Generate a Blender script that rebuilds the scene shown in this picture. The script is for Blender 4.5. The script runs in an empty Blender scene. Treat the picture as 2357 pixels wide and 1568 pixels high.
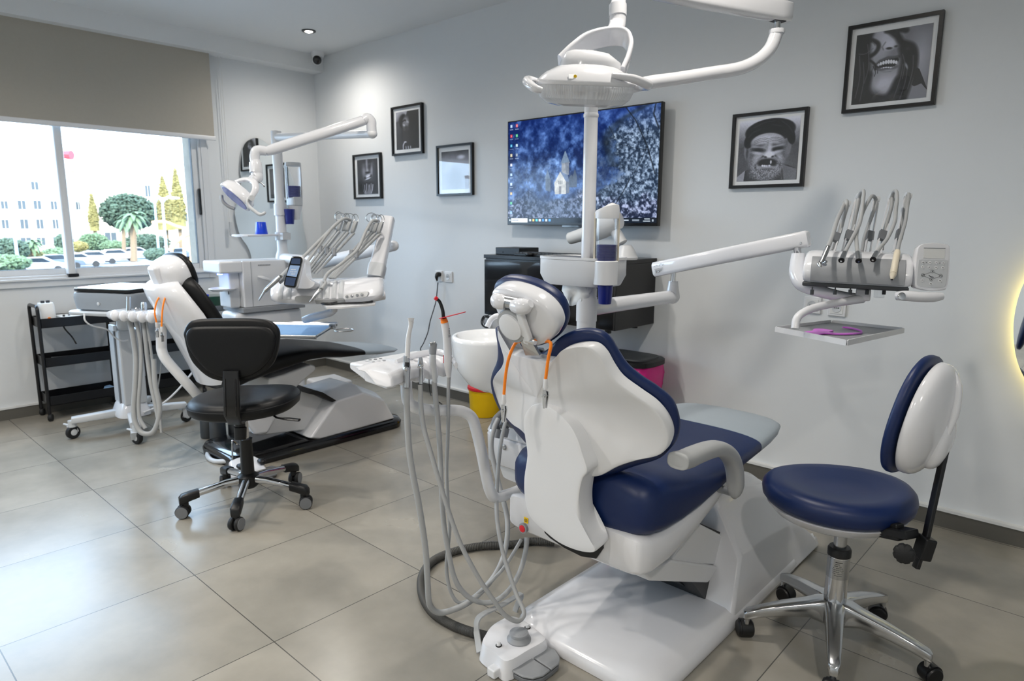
import bpy, bmesh, math, random
import numpy as np
from mathutils import Vector, Matrix, Quaternion
SC = bpy.context.scene
COL = SC.collection
PI = math.pi
random.seed(7)

# ------------------------------------------------------------------ camera
FPX, YAW, PITCH, ROLL, CAMZ = 1550.63, 0.7444, 0.1732, 0.0040, 1.313
def _rot():
    a, b, c = YAW, PITCH, ROLL
    ca, sa, cb, sb, cc, sc = math.cos(a), math.sin(a), math.cos(b), math.sin(b), math.cos(c), math.sin(c)
    Ry = np.array([[ca, 0, sa], [0, 1, 0], [-sa, 0, ca]])
    Rx = np.array([[1, 0, 0], [0, cb, -sb], [0, sb, cb]])
    Rz = np.array([[cc, -sc, 0], [sc, cc, 0], [0, 0, 1]])
    return Rz @ Rx @ Ry
RM = _rot()
RIGHT = Vector((RM[0][0], RM[0][2], -RM[0][1]))
DOWN = Vector((RM[1][0], RM[1][2], -RM[1][1]))
FWD = Vector((RM[2][0], RM[2][2], -RM[2][1]))
CAM = Vector((0, 0, CAMZ))
cam_data = bpy.data.cameras.new('camera')
cam_data.sensor_fit = 'HORIZONTAL'
cam_data.sensor_width = 36.0
cam_data.lens = 36.0 * FPX / 2357.0
cam_data.clip_start = 0.02
cam_data.clip_end = 600
cam_data.dof.use_dof = True
cam_data.dof.focus_distance = 2.0
cam_data.dof.aperture_fstop = 5.6
cam = bpy.data.objects.new('camera', cam_data)
COL.objects.link(cam)
_m = Matrix.Identity(4)
for i in range(3):
    _m[i][0] = RIGHT[i]; _m[i][1] = -DOWN[i]; _m[i][2] = -FWD[i]; _m[i][3] = CAM[i]
cam.matrix_world = _m
SC.camera = cam

# ------------------------------------------------------------------ world, sun, lamps, exposure
world = bpy.data.worlds.new('sky')
SC.world = world
world.use_nodes = True
_nt = world.node_tree
_bg = _nt.nodes['Background']
_sky = _nt.nodes.new('ShaderNodeTexSky')
_sky.sky_type = 'HOSEK_WILKIE'
_sky.sun_direction = Vector((0.55, -0.35, 0.42)).normalized()
_sky.turbidity = 4.0
_mx = _nt.nodes.new('ShaderNodeMix'); _mx.data_type = 'RGBA'
_mx.inputs[0].default_value = 0.62
_nt.links.new(_sky.outputs[0], _mx.inputs[6])
_mx.inputs[7].default_value = (0.57, 0.77, 1.0, 1)
_nt.links.new(_mx.outputs[2], _bg.inputs[0])
_bg.inputs[1].default_value = 9.5

sun = bpy.data.lights.new('sun', 'SUN')
sun.energy = 7.0; sun.angle = 0.02; sun.color = (1.0, 0.88, 0.70)
sun_o = bpy.data.objects.new('sun', sun); COL.objects.link(sun_o)
sun_o.rotation_euler = Vector((0.60, -0.30, 0.50)).to_track_quat('Z', 'Y').to_euler()

CEIL = 2.70
LAMP_SPOTS = [(-4.68, 2.86), (-2.45, 1.90), (-0.95, 1.75), (-3.9, 0.7), (-2.75, -0.2), (0.75, -0.2),
              (-3.0, -1.1), (-0.8, -1.1)]
for (lx, ly) in LAMP_SPOTS:
    ld = bpy.data.lights.new('downlight_lamp', 'SPOT')
    ld.energy = 30 if (lx, ly) == LAMP_SPOTS[0] else (64 if ly < 0 else 38); ld.spot_size = math.radians(165); ld.spot_blend = 1.0
    ld.shadow_soft_size = 0.045; ld.color = (1.0, 0.94, 0.86)
    lo = bpy.data.objects.new('downlight_lamp', ld); COL.objects.link(lo)
    lo.location = (lx, ly, CEIL - 0.03)
# window portal: tells the renderer where the daylight enters
pd = bpy.data.lights.new('window_portal', 'AREA')
pd.shape = 'RECTANGLE'; pd.size = 1.2; pd.size_y = 3.95
pd.cycles.is_portal = True
po = bpy.data.objects.new('window_portal', pd); COL.objects.link(po)
po.location = (-5.80, 0.36, 1.50); po.rotation_euler = (0, -PI / 2, 0)   # at the outer wall face

SC.view_settings.view_transform = 'Standard'
SC.view_settings.look = 'None'
SC.view_settings.gamma = 1.0
SC.view_settings.use_curve_mapping = False
SC.view_settings.exposure = 0.80
SC.cycles.use_denoising = True
SC.cycles.max_bounces = 10
SC.cycles.diffuse_bounces = 5
SC.cycles.glossy_bounces = 5
SC.cycles.transmission_bounces = 8
SC.cycles.transparent_max_bounces = 12
SC.cycles.caustics_reflective = False
SC.cycles.caustics_refractive = False
SC.cycles.sample_clamp_indirect = 3.0
SC.cycles.blur_glossy = 1.0

# ------------------------------------------------------------------ pixel -> point on a real plane
def ray(px, py):
    return RIGHT * ((px - 1178.5) / FPX) + DOWN * ((py - 784.0) / FPX) + FWD
def W(px, py, X=None, Y=None, Z=None, D=None):
    d = ray(px, py)
    if D is not None: t = D
    elif X is not None: t = (X - CAM.x) / d.x
    elif Y is not None: t = (Y - CAM.y) / d.y
    else: t = (Z - CAM.z) / d.z
    return CAM + d * t
def WP(px, py, p0, n):
    d = ray(px, py); n = Vector(n); return CAM + d * ((Vector(p0) - CAM).dot(n) / d.dot(n))
def PX(P):
    q = Vector(P) - CAM; z = q.dot(FWD)
    return (1178.5 + FPX * q.dot(RIGHT) / z, 784 + FPX * q.dot(DOWN) / z)

# ------------------------------------------------------------------ materials
def lin(c):
    return tuple((x / 12.92 if x <= 0.04045 else ((x + 0.055) / 1.055) ** 2.4) for x in c)
def hexc(h):
    return lin(tuple(int(h[i:i + 2], 16) / 255 for i in (0, 2, 4)))
MATS = {}
def mat(name, col, rough=0.4, metal=0.0, coat=0.0, spec=0.5, var=0.03, scale=30.0, bump=0.0, bscale=400.0,
        emit=None, estr=0.0, trans=0.0, ior=1.45, alpha=1.0, sheen=0.0, sss=0.0):
    """a Principled surface whose colour and gloss vary slightly with procedural noise"""
    m = bpy.data.materials.new(name); m.use_nodes = True
    nt = m.node_tree; b = nt.nodes['Principled BSDF']
    if isinstance(col, str): col = hexc(col)
    tc = nt.nodes.new('ShaderNodeTexCoord')
    nz = nt.nodes.new('ShaderNodeTexNoise'); nz.inputs['Scale'].default_value = scale; nz.inputs['Detail'].default_value = 3
    nt.links.new(tc.outputs['Object'], nz.inputs['Vector'])
    mx = nt.nodes.new('ShaderNodeMix'); mx.data_type = 'RGBA'
    mx.inputs[6].default_value = (*[x * (1 - var) for x in col], 1)
    mx.inputs[7].default_value = (*[min(1, x * (1 + var)) for x in col], 1)
    nt.links.new(nz.outputs['Fac'], mx.inputs[0])
    nt.links.new(mx.outputs[2], b.inputs['Base Color'])
    b.inputs['Roughness'].default_value = rough
    b.inputs['Metallic'].default_value = metal
    b.inputs['Specular IOR Level'].default_value = spec
    b.inputs['Coat Weight'].default_value = coat
    b.inputs['Coat Roughness'].default_value = 0.04
    b.inputs['IOR'].default_value = ior
    b.inputs['Transmission Weight'].default_value = trans
    b.inputs['Alpha'].default_value = alpha
    b.inputs['Sheen Weight'].default_value = sheen
    if emit is not None:
        b.inputs['Emission Color'].default_value = (*(hexc(emit) if isinstance(emit, str) else emit), 1)
        b.inputs['Emission Strength'].default_value = estr
    if bump > 0:
        n2 = nt.nodes.new('ShaderNodeTexNoise'); n2.inputs['Scale'].default_value = bscale; n2.inputs['Detail'].default_value = 2
        nt.links.new(tc.outputs['Object'], n2.inputs['Vector'])
        bp = nt.nodes.new('ShaderNodeBump'); bp.inputs['Strength'].default_value = bump; bp.inputs['Distance'].default_value = 0.001
        nt.links.new(n2.outputs['Fac'], bp.inputs['Height']); nt.links.new(bp.outputs[0], b.inputs['Normal'])
    MATS[name] = m
    return m
M = {}
def defmat(key, *a, **k): M[key] = mat(key, *a, **k)
defmat('wall_paint', 'd7dadc', rough=0.75, bump=0.05, bscale=220, var=0.01)
defmat('ceiling_paint', 'dfe1e2', rough=0.85, var=0.01)
defmat('gloss_white', 'dedfe3', rough=0.16, coat=0.5, var=0.005)
defmat('satin_white', 'dcdddf', rough=0.34, var=0.005)
defmat('matte_white', 'd9dad9', rough=0.55, var=0.01)
defmat('pale_grey_plastic', 'c3c6c9', rough=0.38, var=0.01)
defmat('grey_plastic', '8f9296', rough=0.42, var=0.02)
defmat('mid_grey', '6f7276', rough=0.45, var=0.02)
defmat('dark_grey', '3d4043', rough=0.5, var=0.03)
defmat('silicone_grey', 'a3a5a6', rough=0.45, var=0.02)
defmat('arm_grey', 'a5a7a8', rough=0.42, var=0.02)
defmat('leather_blue', '0e2350', rough=0.40, bump=0.10, bscale=900, var=0.04, scale=8)
defmat('leather_black', '0d0e10', rough=0.42, spec=0.32, bump=0.12, bscale=900, var=0.05, scale=8)
defmat('vinyl_grey', '9aa5ae', rough=0.34, var=0.03, scale=12)
defmat('black_plastic', '111214', rough=0.38, var=0.05)
defmat('black_gloss', '0a0a0c', rough=0.10, coat=0.4, var=0.02)
defmat('black_satin', '131315', rough=0.28, var=0.04)
defmat('black_rubber', '17181a', rough=0.6, var=0.05)
defmat('chrome', 'd8d9db', rough=0.09, metal=1.0, var=0.01)
defmat('steel', 'b9bbbd', rough=0.25, metal=1.0, var=0.03)
defmat('alu', 'c5c7c9', rough=0.18, metal=1.0, var=0.03, scale=12)
defmat('alu_paint', 'd5d7d9', rough=0.35, metal=0.0, var=0.01)
defmat('hose_dark', '4a4a48', rough=0.55, var=0.04)
defmat('orange_cord', 'ff8a1c', rough=0.4, var=0.02)
defmat('yellow_plastic', 'f0c400', rough=0.4, var=0.02)
defmat('red_plastic', 'd0202e', rough=0.35, var=0.03)
defmat('pink_film', 'd81b86', rough=0.25, var=0.15, scale=9)
defmat('magenta_plastic', 'c960d0', rough=0.35, var=0.03)
defmat('cup_blue', '1a2678', rough=0.3, var=0.03)
defmat('cup_bright', '1846d8', rough=0.3, var=0.03)
defmat('cream_plastic', 'd9cfba', rough=0.4, var=0.02)
defmat('napkin_blue', '8fb6de', rough=0.8, var=0.05, scale=40)
defmat('tissue', 'eef0f0', rough=0.9, var=0.02)
defmat('blind_fabric', 'aaa59a', rough=0.9, bump=0.25, bscale=1400, var=0.03, scale=60)
defmat('frame_black', '0e0e0f', rough=0.35, var=0.05)
defmat('mat_board', 'f4f6f8', rough=0.8, var=0.01)
defmat('grey_metal_box', '8d9399', rough=0.45, var=0.03)
defmat('mirror_glass', 'e8ecec', rough=0.015, metal=1.0, var=0.002)
defmat('green_lid', '0d3b2c', rough=0.12, coat=0.4, var=0.05)
defmat('dark_line', '2a2b2d', rough=0.5, var=0.02)
defmat('ceramic', 'eceef0', rough=0.1, coat=0.6, var=0.005)

def thin_glass(key, tint=(1, 1, 1), ior=1.45, rough=0.0, body=0.0, body_col=(0.9, 0.92, 0.94)):
    """thin clear sheet: straight-through light plus a mirror reflection that grows towards grazing angles"""
    m = bpy.data.materials.new(key); m.use_nodes = True
    nt = m.node_tree; nt.nodes.clear(); N = nt.nodes.new; L = nt.links.new
    out = N('ShaderNodeOutputMaterial'); f0 = ((ior - 1) / (ior + 1)) ** 2
    geo = N('ShaderNodeNewGeometry'); dt = N('ShaderNodeVectorMath'); dt.operation = 'DOT_PRODUCT'
    L(geo.outputs['Normal'], dt.inputs[0]); L(geo.outputs['Incoming'], dt.inputs[1])
    def mth(op, a, b=None):
        n = N('ShaderNodeMath'); n.operation = op
        for i, x in enumerate((a, b)):
            if x is None: continue
            if isinstance(x, (int, float)): n.inputs[i].default_value = x
            else: L(x, n.inputs[i])
        return n.outputs[0]
    fac = mth('ADD', mth('MULTIPLY', mth('POWER', mth('SUBTRACT', 1.0, mth('ABSOLUTE', dt.outputs['Value'])), 5.0), 1 - f0), f0)
    tr = N('ShaderNodeBsdfTransparent'); gl = N('ShaderNodeBsdfGlossy'); gl.inputs['Roughness'].default_value = rough
    nz = N('ShaderNodeTexNoise'); nz.inputs['Scale'].default_value = 6
    mc = N('ShaderNodeMix'); mc.data_type = 'RGBA'; L(nz.outputs['Fac'], mc.inputs[0])
    mc.inputs[6].default_value = (*[c * 0.985 for c in tint], 1); mc.inputs[7].default_value = (*tint, 1)
    L(mc.outputs[2], tr.inputs[0])
    base = tr.outputs[0]
    if body:
        df = N('ShaderNodeBsdfDiffuse'); df.inputs[0].default_value = (*body_col, 1)
        m2 = N('ShaderNodeMixShader'); m2.inputs[0].default_value = body; L(tr.outputs[0], m2.inputs[1]); L(df.outputs[0], m2.inputs[2]); base = m2.outputs[0]
    ms = N('ShaderNodeMixShader'); L(fac, ms.inputs[0]); L(base, ms.inputs[1]); L(gl.outputs[0], ms.inputs[2])
    L(ms.outputs[0], out.inputs[0]); M[key] = m
thin_glass('window_glass', (0.97, 0.99, 1.0), ior=1.3)
thin_glass('picture_glass', (1, 1, 1), ior=1.5)
thin_glass('clear_plastic', (0.95, 0.96, 0.97), ior=1.5, body=0.04)
def tile_material():
    m = bpy.data.materials.new('floor_tiles'); m.use_nodes = True
    nt = m.node_tree; b = nt.nodes['Principled BSDF']; N = nt.nodes.new; L = nt.links.new
    g = N('ShaderNodeNewGeometry')
    sep = N('ShaderNodeSeparateXYZ'); L(g.outputs['Position'], sep.inputs[0])
    def mth(op, a, bv=None):
        n = N('ShaderNodeMath'); n.operation = op
        for i, x in enumerate((a, bv)):
            if x is None: continue
            if isinstance(x, (int, float)): n.inputs[i].default_value = x
            else: L(x, n.inputs[i])
        return n.outputs[0]
    T = 0.60
    def line(o, off):
        u = mth('DIVIDE', mth('SUBTRACT', o, off), T)
        f = mth('ABSOLUTE', mth('SUBTRACT', mth('FRACT', u), 0.5))
        return mth('GREATER_THAN', f, 0.5 - 0.0017 / T), mth('FLOOR', u)
    lx, ix = line(sep.outputs['X'], -1.866)
    ly, iy = line(sep.outputs['Y'], 0.918)
    grout = mth('MAXIMUM', lx, ly)
    comb = N('ShaderNodeCombineXYZ'); L(ix, comb.inputs[0]); L(iy, comb.inputs[1])
    wn = N('ShaderNodeTexWhiteNoise'); L(comb.outputs[0], wn.inputs['Vector'])
    off = N('ShaderNodeVectorMath'); off.operation = 'MULTIPLY_ADD'
    L(wn.outputs['Color'], off.inputs[0]); off.inputs[1].default_value = (9, 9, 9); L(g.outputs['Position'], off.inputs[2])
    nz = N('ShaderNodeTexNoise'); nz.inputs['Scale'].default_value = 3.2; nz.inputs['Detail'].default_value = 7; nz.inputs['Roughness'].default_value = 0.55
    L(off.outputs[0], nz.inputs['Vector'])
    cr = N('ShaderNodeValToRGB')
    cr.color_ramp.elements[0].position = 0.32; cr.color_ramp.elements[0].color = (*hexc('89857c'), 1)
    cr.color_ramp.elements[1].position = 0.68; cr.color_ramp.elements[1].color = (*hexc('9e998e'), 1)
    L(nz.outputs['Fac'], cr.inputs[0])
    mx = N('ShaderNodeMix'); mx.data_type = 'RGBA'
    L(grout, mx.inputs[0]); L(cr.outputs[0], mx.inputs[6]); mx.inputs[7].default_value = (*hexc('4f4d48'), 1)
    L(mx.outputs[2], b.inputs['Base Color'])
    rr = N('ShaderNodeMapRange'); L(nz.outputs['Fac'], rr.inputs[0])
    rr.inputs[3].default_value = 0.20; rr.inputs[4].default_value = 0.31
    L(rr.outputs[0], b.inputs['Roughness'])
    bp = N('ShaderNodeBump'); bp.inputs['Strength'].default_value = 0.35; bp.inputs['Distance'].default_value = 0.002; bp.invert = True
    L(grout, bp.inputs['Height']); L(bp.outputs[0], b.inputs['Normal'])
    return m
M['floor'] = tile_material()
def skirting_material():
    m = mat('skirting_tile', '5f5d57', rough=0.45, var=0.12, scale=5)
    return m
M['skirting'] = skirting_material()

# ------------------------------------------------------------------ mesh builder
def V(*a): return Vector(a if len(a) > 1 else a[0])
def catmull(pts, sub=8, closed=False):
    pts = [Vector(p) for p in pts]
    n = len(pts); out = []
    if n < 3: return pts
    rng = range(n) if closed else range(n - 1)
    for i in rng:
        p1, p2 = pts[i], pts[(i + 1) % n]
        p0 = pts[(i - 1) % n] if (closed or i > 0) else p1 * 2 - p2
        p3 = pts[(i + 2) % n] if (closed or i < n - 2) else p2 * 2 - p1
        for k in range(sub):
            t = k / sub
            out.append(0.5 * ((2 * p1) + (p2 - p0) * t + (2 * p0 - 5 * p1 + 4 * p2 - p3) * t * t + (3 * p1 - p0 - 3 * p2 + p3) * t ** 3))
    if not closed: out.append(pts[-1])
    return out
def lerp_list(vals, n):
    """resample a list of numbers to n values"""
    m = len(vals)
    r = []
    for i in range(n):
        x = i / (n - 1) * (m - 1); k = min(int(x), m - 2); r.append(vals[k] + (vals[k + 1] - vals[k]) * (x - k))
    return r
def basis(d, up=(0, 0, 1)):
    d = Vector(d).normalized(); up = Vector(up)
    if abs(d.dot(up)) > 0.98: up = Vector((1, 0, 0))
    x = up.cross(d).normalized(); y = d.cross(x).normalized()
    return x, y
def se(a, n):
    c, s = math.cos(a), math.sin(a)
    return (math.copysign(abs(c) ** (2 / n), c), math.copysign(abs(s) ** (2 / n), s))

class MB:
    def __init__(self): self.v = []; self.f = []
    def add(self, vs, fs):
        o = len(self.v); self.v += [Vector(x) for x in vs]; self.f += [tuple(o + i for i in f) for f in fs]; return self
    def box(self, c, s, ax=None):
        c = Vector(c); h = [x / 2 for x in s]
        if ax is None: ax = (Vector((1, 0, 0)), Vector((0, 1, 0)), Vector((0, 0, 1)))
        vs = [c + ax[0] * (h[0] * i) + ax[1] * (h[1] * j) + ax[2] * (h[2] * k) for k in (-1, 1) for j in (-1, 1) for i in (-1, 1)]
        return self.add(vs, [(0, 2, 3, 1), (4, 5, 7, 6), (0, 1, 5, 4), (2, 6, 7, 3), (0, 4, 6, 2), (1, 3, 7, 5)])
    def bb(self, a, b):
        a, b = Vector(a), Vector(b); return self.box((a + b) / 2, [abs(b[i] - a[i]) for i in range(3)])
    def loft(self, rings, cap=True, closed=False):
        n = len(rings[0]); vs = [p for r in rings for p in r]; fs = []
        m = len(rings)
        for i in range(m if closed else m - 1):
            a, b = i * n, ((i + 1) % m) * n
            for j in range(n):
                k = (j + 1) % n; fs.append((a + j, a + k, b + k, b + j))
        if cap and not closed:
            fs.append(tuple(reversed(range(n)))); fs.append(tuple((m - 1) * n + j for j in range(n)))
        return self.add(vs, fs)
    def tube(self, pts, r, n=12, closed=False, flat=None, up=None, cap=True):
        pts = [Vector(p) for p in pts]; m = len(pts)
        rs = lerp_list(list(r), m) if isinstance(r, (list, tuple)) else [r] * m
        tg = []
        for i in range(m):
            if closed: t = pts[(i + 1) % m] - pts[i - 1]
            else: t = pts[min(i + 1, m - 1)] - pts[max(i - 1, 0)]
            tg.append(t.normalized() if t.length > 1e-9 else (tg[-1] if tg else Vector((0, 0, 1))))
        x, y = basis(tg[0], up or (0, 0, 1)); rings = []
        for i in range(m):
            if i:
                if up is None:
                    q = tg[i - 1].rotation_difference(tg[i]); x = q @ x; y = q @ y
                else: x, y = basis(tg[i], up)
            f = flat or 1.0
            rings.append([pts[i] + x * (math.cos(2 * PI * k / n) * rs[i]) + y * (math.sin(2 * PI * k / n) * rs[i] * f) for k in range(n)])
        return self.loft(rings, cap=cap, closed=closed)
    def spline(self, pts, r, n=10, sub=8, **k):
        return self.tube(catmull(pts, sub), r, n, **k)
    def cyl(self, a, b, r, r2=None, n=24):
        return self.tube([a, b], [r, r if r2 is None else r2], n)
    def lathe(self, prof, o=(0, 0, 0), axis=(0, 0, 1), n=32):
        o = Vector(o); ax = Vector(axis).normalized(); x, y = basis(ax)
        rings = [[o + ax * z + (x * math.cos(2 * PI * k / n) + y * math.sin(2 * PI * k / n)) * max(r, 1e-4) for k in range(n)] for r, z in prof]
        return self.loft(rings)
    def prism(self, poly, vec):
        vec = Vector(vec); poly = [Vector(p) for p in poly]; n = len(poly)
        vs = poly + [p + vec for p in poly]
        fs = [tuple(reversed(range(n))), tuple(range(n, 2 * n))] + [(i, (i + 1) % n, n + (i + 1) % n, n + i) for i in range(n)]
        return self.add(vs, fs)
    def pad(self, outline, nrm, h1, h2=0.0, p=2.6, rings=7, c=None, edge=0.0):
        """cushion: outline (closed), domed by h1 along nrm and h2 against it; edge = half height of the straight rim"""
        nrm = Vector(nrm).normalized(); ol = [Vector(q) for q in outline]; n = len(ol)
        c = Vector(c) if c is not None else sum(ol, Vector()) / n
        def cc(t): return [c + (q - c) * t for q in ol]
        R = []
        R_front = []
        for i in range(rings + 1):
            th = PI / 2 * i / rings
            s = max(math.cos(th), 0) ** (2 / p); h = math.sin(th) ** (2 / p)
            R_front.append((max(s, 0.02), h))
        back = [[q - nrm * (h * h2 + edge) for q in cc(s)] for s, h in reversed(R_front)]
        front = [[q + nrm * (h * h1 + edge) for q in cc(s)] for s, h in R_front]
        return self.loft(back + front)
    def ell(self, c, r, nu=20, nv=12, ax=None, pu=2.0, pv=2.0):
        c = Vector(c); ax = ax or (Vector((1, 0, 0)), Vector((0, 1, 0)), Vector((0, 0, 1)))
        rings = []
        for j in range(nv + 1):
            t = -PI / 2 + PI * j / nv; cz, sz = se(t, pv)
            cz = max(abs(cz), 1e-3)
            rg = []
            for k in range(nu):
                a, b = se(2 * PI * k / nu, pu)
                rg.append(c + ax[0] * (r[0] * cz * a) + ax[1] * (r[1] * cz * b) + ax[2] * (r[2] * sz))
            rings.append(rg)
        return self.loft(rings)
    def section(self, c, w, h, n=4.0, segs=24, x=(1, 0, 0), y=(0, 0, 1)):
        x, y, c = Vector(x), Vector(y), Vector(c)
        return [c + x * (w / 2 * se(2 * PI * k / segs, n)[0]) + y * (h / 2 * se(2 * PI * k / segs, n)[1]) for k in range(segs)]
    def build(self, name, m, parent=None, smooth=40, bevel=None, seg=3, subsurf=0, blimit=30):
        me = bpy.data.meshes.new(name)
        me.from_pydata([tuple(v) for v in self.v], [], self.f); me.validate()
        bm = bmesh.new(); bm.from_mesh(me); bmesh.ops.recalc_face_normals(bm, faces=bm.faces); bm.to_mesh(me); bm.free()
        me.materials.append(M[m] if isinstance(m, str) else m)
        if smooth:
            me.polygons.foreach_set('use_smooth', [True] * len(me.polygons))
            if not bevel: me.set_sharp_from_angle(angle=math.radians(smooth))
        o = bpy.data.objects.new(name, me); COL.objects.link(o)
        if bevel:
            b = o.modifiers.new('bevel', 'BEVEL'); b.width = bevel; b.segments = seg; b.limit_method = 'ANGLE'
            b.angle_limit = math.radians(blimit); b.harden_normals = True; b.use_clamp_overlap = True
        if subsurf:
            s = o.modifiers.new('subsurf', 'SUBSURF'); s.levels = subsurf; s.render_levels = subsurf
        if parent is not None:
            o.parent = parent
            o.matrix_parent_inverse = ROOTINV.get(parent.name, Matrix.Identity(4))
        return o
ROOTINV = {}
def thing(name, label, cat, loc=(0, 0, 0), group=None):
    o = bpy.data.objects.new(name, None); COL.objects.link(o); o.empty_display_size = 0.1
    o.location = loc; o['label'] = label; o['category'] = cat
    if group: o['group'] = group
    ROOTINV[o.name] = Matrix.Translation(Vector(loc)).inverted()
    return o
def tag(o, label, cat, group=None, kind=None):
    o['label'] = label; o['category'] = cat
    if group: o['group'] = group
    if kind: o['kind'] = kind
    return o
def struct(o):
    o['kind'] = 'structure'; return o
def plabel(o, s): o['label'] = s; return o
def copy_tree(src, offset, label, rotz=0.0):
    """copy a thing, its parts and their sub-parts"""
    r = src.copy(); COL.objects.link(r); r.location = Vector(src.location) + Vector(offset)
    r.rotation_euler = (0, 0, src.rotation_euler.z + rotz); r['label'] = label
    for ch in list(src.children):
        c = ch.copy(); COL.objects.link(c); c.parent = r
        for g in list(ch.children):
            d = g.copy(); COL.objects.link(d); d.parent = c
    return r
def grid_print(name, parent, tl, tr, bl, img, rough=0.6, emit=0.0):
    """a flat printed sheet: colours of img (rows top to bottom) live on a fine grid of points"""
    h, w, _ = img.shape
    tl, tr, bl = Vector(tl), Vector(tr), Vector(bl)
    u, v = (tr - tl), (bl - tl)
    ii, jj = np.meshgrid(np.arange(w) / (w - 1), np.arange(h) / (h - 1))
    P = np.array(tl)[None, None] + ii[..., None] * np.array(u)[None, None] + jj[..., None] * np.array(v)[None, None]
    idx = np.arange(w * h).reshape(h, w)
    F = np.stack([idx[:-1, :-1], idx[1:, :-1], idx[1:, 1:], idx[:-1, 1:]], -1).reshape(-1, 4)
    me = bpy.data.meshes.new(name)
    me.from_pydata(P.reshape(-1, 3).tolist(), [], F.tolist())
    ca = me.color_attributes.new('print', 'FLOAT_COLOR', 'POINT')
    a = np.clip(img, 0, 1)
    a = np.where(a <= 0.04045, a / 12.92, ((a + 0.055) / 1.055) ** 2.4)
    ca.data.foreach_set('color', np.concatenate([a, np.ones((h, w, 1))], -1).astype(np.float32).ravel())
    m = bpy.data.materials.new(name + '_ink'); m.use_nodes = True
    nt = m.node_tree; b = nt.nodes['Principled BSDF']
    at = nt.nodes.new('ShaderNodeVertexColor'); at.layer_name = 'print'
    nt.links.new(at.outputs[0], b.inputs['Base Color'])
    b.inputs['Roughness'].default_value = rough
    if emit:
        b.inputs['Specular IOR Level'].default_value = 0.2
        b.inputs['Base Color'].default_value = (0.005, 0.005, 0.005, 1)
        for l in list(b.inputs['Base Color'].links): nt.links.remove(l)
        nt.links.new(at.outputs[0], b.inputs['Emission Color']); b.inputs['Emission Strength'].default_value = emit
    me.materials.append(m)
    o = bpy.data.objects.new(name, me); COL.objects.link(o)
    if parent is not None:
        o.parent = parent; o.matrix_parent_inverse = ROOTINV.get(parent.name, Matrix.Identity(4))
    return o
# ------------------------------------------------------------------ the room
WY, WX = 3.355, -5.44           # back wall and window wall (inner faces)
RX, FY = 1.75, -2.6             # right wall and the wall behind the camera
o = MB().bb((WX, FY, -0.08), (RX, WY, 0)).build('floor', 'floor', smooth=0); struct(o)
o = MB().bb((WX - 0.3, FY - 0.2, CEIL), (RX + 0.2, WY + 0.2, CEIL + 0.15)).build('ceiling', 'ceiling_paint', smooth=0); struct(o)
o = MB().bb((WX - 0.3, WY, -0.08), (RX + 0.2, WY + 0.2, CEIL)).build('wall_back', 'wall_paint', smooth=0); struct(o)
o = MB().bb((RX, FY, -0.08), (RX + 0.2, WY, CEIL)).build('wall_right', 'wall_paint', smooth=0); struct(o)
o = MB().bb((WX - 0.3, FY - 0.2, -0.08), (RX + 0.2, FY, CEIL)).build('wall_front', 'wall_paint', smooth=0); struct(o)
OY0, OY1, OZ0, OZ1 = -1.62, 2.325, 0.945, 2.12    # window opening, lengthened out of view to let in more daylight
def wall_with_hole(x0, x1):
    m = MB()
    m.bb((x0, FY, -0.08), (x1, OY0, CEIL)); m.bb((x0, OY1, -0.08), (x1, WY, CEIL))
    m.bb((x0, OY0, -0.08), (x1, OY1, OZ0)); m.bb((x0, OY0, OZ1), (x1, OY1, CEIL))
    return m
o = wall_with_hole(WX - 0.12, WX).build('wall_left', 'wall_paint', smooth=0); struct(o)
defmat('facade_render', '857d71', rough=0.95, bump=0.6, bscale=60, var=0.25, scale=14)
o = wall_with_hole(WX - 0.32, WX - 0.12).build('wall_outer', 'facade_render', smooth=0); struct(o)
o = MB().bb((WX, FY, 2.572), (-5.29, WY, CEIL)).build('trim_1', 'ceiling_paint', smooth=0); struct(o)   # boxed soffit above the window
BH = 0.073
def board(name, a, b):
    o = MB().bb(a, b).build(name, 'skirting', smooth=0); struct(o)
    return o
bb = board('baseboard_back', (WX, WY - 0.024, 0), (RX, WY, BH))
o = MB().bb((WX, WY - 0.030, BH), (RX, WY, BH + 0.012)).build('trim_2', 'matte_white', smooth=0); struct(o)
board('baseboard_left', (WX, FY, 0), (WX + 0.022, WY - 0.024, BH))
o = MB().bb((WX, FY, BH), (WX + 0.027, WY - 0.030, BH + 0.012)).build('trim_3', 'matte_white', smooth=0); struct(o)

# ---- window: aluminium frame, two sliding sashes, two more added out of view for daylight
win = bpy.data.objects.new('window_1', None); COL.objects.link(win); win['kind'] = 'structure'
ROOTINV[win.name] = Matrix.Identity(4)
XI = WX + 0.018
def ring(m, y0, y1, z0, z1, t, x0, x1, tb=None, tt=None):
    tb = tb or t; tt = tt or t
    m.bb((x0, y0, z0), (x1, y0 + t, z1)); m.bb((x0, y1 - t, z0), (x1, y1, z1))
    m.bb((x0, y0 + t, z0), (x1, y1 - t, z0 + tb)); m.bb((x0, y0 + t, z1 - tt), (x1, y1 - t, z1))
m = MB(); ring(m, OY0 - 0.045, OY1 + 0.05, 0.872, OZ1 + 0.05, 0.05, WX, XI, tb=0.055); m.build('window_casing', 'alu_paint', win, smooth=0, bevel=0.004)
m = MB(); ring(m, OY0, OY1, OZ0 - 0.02, OZ1, 0.022, WX - 0.10, XI - 0.004); m.build('window_frame', 'alu_paint', win, smooth=0, bevel=0.003)
m = MB(); m.bb((WX - 0.1, OY0 - 0.05, 0.915), (WX + 0.035, OY1 + 0.055, 0.93)); m.build('window_sill', 'alu_paint', win, smooth=0, bevel=0.004)
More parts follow.
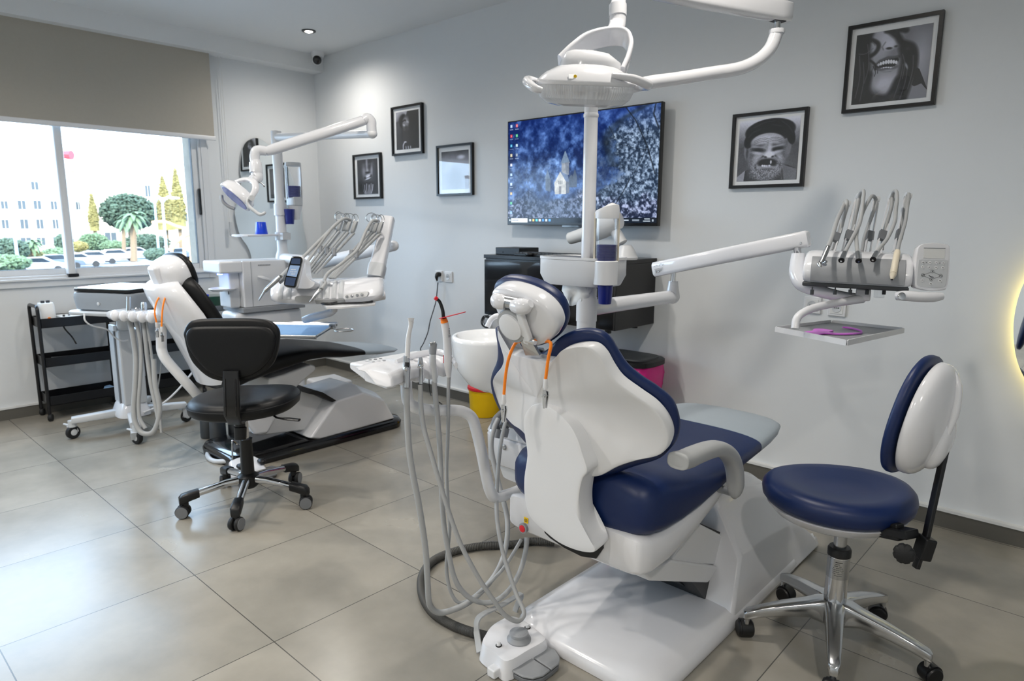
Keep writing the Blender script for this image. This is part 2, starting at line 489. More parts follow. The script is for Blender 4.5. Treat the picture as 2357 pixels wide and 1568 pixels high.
for k, (y0, y1, x) in enumerate(((OY0 + 0.02, -.56, WX - 0.012), (-.61, .42, WX - .045), (.37, 1.405, WX - 0.045), (1.35, OY1 - 0.022, WX - 0.012))):
    m = MB(); ring(m, y0, y1, OZ0, OZ1 - 0.02, 0.045, x - 0.022, x + 0.012, tb=0.042, tt=0.03)
    s = m.build('window_sash', 'alu_paint', win, smooth=0, bevel=0.004)
    MB().bb((x - 0.006, y0 + 0.045, OZ0 + 0.042), (x - 0.002, y1 - 0.045, OZ1 - 0.05)).build('window_pane', 'window_glass', s, smooth=0)
    m = MB(); ring(m, y0 + 0.041, y1 - 0.041, OZ0 + 0.038, OZ1 - 0.046, 0.006, x - 0.02, x + 0.009); m.build('window_gasket', 'black_rubber', s, smooth=0)
# rounded meeting stile in the middle and its black foot
m = MB(); m.loft([[Vector((WX + 0.003 + 0.026 * se(2 * PI * k / 20, 3)[0], 1.377 + 0.026 * se(2 * PI * k / 20, 3)[1], z)) for k in range(20)] for z in (OZ0 + 0.005, OZ1 - 0.02)])
m.build('window_stile', 'alu_paint', win)
MB().bb((WX - 0.01, 1.348, OZ0 - 0.012), (WX + 0.04, 1.412, OZ0 + 0.008)).build('window_stile_foot', 'black_plastic', win, smooth=0, bevel=0.003)
MB().bb((WX + 0.0, 2.284, 1.365), (WX + 0.022, 2.30, 1.565)).build('window_handle', 'black_plastic', win, smooth=0, bevel=0.006)
MB().bb((WX + 0.0, 2.287, 0.952), (WX + 0.024, 2.300, 0.975)).build('window_stop', 'black_plastic', win, smooth=0, bevel=0.003)

# ---- roller blind
t = thing('roller_blind', 'grey-beige roller blind half lowered over the window below the boxed soffit', 'blind', (-5.375, 1.2, 2.56))
MB().bb((-5.377, -1.75, 1.963), (-5.374, 2.418, 2.60)).build('fabric', 'blind_fabric', t, smooth=0)
m = MB(); m.loft([MB().section((-5.376, y, 1.948), 0.016, 0.034, 3, 16, (1, 0, 0), (0, 0, 1)) for y in (-1.76, 2.425)]); m.build('bottom_bar', 'satin_white', t)
m = MB(); m.tube([(-5.40, 2.50, 2.57), (-5.40, 2.503, 1.9), (-5.40, 2.505, 1.30)], 0.0022, 6); m.tube([(-5.40, 2.52, 2.57), (-5.40, 2.521, 1.9), (-5.40, 2.519, 1.30)], 0.0022, 6); m.build('pull_chain', 'matte_white', t)
MB().bb((-5.41, 2.500, 1.20), (-5.39, 2.524, 1.31)).build('chain_tensioner', 'pale_grey_plastic', t, bevel=0.004)

# ---- ceiling fixtures
t = thing('downlight', 'small round recessed ceiling downlight with dark ring near the room corner', 'downlight', (-4.68, 2.86, CEIL))
MB().lathe([(0.036, -0.001), (0.05, -0.001), (0.05, -0.007), (0.043, -0.010), (0.036, -0.008)], (-4.68, 2.86, CEIL), n=40).build('trim_ring', 'dark_grey', t)
defmat('lamp_glow', 'ffffff', emit='fff3e0', estr=14.0)
MB().lathe([(0.0, -0.016), (0.014, -0.0145), (0.026, -0.010), (0.033, -0.004), (0.0, -0.002)], (-4.68, 2.86, CEIL), n=40).build('lamp_lens', 'lamp_glow', t)
cx, cy = -5.20, 3.25
t = thing('security_camera', 'white dome security camera with black lens under the ceiling in the corner', 'camera', (cx, cy, CEIL))
MB().lathe([(0.0, 0), (0.052, 0), (0.052, -0.03), (0.046, -0.042), (0.0, -0.042)], (cx, cy, CEIL), n=36).build('mount', 'satin_white', t)
dv = Vector((0.82, -0.50, -0.30)).normalized()
MB().ell((cx + 0.005, cy - 0.01, CEIL - 0.062), (0.042, 0.042, 0.042)).build('ball', 'satin_white', t)
ce = Vector((cx + 0.005, cy - 0.01, CEIL - 0.062)) + dv * 0.014
MB().lathe([(0.0, 0.0), (0.034, 0.0), (0.036, 0.014), (0.033, 0.026), (0.025, 0.033), (0.0, 0.036)], ce, dv).build('lens_cover', 'black_gloss', t)

# ---- wavy mirror on the window wall, next to the corner
mp = [(585, 318), (602, 322), (622, 338), (640, 362), (662, 385), (684, 440), (694, 480), (698, 520), (706, 560), (706, 600), (702, 640), (680, 670), (640, 690), (600, 672), (585, 640), (578, 590), (570, 568), (552, 540), (542, 500), (542, 478), (550, 450), (556, 420), (553, 390), (556, 352), (566, 328)]
wm = [W(x, y, X=WX + 0.02) for x, y in mp]; wm = catmull(wm, 6, closed=True)
t = thing('wavy_mirror', 'tall wavy frameless mirror on the window wall behind the black dental chair', 'mirror', (WX, 2.9, 1.0))
MB().prism(wm, (-0.012, 0, 0)).build('mirror_glass', 'mirror_glass', t, smooth=30)
cc = sum(wm, Vector()) / len(wm)
MB().prism([cc + (p - cc) * 0.86 + Vector((-0.012, 0, 0)) for p in wm], (-0.008, 0, 0)).build('backing', 'dark_grey', t, smooth=30)

# ---- mirror with warm light behind it, cut by the right picture edge
mp = [(2400, 588), (2372, 630), (2353, 660), (2340, 700), (2333, 745), (2334, 790), (2341, 830), (2357, 868), (2395, 930), (2450, 985), (2520, 960), (2570, 860), (2590, 740), (2560, 640), (2480, 575), (2430, 570)]
wm = catmull([W(x, y, Y=WY - 0.045) for x, y in mp], 6, closed=True)
t = thing('backlit_mirror', 'wavy mirror with warm yellow backlight at the right edge of the back wall', 'mirror', (wm[0].x, WY, 1.0))
MB().prism(wm, (0, 0.006, 0)).build('mirror_glass', 'mirror_glass', t, smooth=30)
cc = sum(wm, Vector()) / len(wm)
defmat('warm_led', 'ffffff', emit='ffe37a', estr=5.0)
inner = [cc + (p - cc) * 0.90 for p in wm]
MB().prism([p + Vector((0, 0.006, 0)) for p in inner], (0, 0.038, 0)).build('backing', 'dark_grey', t, smooth=30)
inner2 = [cc + (p - cc) * 0.925 for p in wm]
MB().tube([p + Vector((0, 0.022, 0)) for p in inner2], 0.006, 8, closed=True).build('light_strip', 'warm_led', t)

# ------------------------------------------------------------------ framed prints
def canvas(h, w, v): return np.full((h, w), v, float)
def ell_mask(h, w, cx, cy, rx, ry, rot=0.0, soft=0.15):
    y, x = np.mgrid[0:h, 0:w]; x = x / w - cx; y = y / h - cy
    c, s = math.cos(rot), math.sin(rot); u = (x * c + y * s) / rx; v = (-x * s + y * c) / ry
    d = np.sqrt(u * u + v * v)
    return np.clip((1 + soft - d) / (2 * soft), 0, 1)
def put(im, mk, v): return im * (1 - mk) + v * mk
def curve_mask(h, w, pts, wd, soft=0.5):
    y, x = np.mgrid[0:h, 0:w]; x = x / w; y = y / h
    best = np.full((h, w), 9.0)
    for a, b in zip(pts[:-1], pts[1:]):
        ax, ay = a; bx, by = b; dx, dy = bx - ax, by - ay
        t = np.clip(((x - ax) * dx + (y - ay) * dy) / (dx * dx + dy * dy + 1e-9), 0, 1)
        best = np.minimum(best, np.hypot(x - ax - t * dx, y - ay - t * dy))
    return np.clip(1.5 - best / wd, 0, 1) if soft else (best < wd).astype(float)
def poly_mask(h, w, pts):
    y, x = np.mgrid[0:h, 0:w]; x = (x + .5) / w; y = (y + .5) / h; ins = np.zeros((h, w), bool)
    n = len(pts)
    for i in range(n):
        x1, y1 = pts[i]; x2, y2 = pts[(i + 1) % n]
        c = ((y1 > y) != (y2 > y)); xx = (x2 - x1) * (y - y1) / ((y2 - y1) or 1e-9) + x1
        ins ^= c & (x < xx)
    return ins.astype(float)
def fractal(h, w, seed, base=4, octs=5, gain=0.55):
    rng = np.random.RandomState(seed); out = np.zeros((h, w)); amp = 1; tot = 0; n = base
    for _ in range(octs):
        g = rng.rand(n + 2, int(n * w / h) + 3)
        yy = np.linspace(0, n, h, endpoint=False); xx = np.linspace(0, g.shape[1] - 2, w, endpoint=False)
        yi = yy.astype(int); xi = xx.astype(int); fy = (yy - yi)[:, None]; fx = (xx - xi)[None]
        fy = fy * fy * (3 - 2 * fy); fx = fx * fx * (3 - 2 * fx)
        v = (g[yi][:, xi] * (1 - fy) * (1 - fx) + g[yi + 1][:, xi] * fy * (1 - fx) + g[yi][:, xi + 1] * (1 - fy) * fx + g[yi + 1][:, xi + 1] * fy * fx)
        out += amp * v; tot += amp; amp *= gain; n *= 2
    return out / tot
def mono(im, tint=(0.95, 0.96, 1.03), c=1.35, o=.10):
    im = np.clip((im - o) * c + .045, 0, 1)
    return np.stack([im * t for t in tint], -1)
def pic_woman_dark(h=110, w=82):
    E = lambda *a, **k: ell_mask(h, w, *a, **k)
    im = canvas(h, w, .27)
    im = put(im, E(.52, .30, .30, .44, .05, soft=.25), .34)
    im = put(im, E(.50, .02, .34, .10, soft=.3), .24)
    im = put(im, E(.38, .22, .12, .06, soft=.6), .25); im = put(im, E(.66, .22, .12, .06, soft=.6), .25)
    im = put(im, E(.47, .13, .04, .22, .0, soft=.9), .58); im = put(im, E(.72, .30, .06, .13, .2, soft=.9), .60)
    im = put(im, E(.33, .33, .07, .12, soft=.9), .52); im = put(im, E(.50, .33, .05, .06, soft=.6), .60)
    im = put(im, E(.50, .375, .10, .025, soft=.5), .17)
    im = put(im, E(.52, .50, .17, .085, -.15, soft=.25), .16); im = put(im, E(.52, .445, .15, .028, -.2, soft=.4), .66)
    im = put(im, E(.52, .545, .14, .026, -.2, soft=.4), .72); im = put(im, E(.52, .485, .11, .022, -.2, soft=.4), .90)
    im = put(im, E(.80, .34, .05, .30, -.1, soft=.5), .30)
    im = put(im, E(.50, .80, .34, .17, soft=.25), .22)
    for k, x in enumerate((.25, .34, .44, .56, .66, .74)):
        im = put(im, curve_mask(h, w, [(x, .70 + .03 * (k % 2)), (x - .01 + .06 * (.5 - x), .86), (.5 + (x - .5) * .6, .97)], .016), .62 + .1 * (k % 2))
    im = put(im, E(.12, .80, .18, .16, soft=.6), .12)
    return mono(im)
def pic_man_bowed(h=110, w=82):
    E = lambda *a, **k: ell_mask(h, w, *a, **k)
    im = canvas(h, w, .20)
    im = put(im, poly_mask(h, w, [(0, 0), (.50, 0), (.44, .16), (0, .26)]), .60)
    im = put(im, E(.17, .42, .20, .32, .3, soft=.4), .32); im = put(im, E(.30, .72, .3, .3, soft=.5), .24)
    im = put(im, E(.34, .26, .21, .19, .5, soft=.15), .16)
    im = put(im, E(.42, .30, .14, .17, .35, soft=.3), .46)
    im = put(im, curve_mask(h, w, [(.28, .26), (.40, .22), (.50, .30)], .018), .18)
    im = put(im, E(.36, .36, .06, .025, .4, soft=.5), .68); im = put(im, E(.50, .28, .06, .03, .3, soft=.5), .62)
    im = put(im, E(.46, .44, .10, .06, .3, soft=.4), .26)
    im = put(im, curve_mask(h, w, [(.30, .98), (.30, .88), (.36, .80), (.43, .80)], .018), .74)
    for x in (.42, .52, .62): im = put(im, curve_mask(h, w, [(x, .93), (x + .01, 1.0)], .02), .6)
    return mono(im)
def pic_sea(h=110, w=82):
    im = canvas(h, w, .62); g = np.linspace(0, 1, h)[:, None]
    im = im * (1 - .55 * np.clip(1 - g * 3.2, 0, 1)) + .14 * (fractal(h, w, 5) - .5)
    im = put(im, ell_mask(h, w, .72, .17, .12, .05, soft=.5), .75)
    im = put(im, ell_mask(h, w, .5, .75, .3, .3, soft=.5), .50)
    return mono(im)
def pic_man_beret(h=220, w=205):
    E = lambda *a, **k: ell_mask(h, w, *a, **k)
    C = lambda p, wd=.006: curve_mask(h, w, p, wd)
    f1 = fractal(h, w, 3); f2 = fractal(h, w, 31, base=95, octs=2)
    im = canvas(h, w, .30) + .14 * (f1 - .5)
    g = np.linspace(0, 1, h)[:, None]; im += np.clip(.45 - g, 0, 1) * 1.2
    im = put(im, poly_mask(h, w, [(0, .95), (.16, .82), (.30, .74), (.66, .72), (.80, .74), (1, .83), (1, 1), (0, 1)]), .17)
    im = put(im, poly_mask(h, w, [(.74, .75), (.99, .83), (.99, 1), (.76, 1)]), .40)
    im = put(im, C([(.74, .74), (.78, 1.0)], .012), .15)
    im = put(im, poly_mask(h, w, [(0, .93), (.14, .82), (.12, 1), (0, 1)]), .55)
    im = put(im, E(.155, .50, .055, .145, -.05, soft=.2), .46); im = put(im, E(.16, .54, .022, .085, soft=.5), .16)
    im = put(im, E(.835, .50, .040, .12, .1, soft=.3), .46)
    im = put(im, E(.49, .575, .315, .40, soft=.07), .55)
    im = put(im, E(.24, .60, .07, .22, soft=.9), .36); im = put(im, E(.755, .60, .06, .22, soft=.9), .38)
    im = put(im, E(.46, .32, .23, .075, soft=.6), .74)
    for y in (.30, .325, .352): im = put(im, C([(.27, y + .045), (.36, y + .012), (.45, y + .006), (.50, y + .028), (.56, y + .006), (.65, y + .012), (.73, y + .04)], .005) * .8, .38)
    for x, r_ in ((.335, .2), (.645, -.2)):
        im = put(im, E(x, .435, .105, .022, -r_, soft=.5), .36); im = put(im, E(x, .455, .10, .018, r_, soft=.6), .66)
        im = put(im, E(x + .01, .495, .105, .036, r_ * .6, soft=.45), .12); im = put(im, E(x - .005, .545, .095, .024, r_, soft=.6), .70)
    for k in range(5):
        im = put(im, C([(.235 - .004 * k, .49 + .024 * k), (.20 + .006 * k, .475 + .04 * k)], .004), .30); im = put(im, C([(.755, .49 + .024 * k), (.785, .475 + .04 * k)], .004), .32)
    im = put(im, E(.50, .44, .018, .06, soft=.6), .34)
    im = put(im, E(.525, .49, .038, .11, soft=.6), .72); im = put(im, E(.53, .582, .083, .055, soft=.35), .82)
    im = put(im, E(.47, .617, .026, .016, .3, soft=.5), .14); im = put(im, E(.588, .615, .022, .015, -.3, soft=.5), .16)
    im = put(im, C([(.43, .60), (.36, .645), (.315, .72), (.31, .79)], .014), .26); im = put(im, C([(.63, .60), (.69, .64), (.725, .71), (.715, .78)], .014), .28)
    im = put(im, E(.33, .64, .055, .06, .5, soft=.8), .68); im = put(im, E(.705, .635, .04, .055, -.5, soft=.8), .64)
    im = put(im, E(.505, .655, .15, .025, .03, soft=.6), .42)
    im = put(im, E(.51, .715, .165, .07, .04, soft=.18), .07)
    im = put(im, E(.50, .772, .135, .024, .05, soft=.4), .56)
    for x, y, v in ((.43, .752, .88), (.465, .757, .9), (.545, .757, .82), (.50, .762, .75)): im = put(im, E(x, y, .017, .016, soft=.3), v)
    im = put(im, E(.565, .70, .013, .030, soft=.3), .90)
    st = np.clip((f2 - .46) * 7, 0, 1) * E(.47, .865, .225, .125, soft=.35) * (1 - E(.50, .75, .16, .07, soft=.2))
    im = put(im, E(.47, .875, .22, .115, soft=.35) * (g > .80), .34)
    im = put(im, st * .55, .80)
    st2 = np.clip((f2 - .52) * 7, 0, 1) * np.clip(E(.27, .74, .06, .12, soft=.5) + E(.71, .74, .06, .12, soft=.5), 0, 1); im = put(im, st2 * .45, .72)
    cap = np.clip(E(.515, .20, .41, .195, -.05, soft=.04) + E(.185, .33, .085, .13, .35, soft=.1) + E(.86, .30, .065, .14, -.25, soft=.1), 0, 1) * (1 - E(.49, .385, .285, .155, .0, soft=.06))
    im = put(im, cap, .075)
    for p in ([(.25, .13), (.42, .055), (.60, .045)], [(.70, .06), (.82, .15), (.88, .25)], [(.16, .28), (.24, .20), (.36, .16)], [(.55, .10), (.70, .14)]): im = put(im, C(p, .006) * .5 * cap, .30)
    im = im + .10 * (f2 - .5) * (1 - cap)
    return mono(im, c=1.25, o=.06)
def pic_smile(h=220, w=205):
    E = lambda *a, **k: ell_mask(h, w, *a, **k)
    C = lambda p, wd=.008: curve_mask(h, w, p, wd)
    im = canvas(h, w, .42) + .10 * (fractal(h, w, 8) - .5)
    im = put(im, E(.88, .42, .12, .28, soft=.9), .58)
    im = put(im, poly_mask(h, w, [(.84, .57), (.88, .60), (1, .88), (1, 1), (.80, .80)]), .15)
    im = put(im, poly_mask(h, w, [(.80, .84), (.92, .80), (1, .90), (1, 1), (.78, 1)]), .46)
    im = put(im, E(.10, .55, .36, .72, soft=.12), .12)
    face = E(.44, .38, .25, .50, -.10, soft=.08)
    im = put(im, face, .50)
    im = put(im, E(.40, .12, .13, .16, soft=.7), .66); im = put(im, E(.30, .30, .07, .12, soft=.9), .58)
    im = put(im, E(.42, .73, .19, .115, -.18, soft=.7), .66); im = put(im, E(.30, .55, .05, .14, soft=.9), .52)
    im = put(im, E(.53, .33, .07, .10, soft=.9), .44)
    im = put(im, E(.46, .20, .075, .065, soft=.5), .70); im = put(im, E(.455, .252, .040, .016, .1, soft=.4), .12); im = put(im, E(.545, .238, .024, .014, soft=.5), .22)
    im = put(im, C([(.38, .26), (.36, .22), (.40, .16)], .010) * .6, .36)
    mouth = poly_mask(h, w, [(.285, .478), (.33, .440), (.40, .412), (.47, .398), (.53, .404), (.58, .398), (.605, .425), (.59, .475), (.55, .520), (.48, .540), (.40, .535), (.33, .510)])
    im = put(im, C([(.29, .470), (.35, .415), (.45, .382), (.535, .392), (.60, .385)], .022), .30)
    im = put(im, mouth, .13)
    for k in range(8):
        x = .330 + .034 * k; y = .478 - .040 * math.sin((k + 1.2) / 9.5 * PI); im = put(im, E(x, y, .0165, .031 - .0022 * abs(4.2 - k), -.12, soft=.18) * mouth, .93)
    for k in range(6): im = put(im, E(.375 + .032 * k, .519 - .006 * math.sin(k), .0155, .010, soft=.35), .78)
    im = put(im, C([(.34, .525), (.42, .556), (.50, .560), (.58, .52)], .020), .36); im = put(im, E(.47, .562, .08, .012, soft=.6), .55)
    im = put(im, C([(.27, .49), (.245, .54), (.25, .60)], .010) * .6, .30)
    hair = [([(.44, .0), (.55, .10), (.62, .20), (.75, .27), (.80, .40), (.80, .60), (.75, .80), (.70, 1)], .045), ([(.64, .28), (.68, .45), (.66, .65), (.62, .85), (.60, 1)], .060),
            ([(.73, .34), (.74, .6), (.68, .9)], .04),
            ([(.0, .08), (.18, .09), (.29, .15), (.31, .22), (.27, .29), (.20, .33)], .028), ([(.05, .34), (.20, .38), (.29, .46), (.30, .52)], .016), ([(.10, .2), (.14, .5), (.10, .8)], .09),
            ([(.20, .60), (.19, .80), (.30, 1)], .06), ([(.36, .97), (.52, .93), (.62, .72)], .06), ([(.40, 0), (.56, .015), (.66, .04)], .035), ([(.325, .44), (.33, .58)], .005), ([(.26, .47), (.30, .56), (.29, .62)], .005), ([(.56, .05), (.60, .16), (.74, .25), (.79, .36)], .010)]
    for p, wd in hair: im = put(im, C(catmull([(a_, b_, 0) for a_, b_ in p], 5) and [(q_.x, q_.y) for q_ in catmull([(a_, b_, 0) for a_, b_ in p], 5)], wd) * .94, .11)
    im = put(im, poly_mask(h, w, [(.0, .86), (.25, .86), (.50, .94), (.62, .96), (.60, 1), (0, 1)]), .11)
    for p in ([(.66, .50), (.64, .70), (.58, .95)], [(.72, .55), (.71, .75), (.66, .98)], [(.64, .36), (.68, .50), (.67, .70)], [(.78, .40), (.79, .60), (.75, .85)], [(.06, .3), (.09, .6), (.05, .9)], [(.16, .15), (.20, .45), (.16, .7)], [(.24, .22), (.14, .28), (.05, .27)], [(.12, .4), (.15, .65), (.12, .95)], [(.22, .12), (.26, .18)]):
        im = put(im, C([(q_.x, q_.y) for q_ in catmull([(a_, b_, 0) for a_, b_ in p], 5)], .0055) * .7, .36)
    im = put(im, E(.705, .53, .014, .045, -.4, soft=.5), .52)
    return mono(im, c=1.35, o=.07)
def picture(label, x0, x1, z0, z1, img, mx, mt, mb):
    y = WY
    t = thing('picture_frame', label, 'picture', ((x0 + x1) / 2, WY, z0), 'framed portraits on the back wall')
    fw = 0.015
    m = MB()
    for a, b in (((x0, z0), (x1, z0 + fw)), ((x0, z1 - fw), (x1, z1)), ((x0, z0 + fw), (x0 + fw, z1 - fw)), ((x1 - fw, z0 + fw), (x1, z1 - fw))):
        m.bb((a[0], y - 0.024, a[1]), (b[0], y, b[1]))
    m.build('frame', 'frame_black', t, smooth=0)
    MB().bb((x0 + fw, y - 0.010, z0 + fw), (x1 - fw, y - 0.002, z1 - fw)).build('mount_board', 'mat_board', t, smooth=0)
    grid_print('print', t, (x0 + mx, y - 0.0115, z1 - mt), (x1 - mx, y - 0.0115, z1 - mt), (x0 + mx, y - 0.0115, z0 + mb), img)
    MB().bb((x0 + fw, y - 0.0165, z0 + fw), (x1 - fw, y - 0.0145, z1 - fw)).build('glass', 'picture_glass', t, smooth=0)
    return t
picture('black-framed portrait of a woman laughing with open mouth, lowest left of the wall pictures', -4.875, -4.500, 1.500, 1.858, pic_woman_dark(), .048, .042, .038)
picture('black-framed dark portrait of a man with bowed head, upper of the left picture group', -4.345, -3.980, 1.818, 2.178, pic_man_bowed(), .048, .042, .042)
picture('black-framed picture whose glass mirrors the bright window, nearest to the television', -3.826, -3.452, 1.502, 1.857, pic_sea(), .045, .045, .045)
picture('black-framed portrait of an old man laughing in a dark beret, right of the television', -1.573, -1.205, 1.488, 1.850, pic_man_beret(), .035, .034, .034)
picture('black-framed picture of a smiling mouth under windblown hair, highest at right', -1.058, -0.695, 1.803, 2.172, pic_smile(), .035, .042, .034)

# ------------------------------------------------------------------ television
def tv_image(h=270, w=470):
    yy, xx = np.mgrid[0:h, 0:w]; u = xx / w; v = yy / h
    f1 = fractal(h, w, 21, base=14, octs=5, gain=.6); f2 = fractal(h, w, 22, base=40, octs=3, gain=.7); f3 = fractal(h, w, 23, base=7, octs=3)
    im = np.zeros((h, w, 3))
    lum = np.clip((f1 - .34) * 2.3, 0, 1) ** 1.3 * (.45 + .9 * f3)
    lo = np.array([.03, .10, .26]); hi = np.array([.46, .60, .82])
    im[:] = lo + (hi - lo) * lum[..., None]
    top = np.clip(1 - v * 2.4, 0, 1)[..., None]; im = im * (1 - .45 * top) + np.array([.02, .09, .30]) * .55 * top
    # frosted hillside at right
    edge = .92 - .62 * np.clip(v, 0, .45) - .10 * np.sin(v * 9)
    hill = np.clip((u - edge - .04 * (f1 - .5) * 3) * 22, 0, 1) * np.clip((v + .1) * 3, 0, 1)
    fl = np.clip((f2 - .36) * 2.6, 0, 1)
    hc = np.array([.10, .15, .22]) + (np.array([.66, .74, .84]) - np.array([.10, .15, .22])) * (fl * .8)[..., None]
    im = im * (1 - hill[..., None]) + hc * hill[..., None]
    rid = np.exp(-((u - edge) / .035) ** 2) * (v < .5); im = im * (1 - .55 * rid[..., None]) + np.array([.07, .09, .08]) * .55 * rid[..., None]
    # frosted shrubs in the lower part
    lowm = np.clip((v - .74 - .10 * (f3 - .5) * 3) * 10, 0, 1)
    spk = np.clip((f2 - .42) * 3.4, 0, 1)
    lc = np.array([.09, .12, .20]) + (np.array([.70, .74, .86]) - np.array([.09, .12, .20])) * spk[..., None] * .8
    im = im * (1 - lowm[..., None]) + lc * lowm[..., None]
    for (cx, cy, rx, ry, g) in ((.13, .62, .11, .20, .5), (.30, .50, .07, .13, .55), (.62, .45, .05, .16, .45), (.70, .58, .10, .14, .40), (.44, .86, .14, .10, .45), (.22, .84, .12, .10, .35)):
        mk = ell_mask(h, w, cx, cy, rx, ry, soft=.5) * np.clip((f2 - .3) * 2.2, 0, 1)
        im = im * (1 - .75 * mk[..., None]) + np.array([.42, .52, .68]) * g * 1.5 * .75 * mk[..., None]
    def P(pts, c):
        nonlocal im
        pts = [((x - .33) * .80 + .385, (y - .6) * .84 + .60) for x, y in pts]
        mk = poly_mask(h, w, pts)[..., None] * .93; im = im * (1 - mk) + np.array(c) * (.82 + .36 * f2[..., None]) * mk
    # a plain stone chapel with a pointed tower among the trees
    P([(.205, .56), (.205, .70), (.25, .72), (.25, .57)], (.30, .34, .40)); P([(.197, .57), (.222, .47), (.247, .57)], (.36, .42, .50))
    P([(.345, .52), (.345, .40), (.41, .40), (.41, .54)], (.52, .54, .56)); P([(.337, .41), (.375, .27), (.418, .41)], (.40, .47, .55))
    P([(.375, .40), (.41, .40), (.41, .54), (.385, .52)], (.38, .41, .46))
    P([(.285, .62), (.335, .50), (.385, .61), (.385, .75), (.29, .75)], (.68, .68, .66)); P([(.335, .495), (.40, .54), (.415, .62), (.388, .62)], (.36, .42, .52))
    P([(.385, .61), (.415, .62), (.415, .74), (.385, .75)], (.34, .36, .40)); P([(.325, .66), (.345, .66), (.345, .75), (.325, .75)], (.40, .40, .42))
    for x in (.322, .335, .348): P([(x, .60), (x + .006, .60), (x + .006, .64), (x, .64)], (.25, .27, .30))
    for x, y, c in ((.41, .56, 0), (.44, .50, 0)): P([(x, .57), (x + .02, y - .02), (x + .04, .57), (x + .04, .68), (x, .68)], (.26, .30, .36))
    # dark bare branches
    for p, wd in (([(.80, .0), (.86, .12), (.93, .34), (.98, .58)], .0035), ([(.97, .0), (.96, .08), (.99, .2)], .004), ([(.76, .30), (.88, .36), (.96, .38)], .002), ([(.84, .60), (.80, .72), (.74, .86)], .003), ([(.93, .34), (.90, .46), (.86, .56)], .002), ([(.70, .14), (.74, .25)], .002)):
        mk = curve_mask(h, w, p, wd)[..., None]; im = im * (1 - .8 * mk) + np.array([.06, .08, .11]) * .8 * mk
    # desktop icons
    def R(x0, y0, x1, y1, c, a=1.0):
        nonlocal im
        i0, i1, j0, j1 = int(y0 * h), max(int(y1 * h), int(y0 * h) + 1), int(x0 * w), max(int(x1 * w), int(x0 * w) + 1)
        im[i0:i1, j0:j1] = im[i0:i1, j0:j1] * (1 - a) + np.array(c) * a
    cols = [[(.7, .8, .9), (.85, .15, .15), (.2, .65, .8), (.85, .8, .6), (.9, .9, .95), (.7, .85, 1.), (.8, .9, 1.), (.9, .7, .3), (.2, .75, .4), (.5, .7, .9)], [(.9, .35, .3), (.3, .75, .45), (.75, .85, .85), (.5, .55, .6)]]
    for cidx, cl in enumerate(cols):
        for k, c in enumerate(cl):
            x = .016 + .042 * cidx; y = .025 + .095 * k
            R(x + .002, y + .004, x + .017, y + .032, c, .75); R(x + .006, y + .010, x + .013, y + .026, (1, 1, 1), .4); R(x - .003, y + .048, x + .024, y + .054, (.8, .85, .9), .5)
    R(0, .955, 1, 1, (.05, .08, .12), .92)
    R(.012, .97, .020, .985, (.8, .9, 1)); R(.026, .958, .155, .997, (.82, .85, .88))
    R(.034, .973, .085, .981, (.45, .48, .52))
    for k, c in enumerate(((.7, .75, .8), (.9, .75, .4), (.3, .75, .85), (.9, .9, .9), (.25, .55, .95), (.8, .85, .9), (.3, .6, .95))): R(.168 + .024 * k, .966, .182 + .024 * k, .988, c)
    R(.765, .966, .779, .988, (.95, .72, .2)); R(.787, .973, .84, .981, (.7, .75, .8)); R(.86, .97, .90, .984, (.7, .75, .8), .6); R(.93, .962, .962, .970, (.8, .85, .9), .8); R(.925, .980, .965, .988, (.8, .85, .9), .8); R(.975, .968, .985, .986, (.8, .85, .9), .7)
    return im
x0, x1, z0, z1, yf = -3.056, -1.938, 1.298, 1.948, 3.268
t = thing('television', 'flat wall television showing a frosty blue forest with a small stone church', 'television', ((x0 + x1) / 2, WY, z0))
MB().bb((x0, yf, z0), (x1, yf + 0.03, z1)).build('bezel', 'black_satin', t, smooth=0, bevel=0.003)
MB().bb((x0 + .12, yf + .03, z0 + .06), (x1 - .12, yf + .06, z1 - .2)).build('rear_housing', 'black_plastic', t, smooth=0, bevel=0.008)
MB().bb((-2.75, yf + .06, 1.45), (-2.25, WY - .001, 1.75)).build('wall_bracket', 'black_plastic', t, smooth=0)
so = grid_print('screen', t, (x0 + .008, yf - .0008, z1 - .008), (x1 - .008, yf - .0008, z1 - .008), (x0 + .008, yf - .0008, z0 + .016), tv_image(), rough=0.12, emit=1.0)
MB().bb((-2.60, yf - .001, z0 - .012), (-2.40, yf + .02, z0 + .002)).build('sensor_bar', 'black_gloss', t, smooth=0, bevel=0.002)

# ------------------------------------------------------------------ wall cabinet and what stands on it
t = thing('wall_cabinet', 'wall-hung glossy black cabinet below the television', 'cabinet', (-2.47, WY, 0.745))
MB().bb((-2.952, 2.962, 0.748), (-1.988, WY, 1.098)).build('body', 'black_satin', t, smooth=0, bevel=0.002)
MB().bb((-2.958, 2.950, 1.098), (-1.984, WY, 1.120)).build('top_board', 'black_satin', t, smooth=0, bevel=0.002)
for a, b in ((-2.950, -2.475), (-2.471, -1.990)):
    MB().bb((a, 2.948, 0.752), (b, 2.962, 1.090)).build('door', 'black_gloss', t, smooth=0, bevel=0.002)
for x, y in ((-2.05, 2.99), (-2.05, 3.25), (-2.89, 2.99)):
    MB().cyl((x, y, 0.75), (x, y, 0.728), 0.018).build('foot', 'black_plastic', t)
a, b = W(1153, 586, Z=1.122), W(1232, 588, Z=1.122)
t = thing('network_box', 'flat matte black box at the left end of the wall cabinet top', 'network box', (a.x, a.y, 1.12))
MB().bb((-2.925, 3.02, 1.1201), (-2.725, 3.2, 1.163)).build('housing', 'black_plastic', t, smooth=0, bevel=0.004)
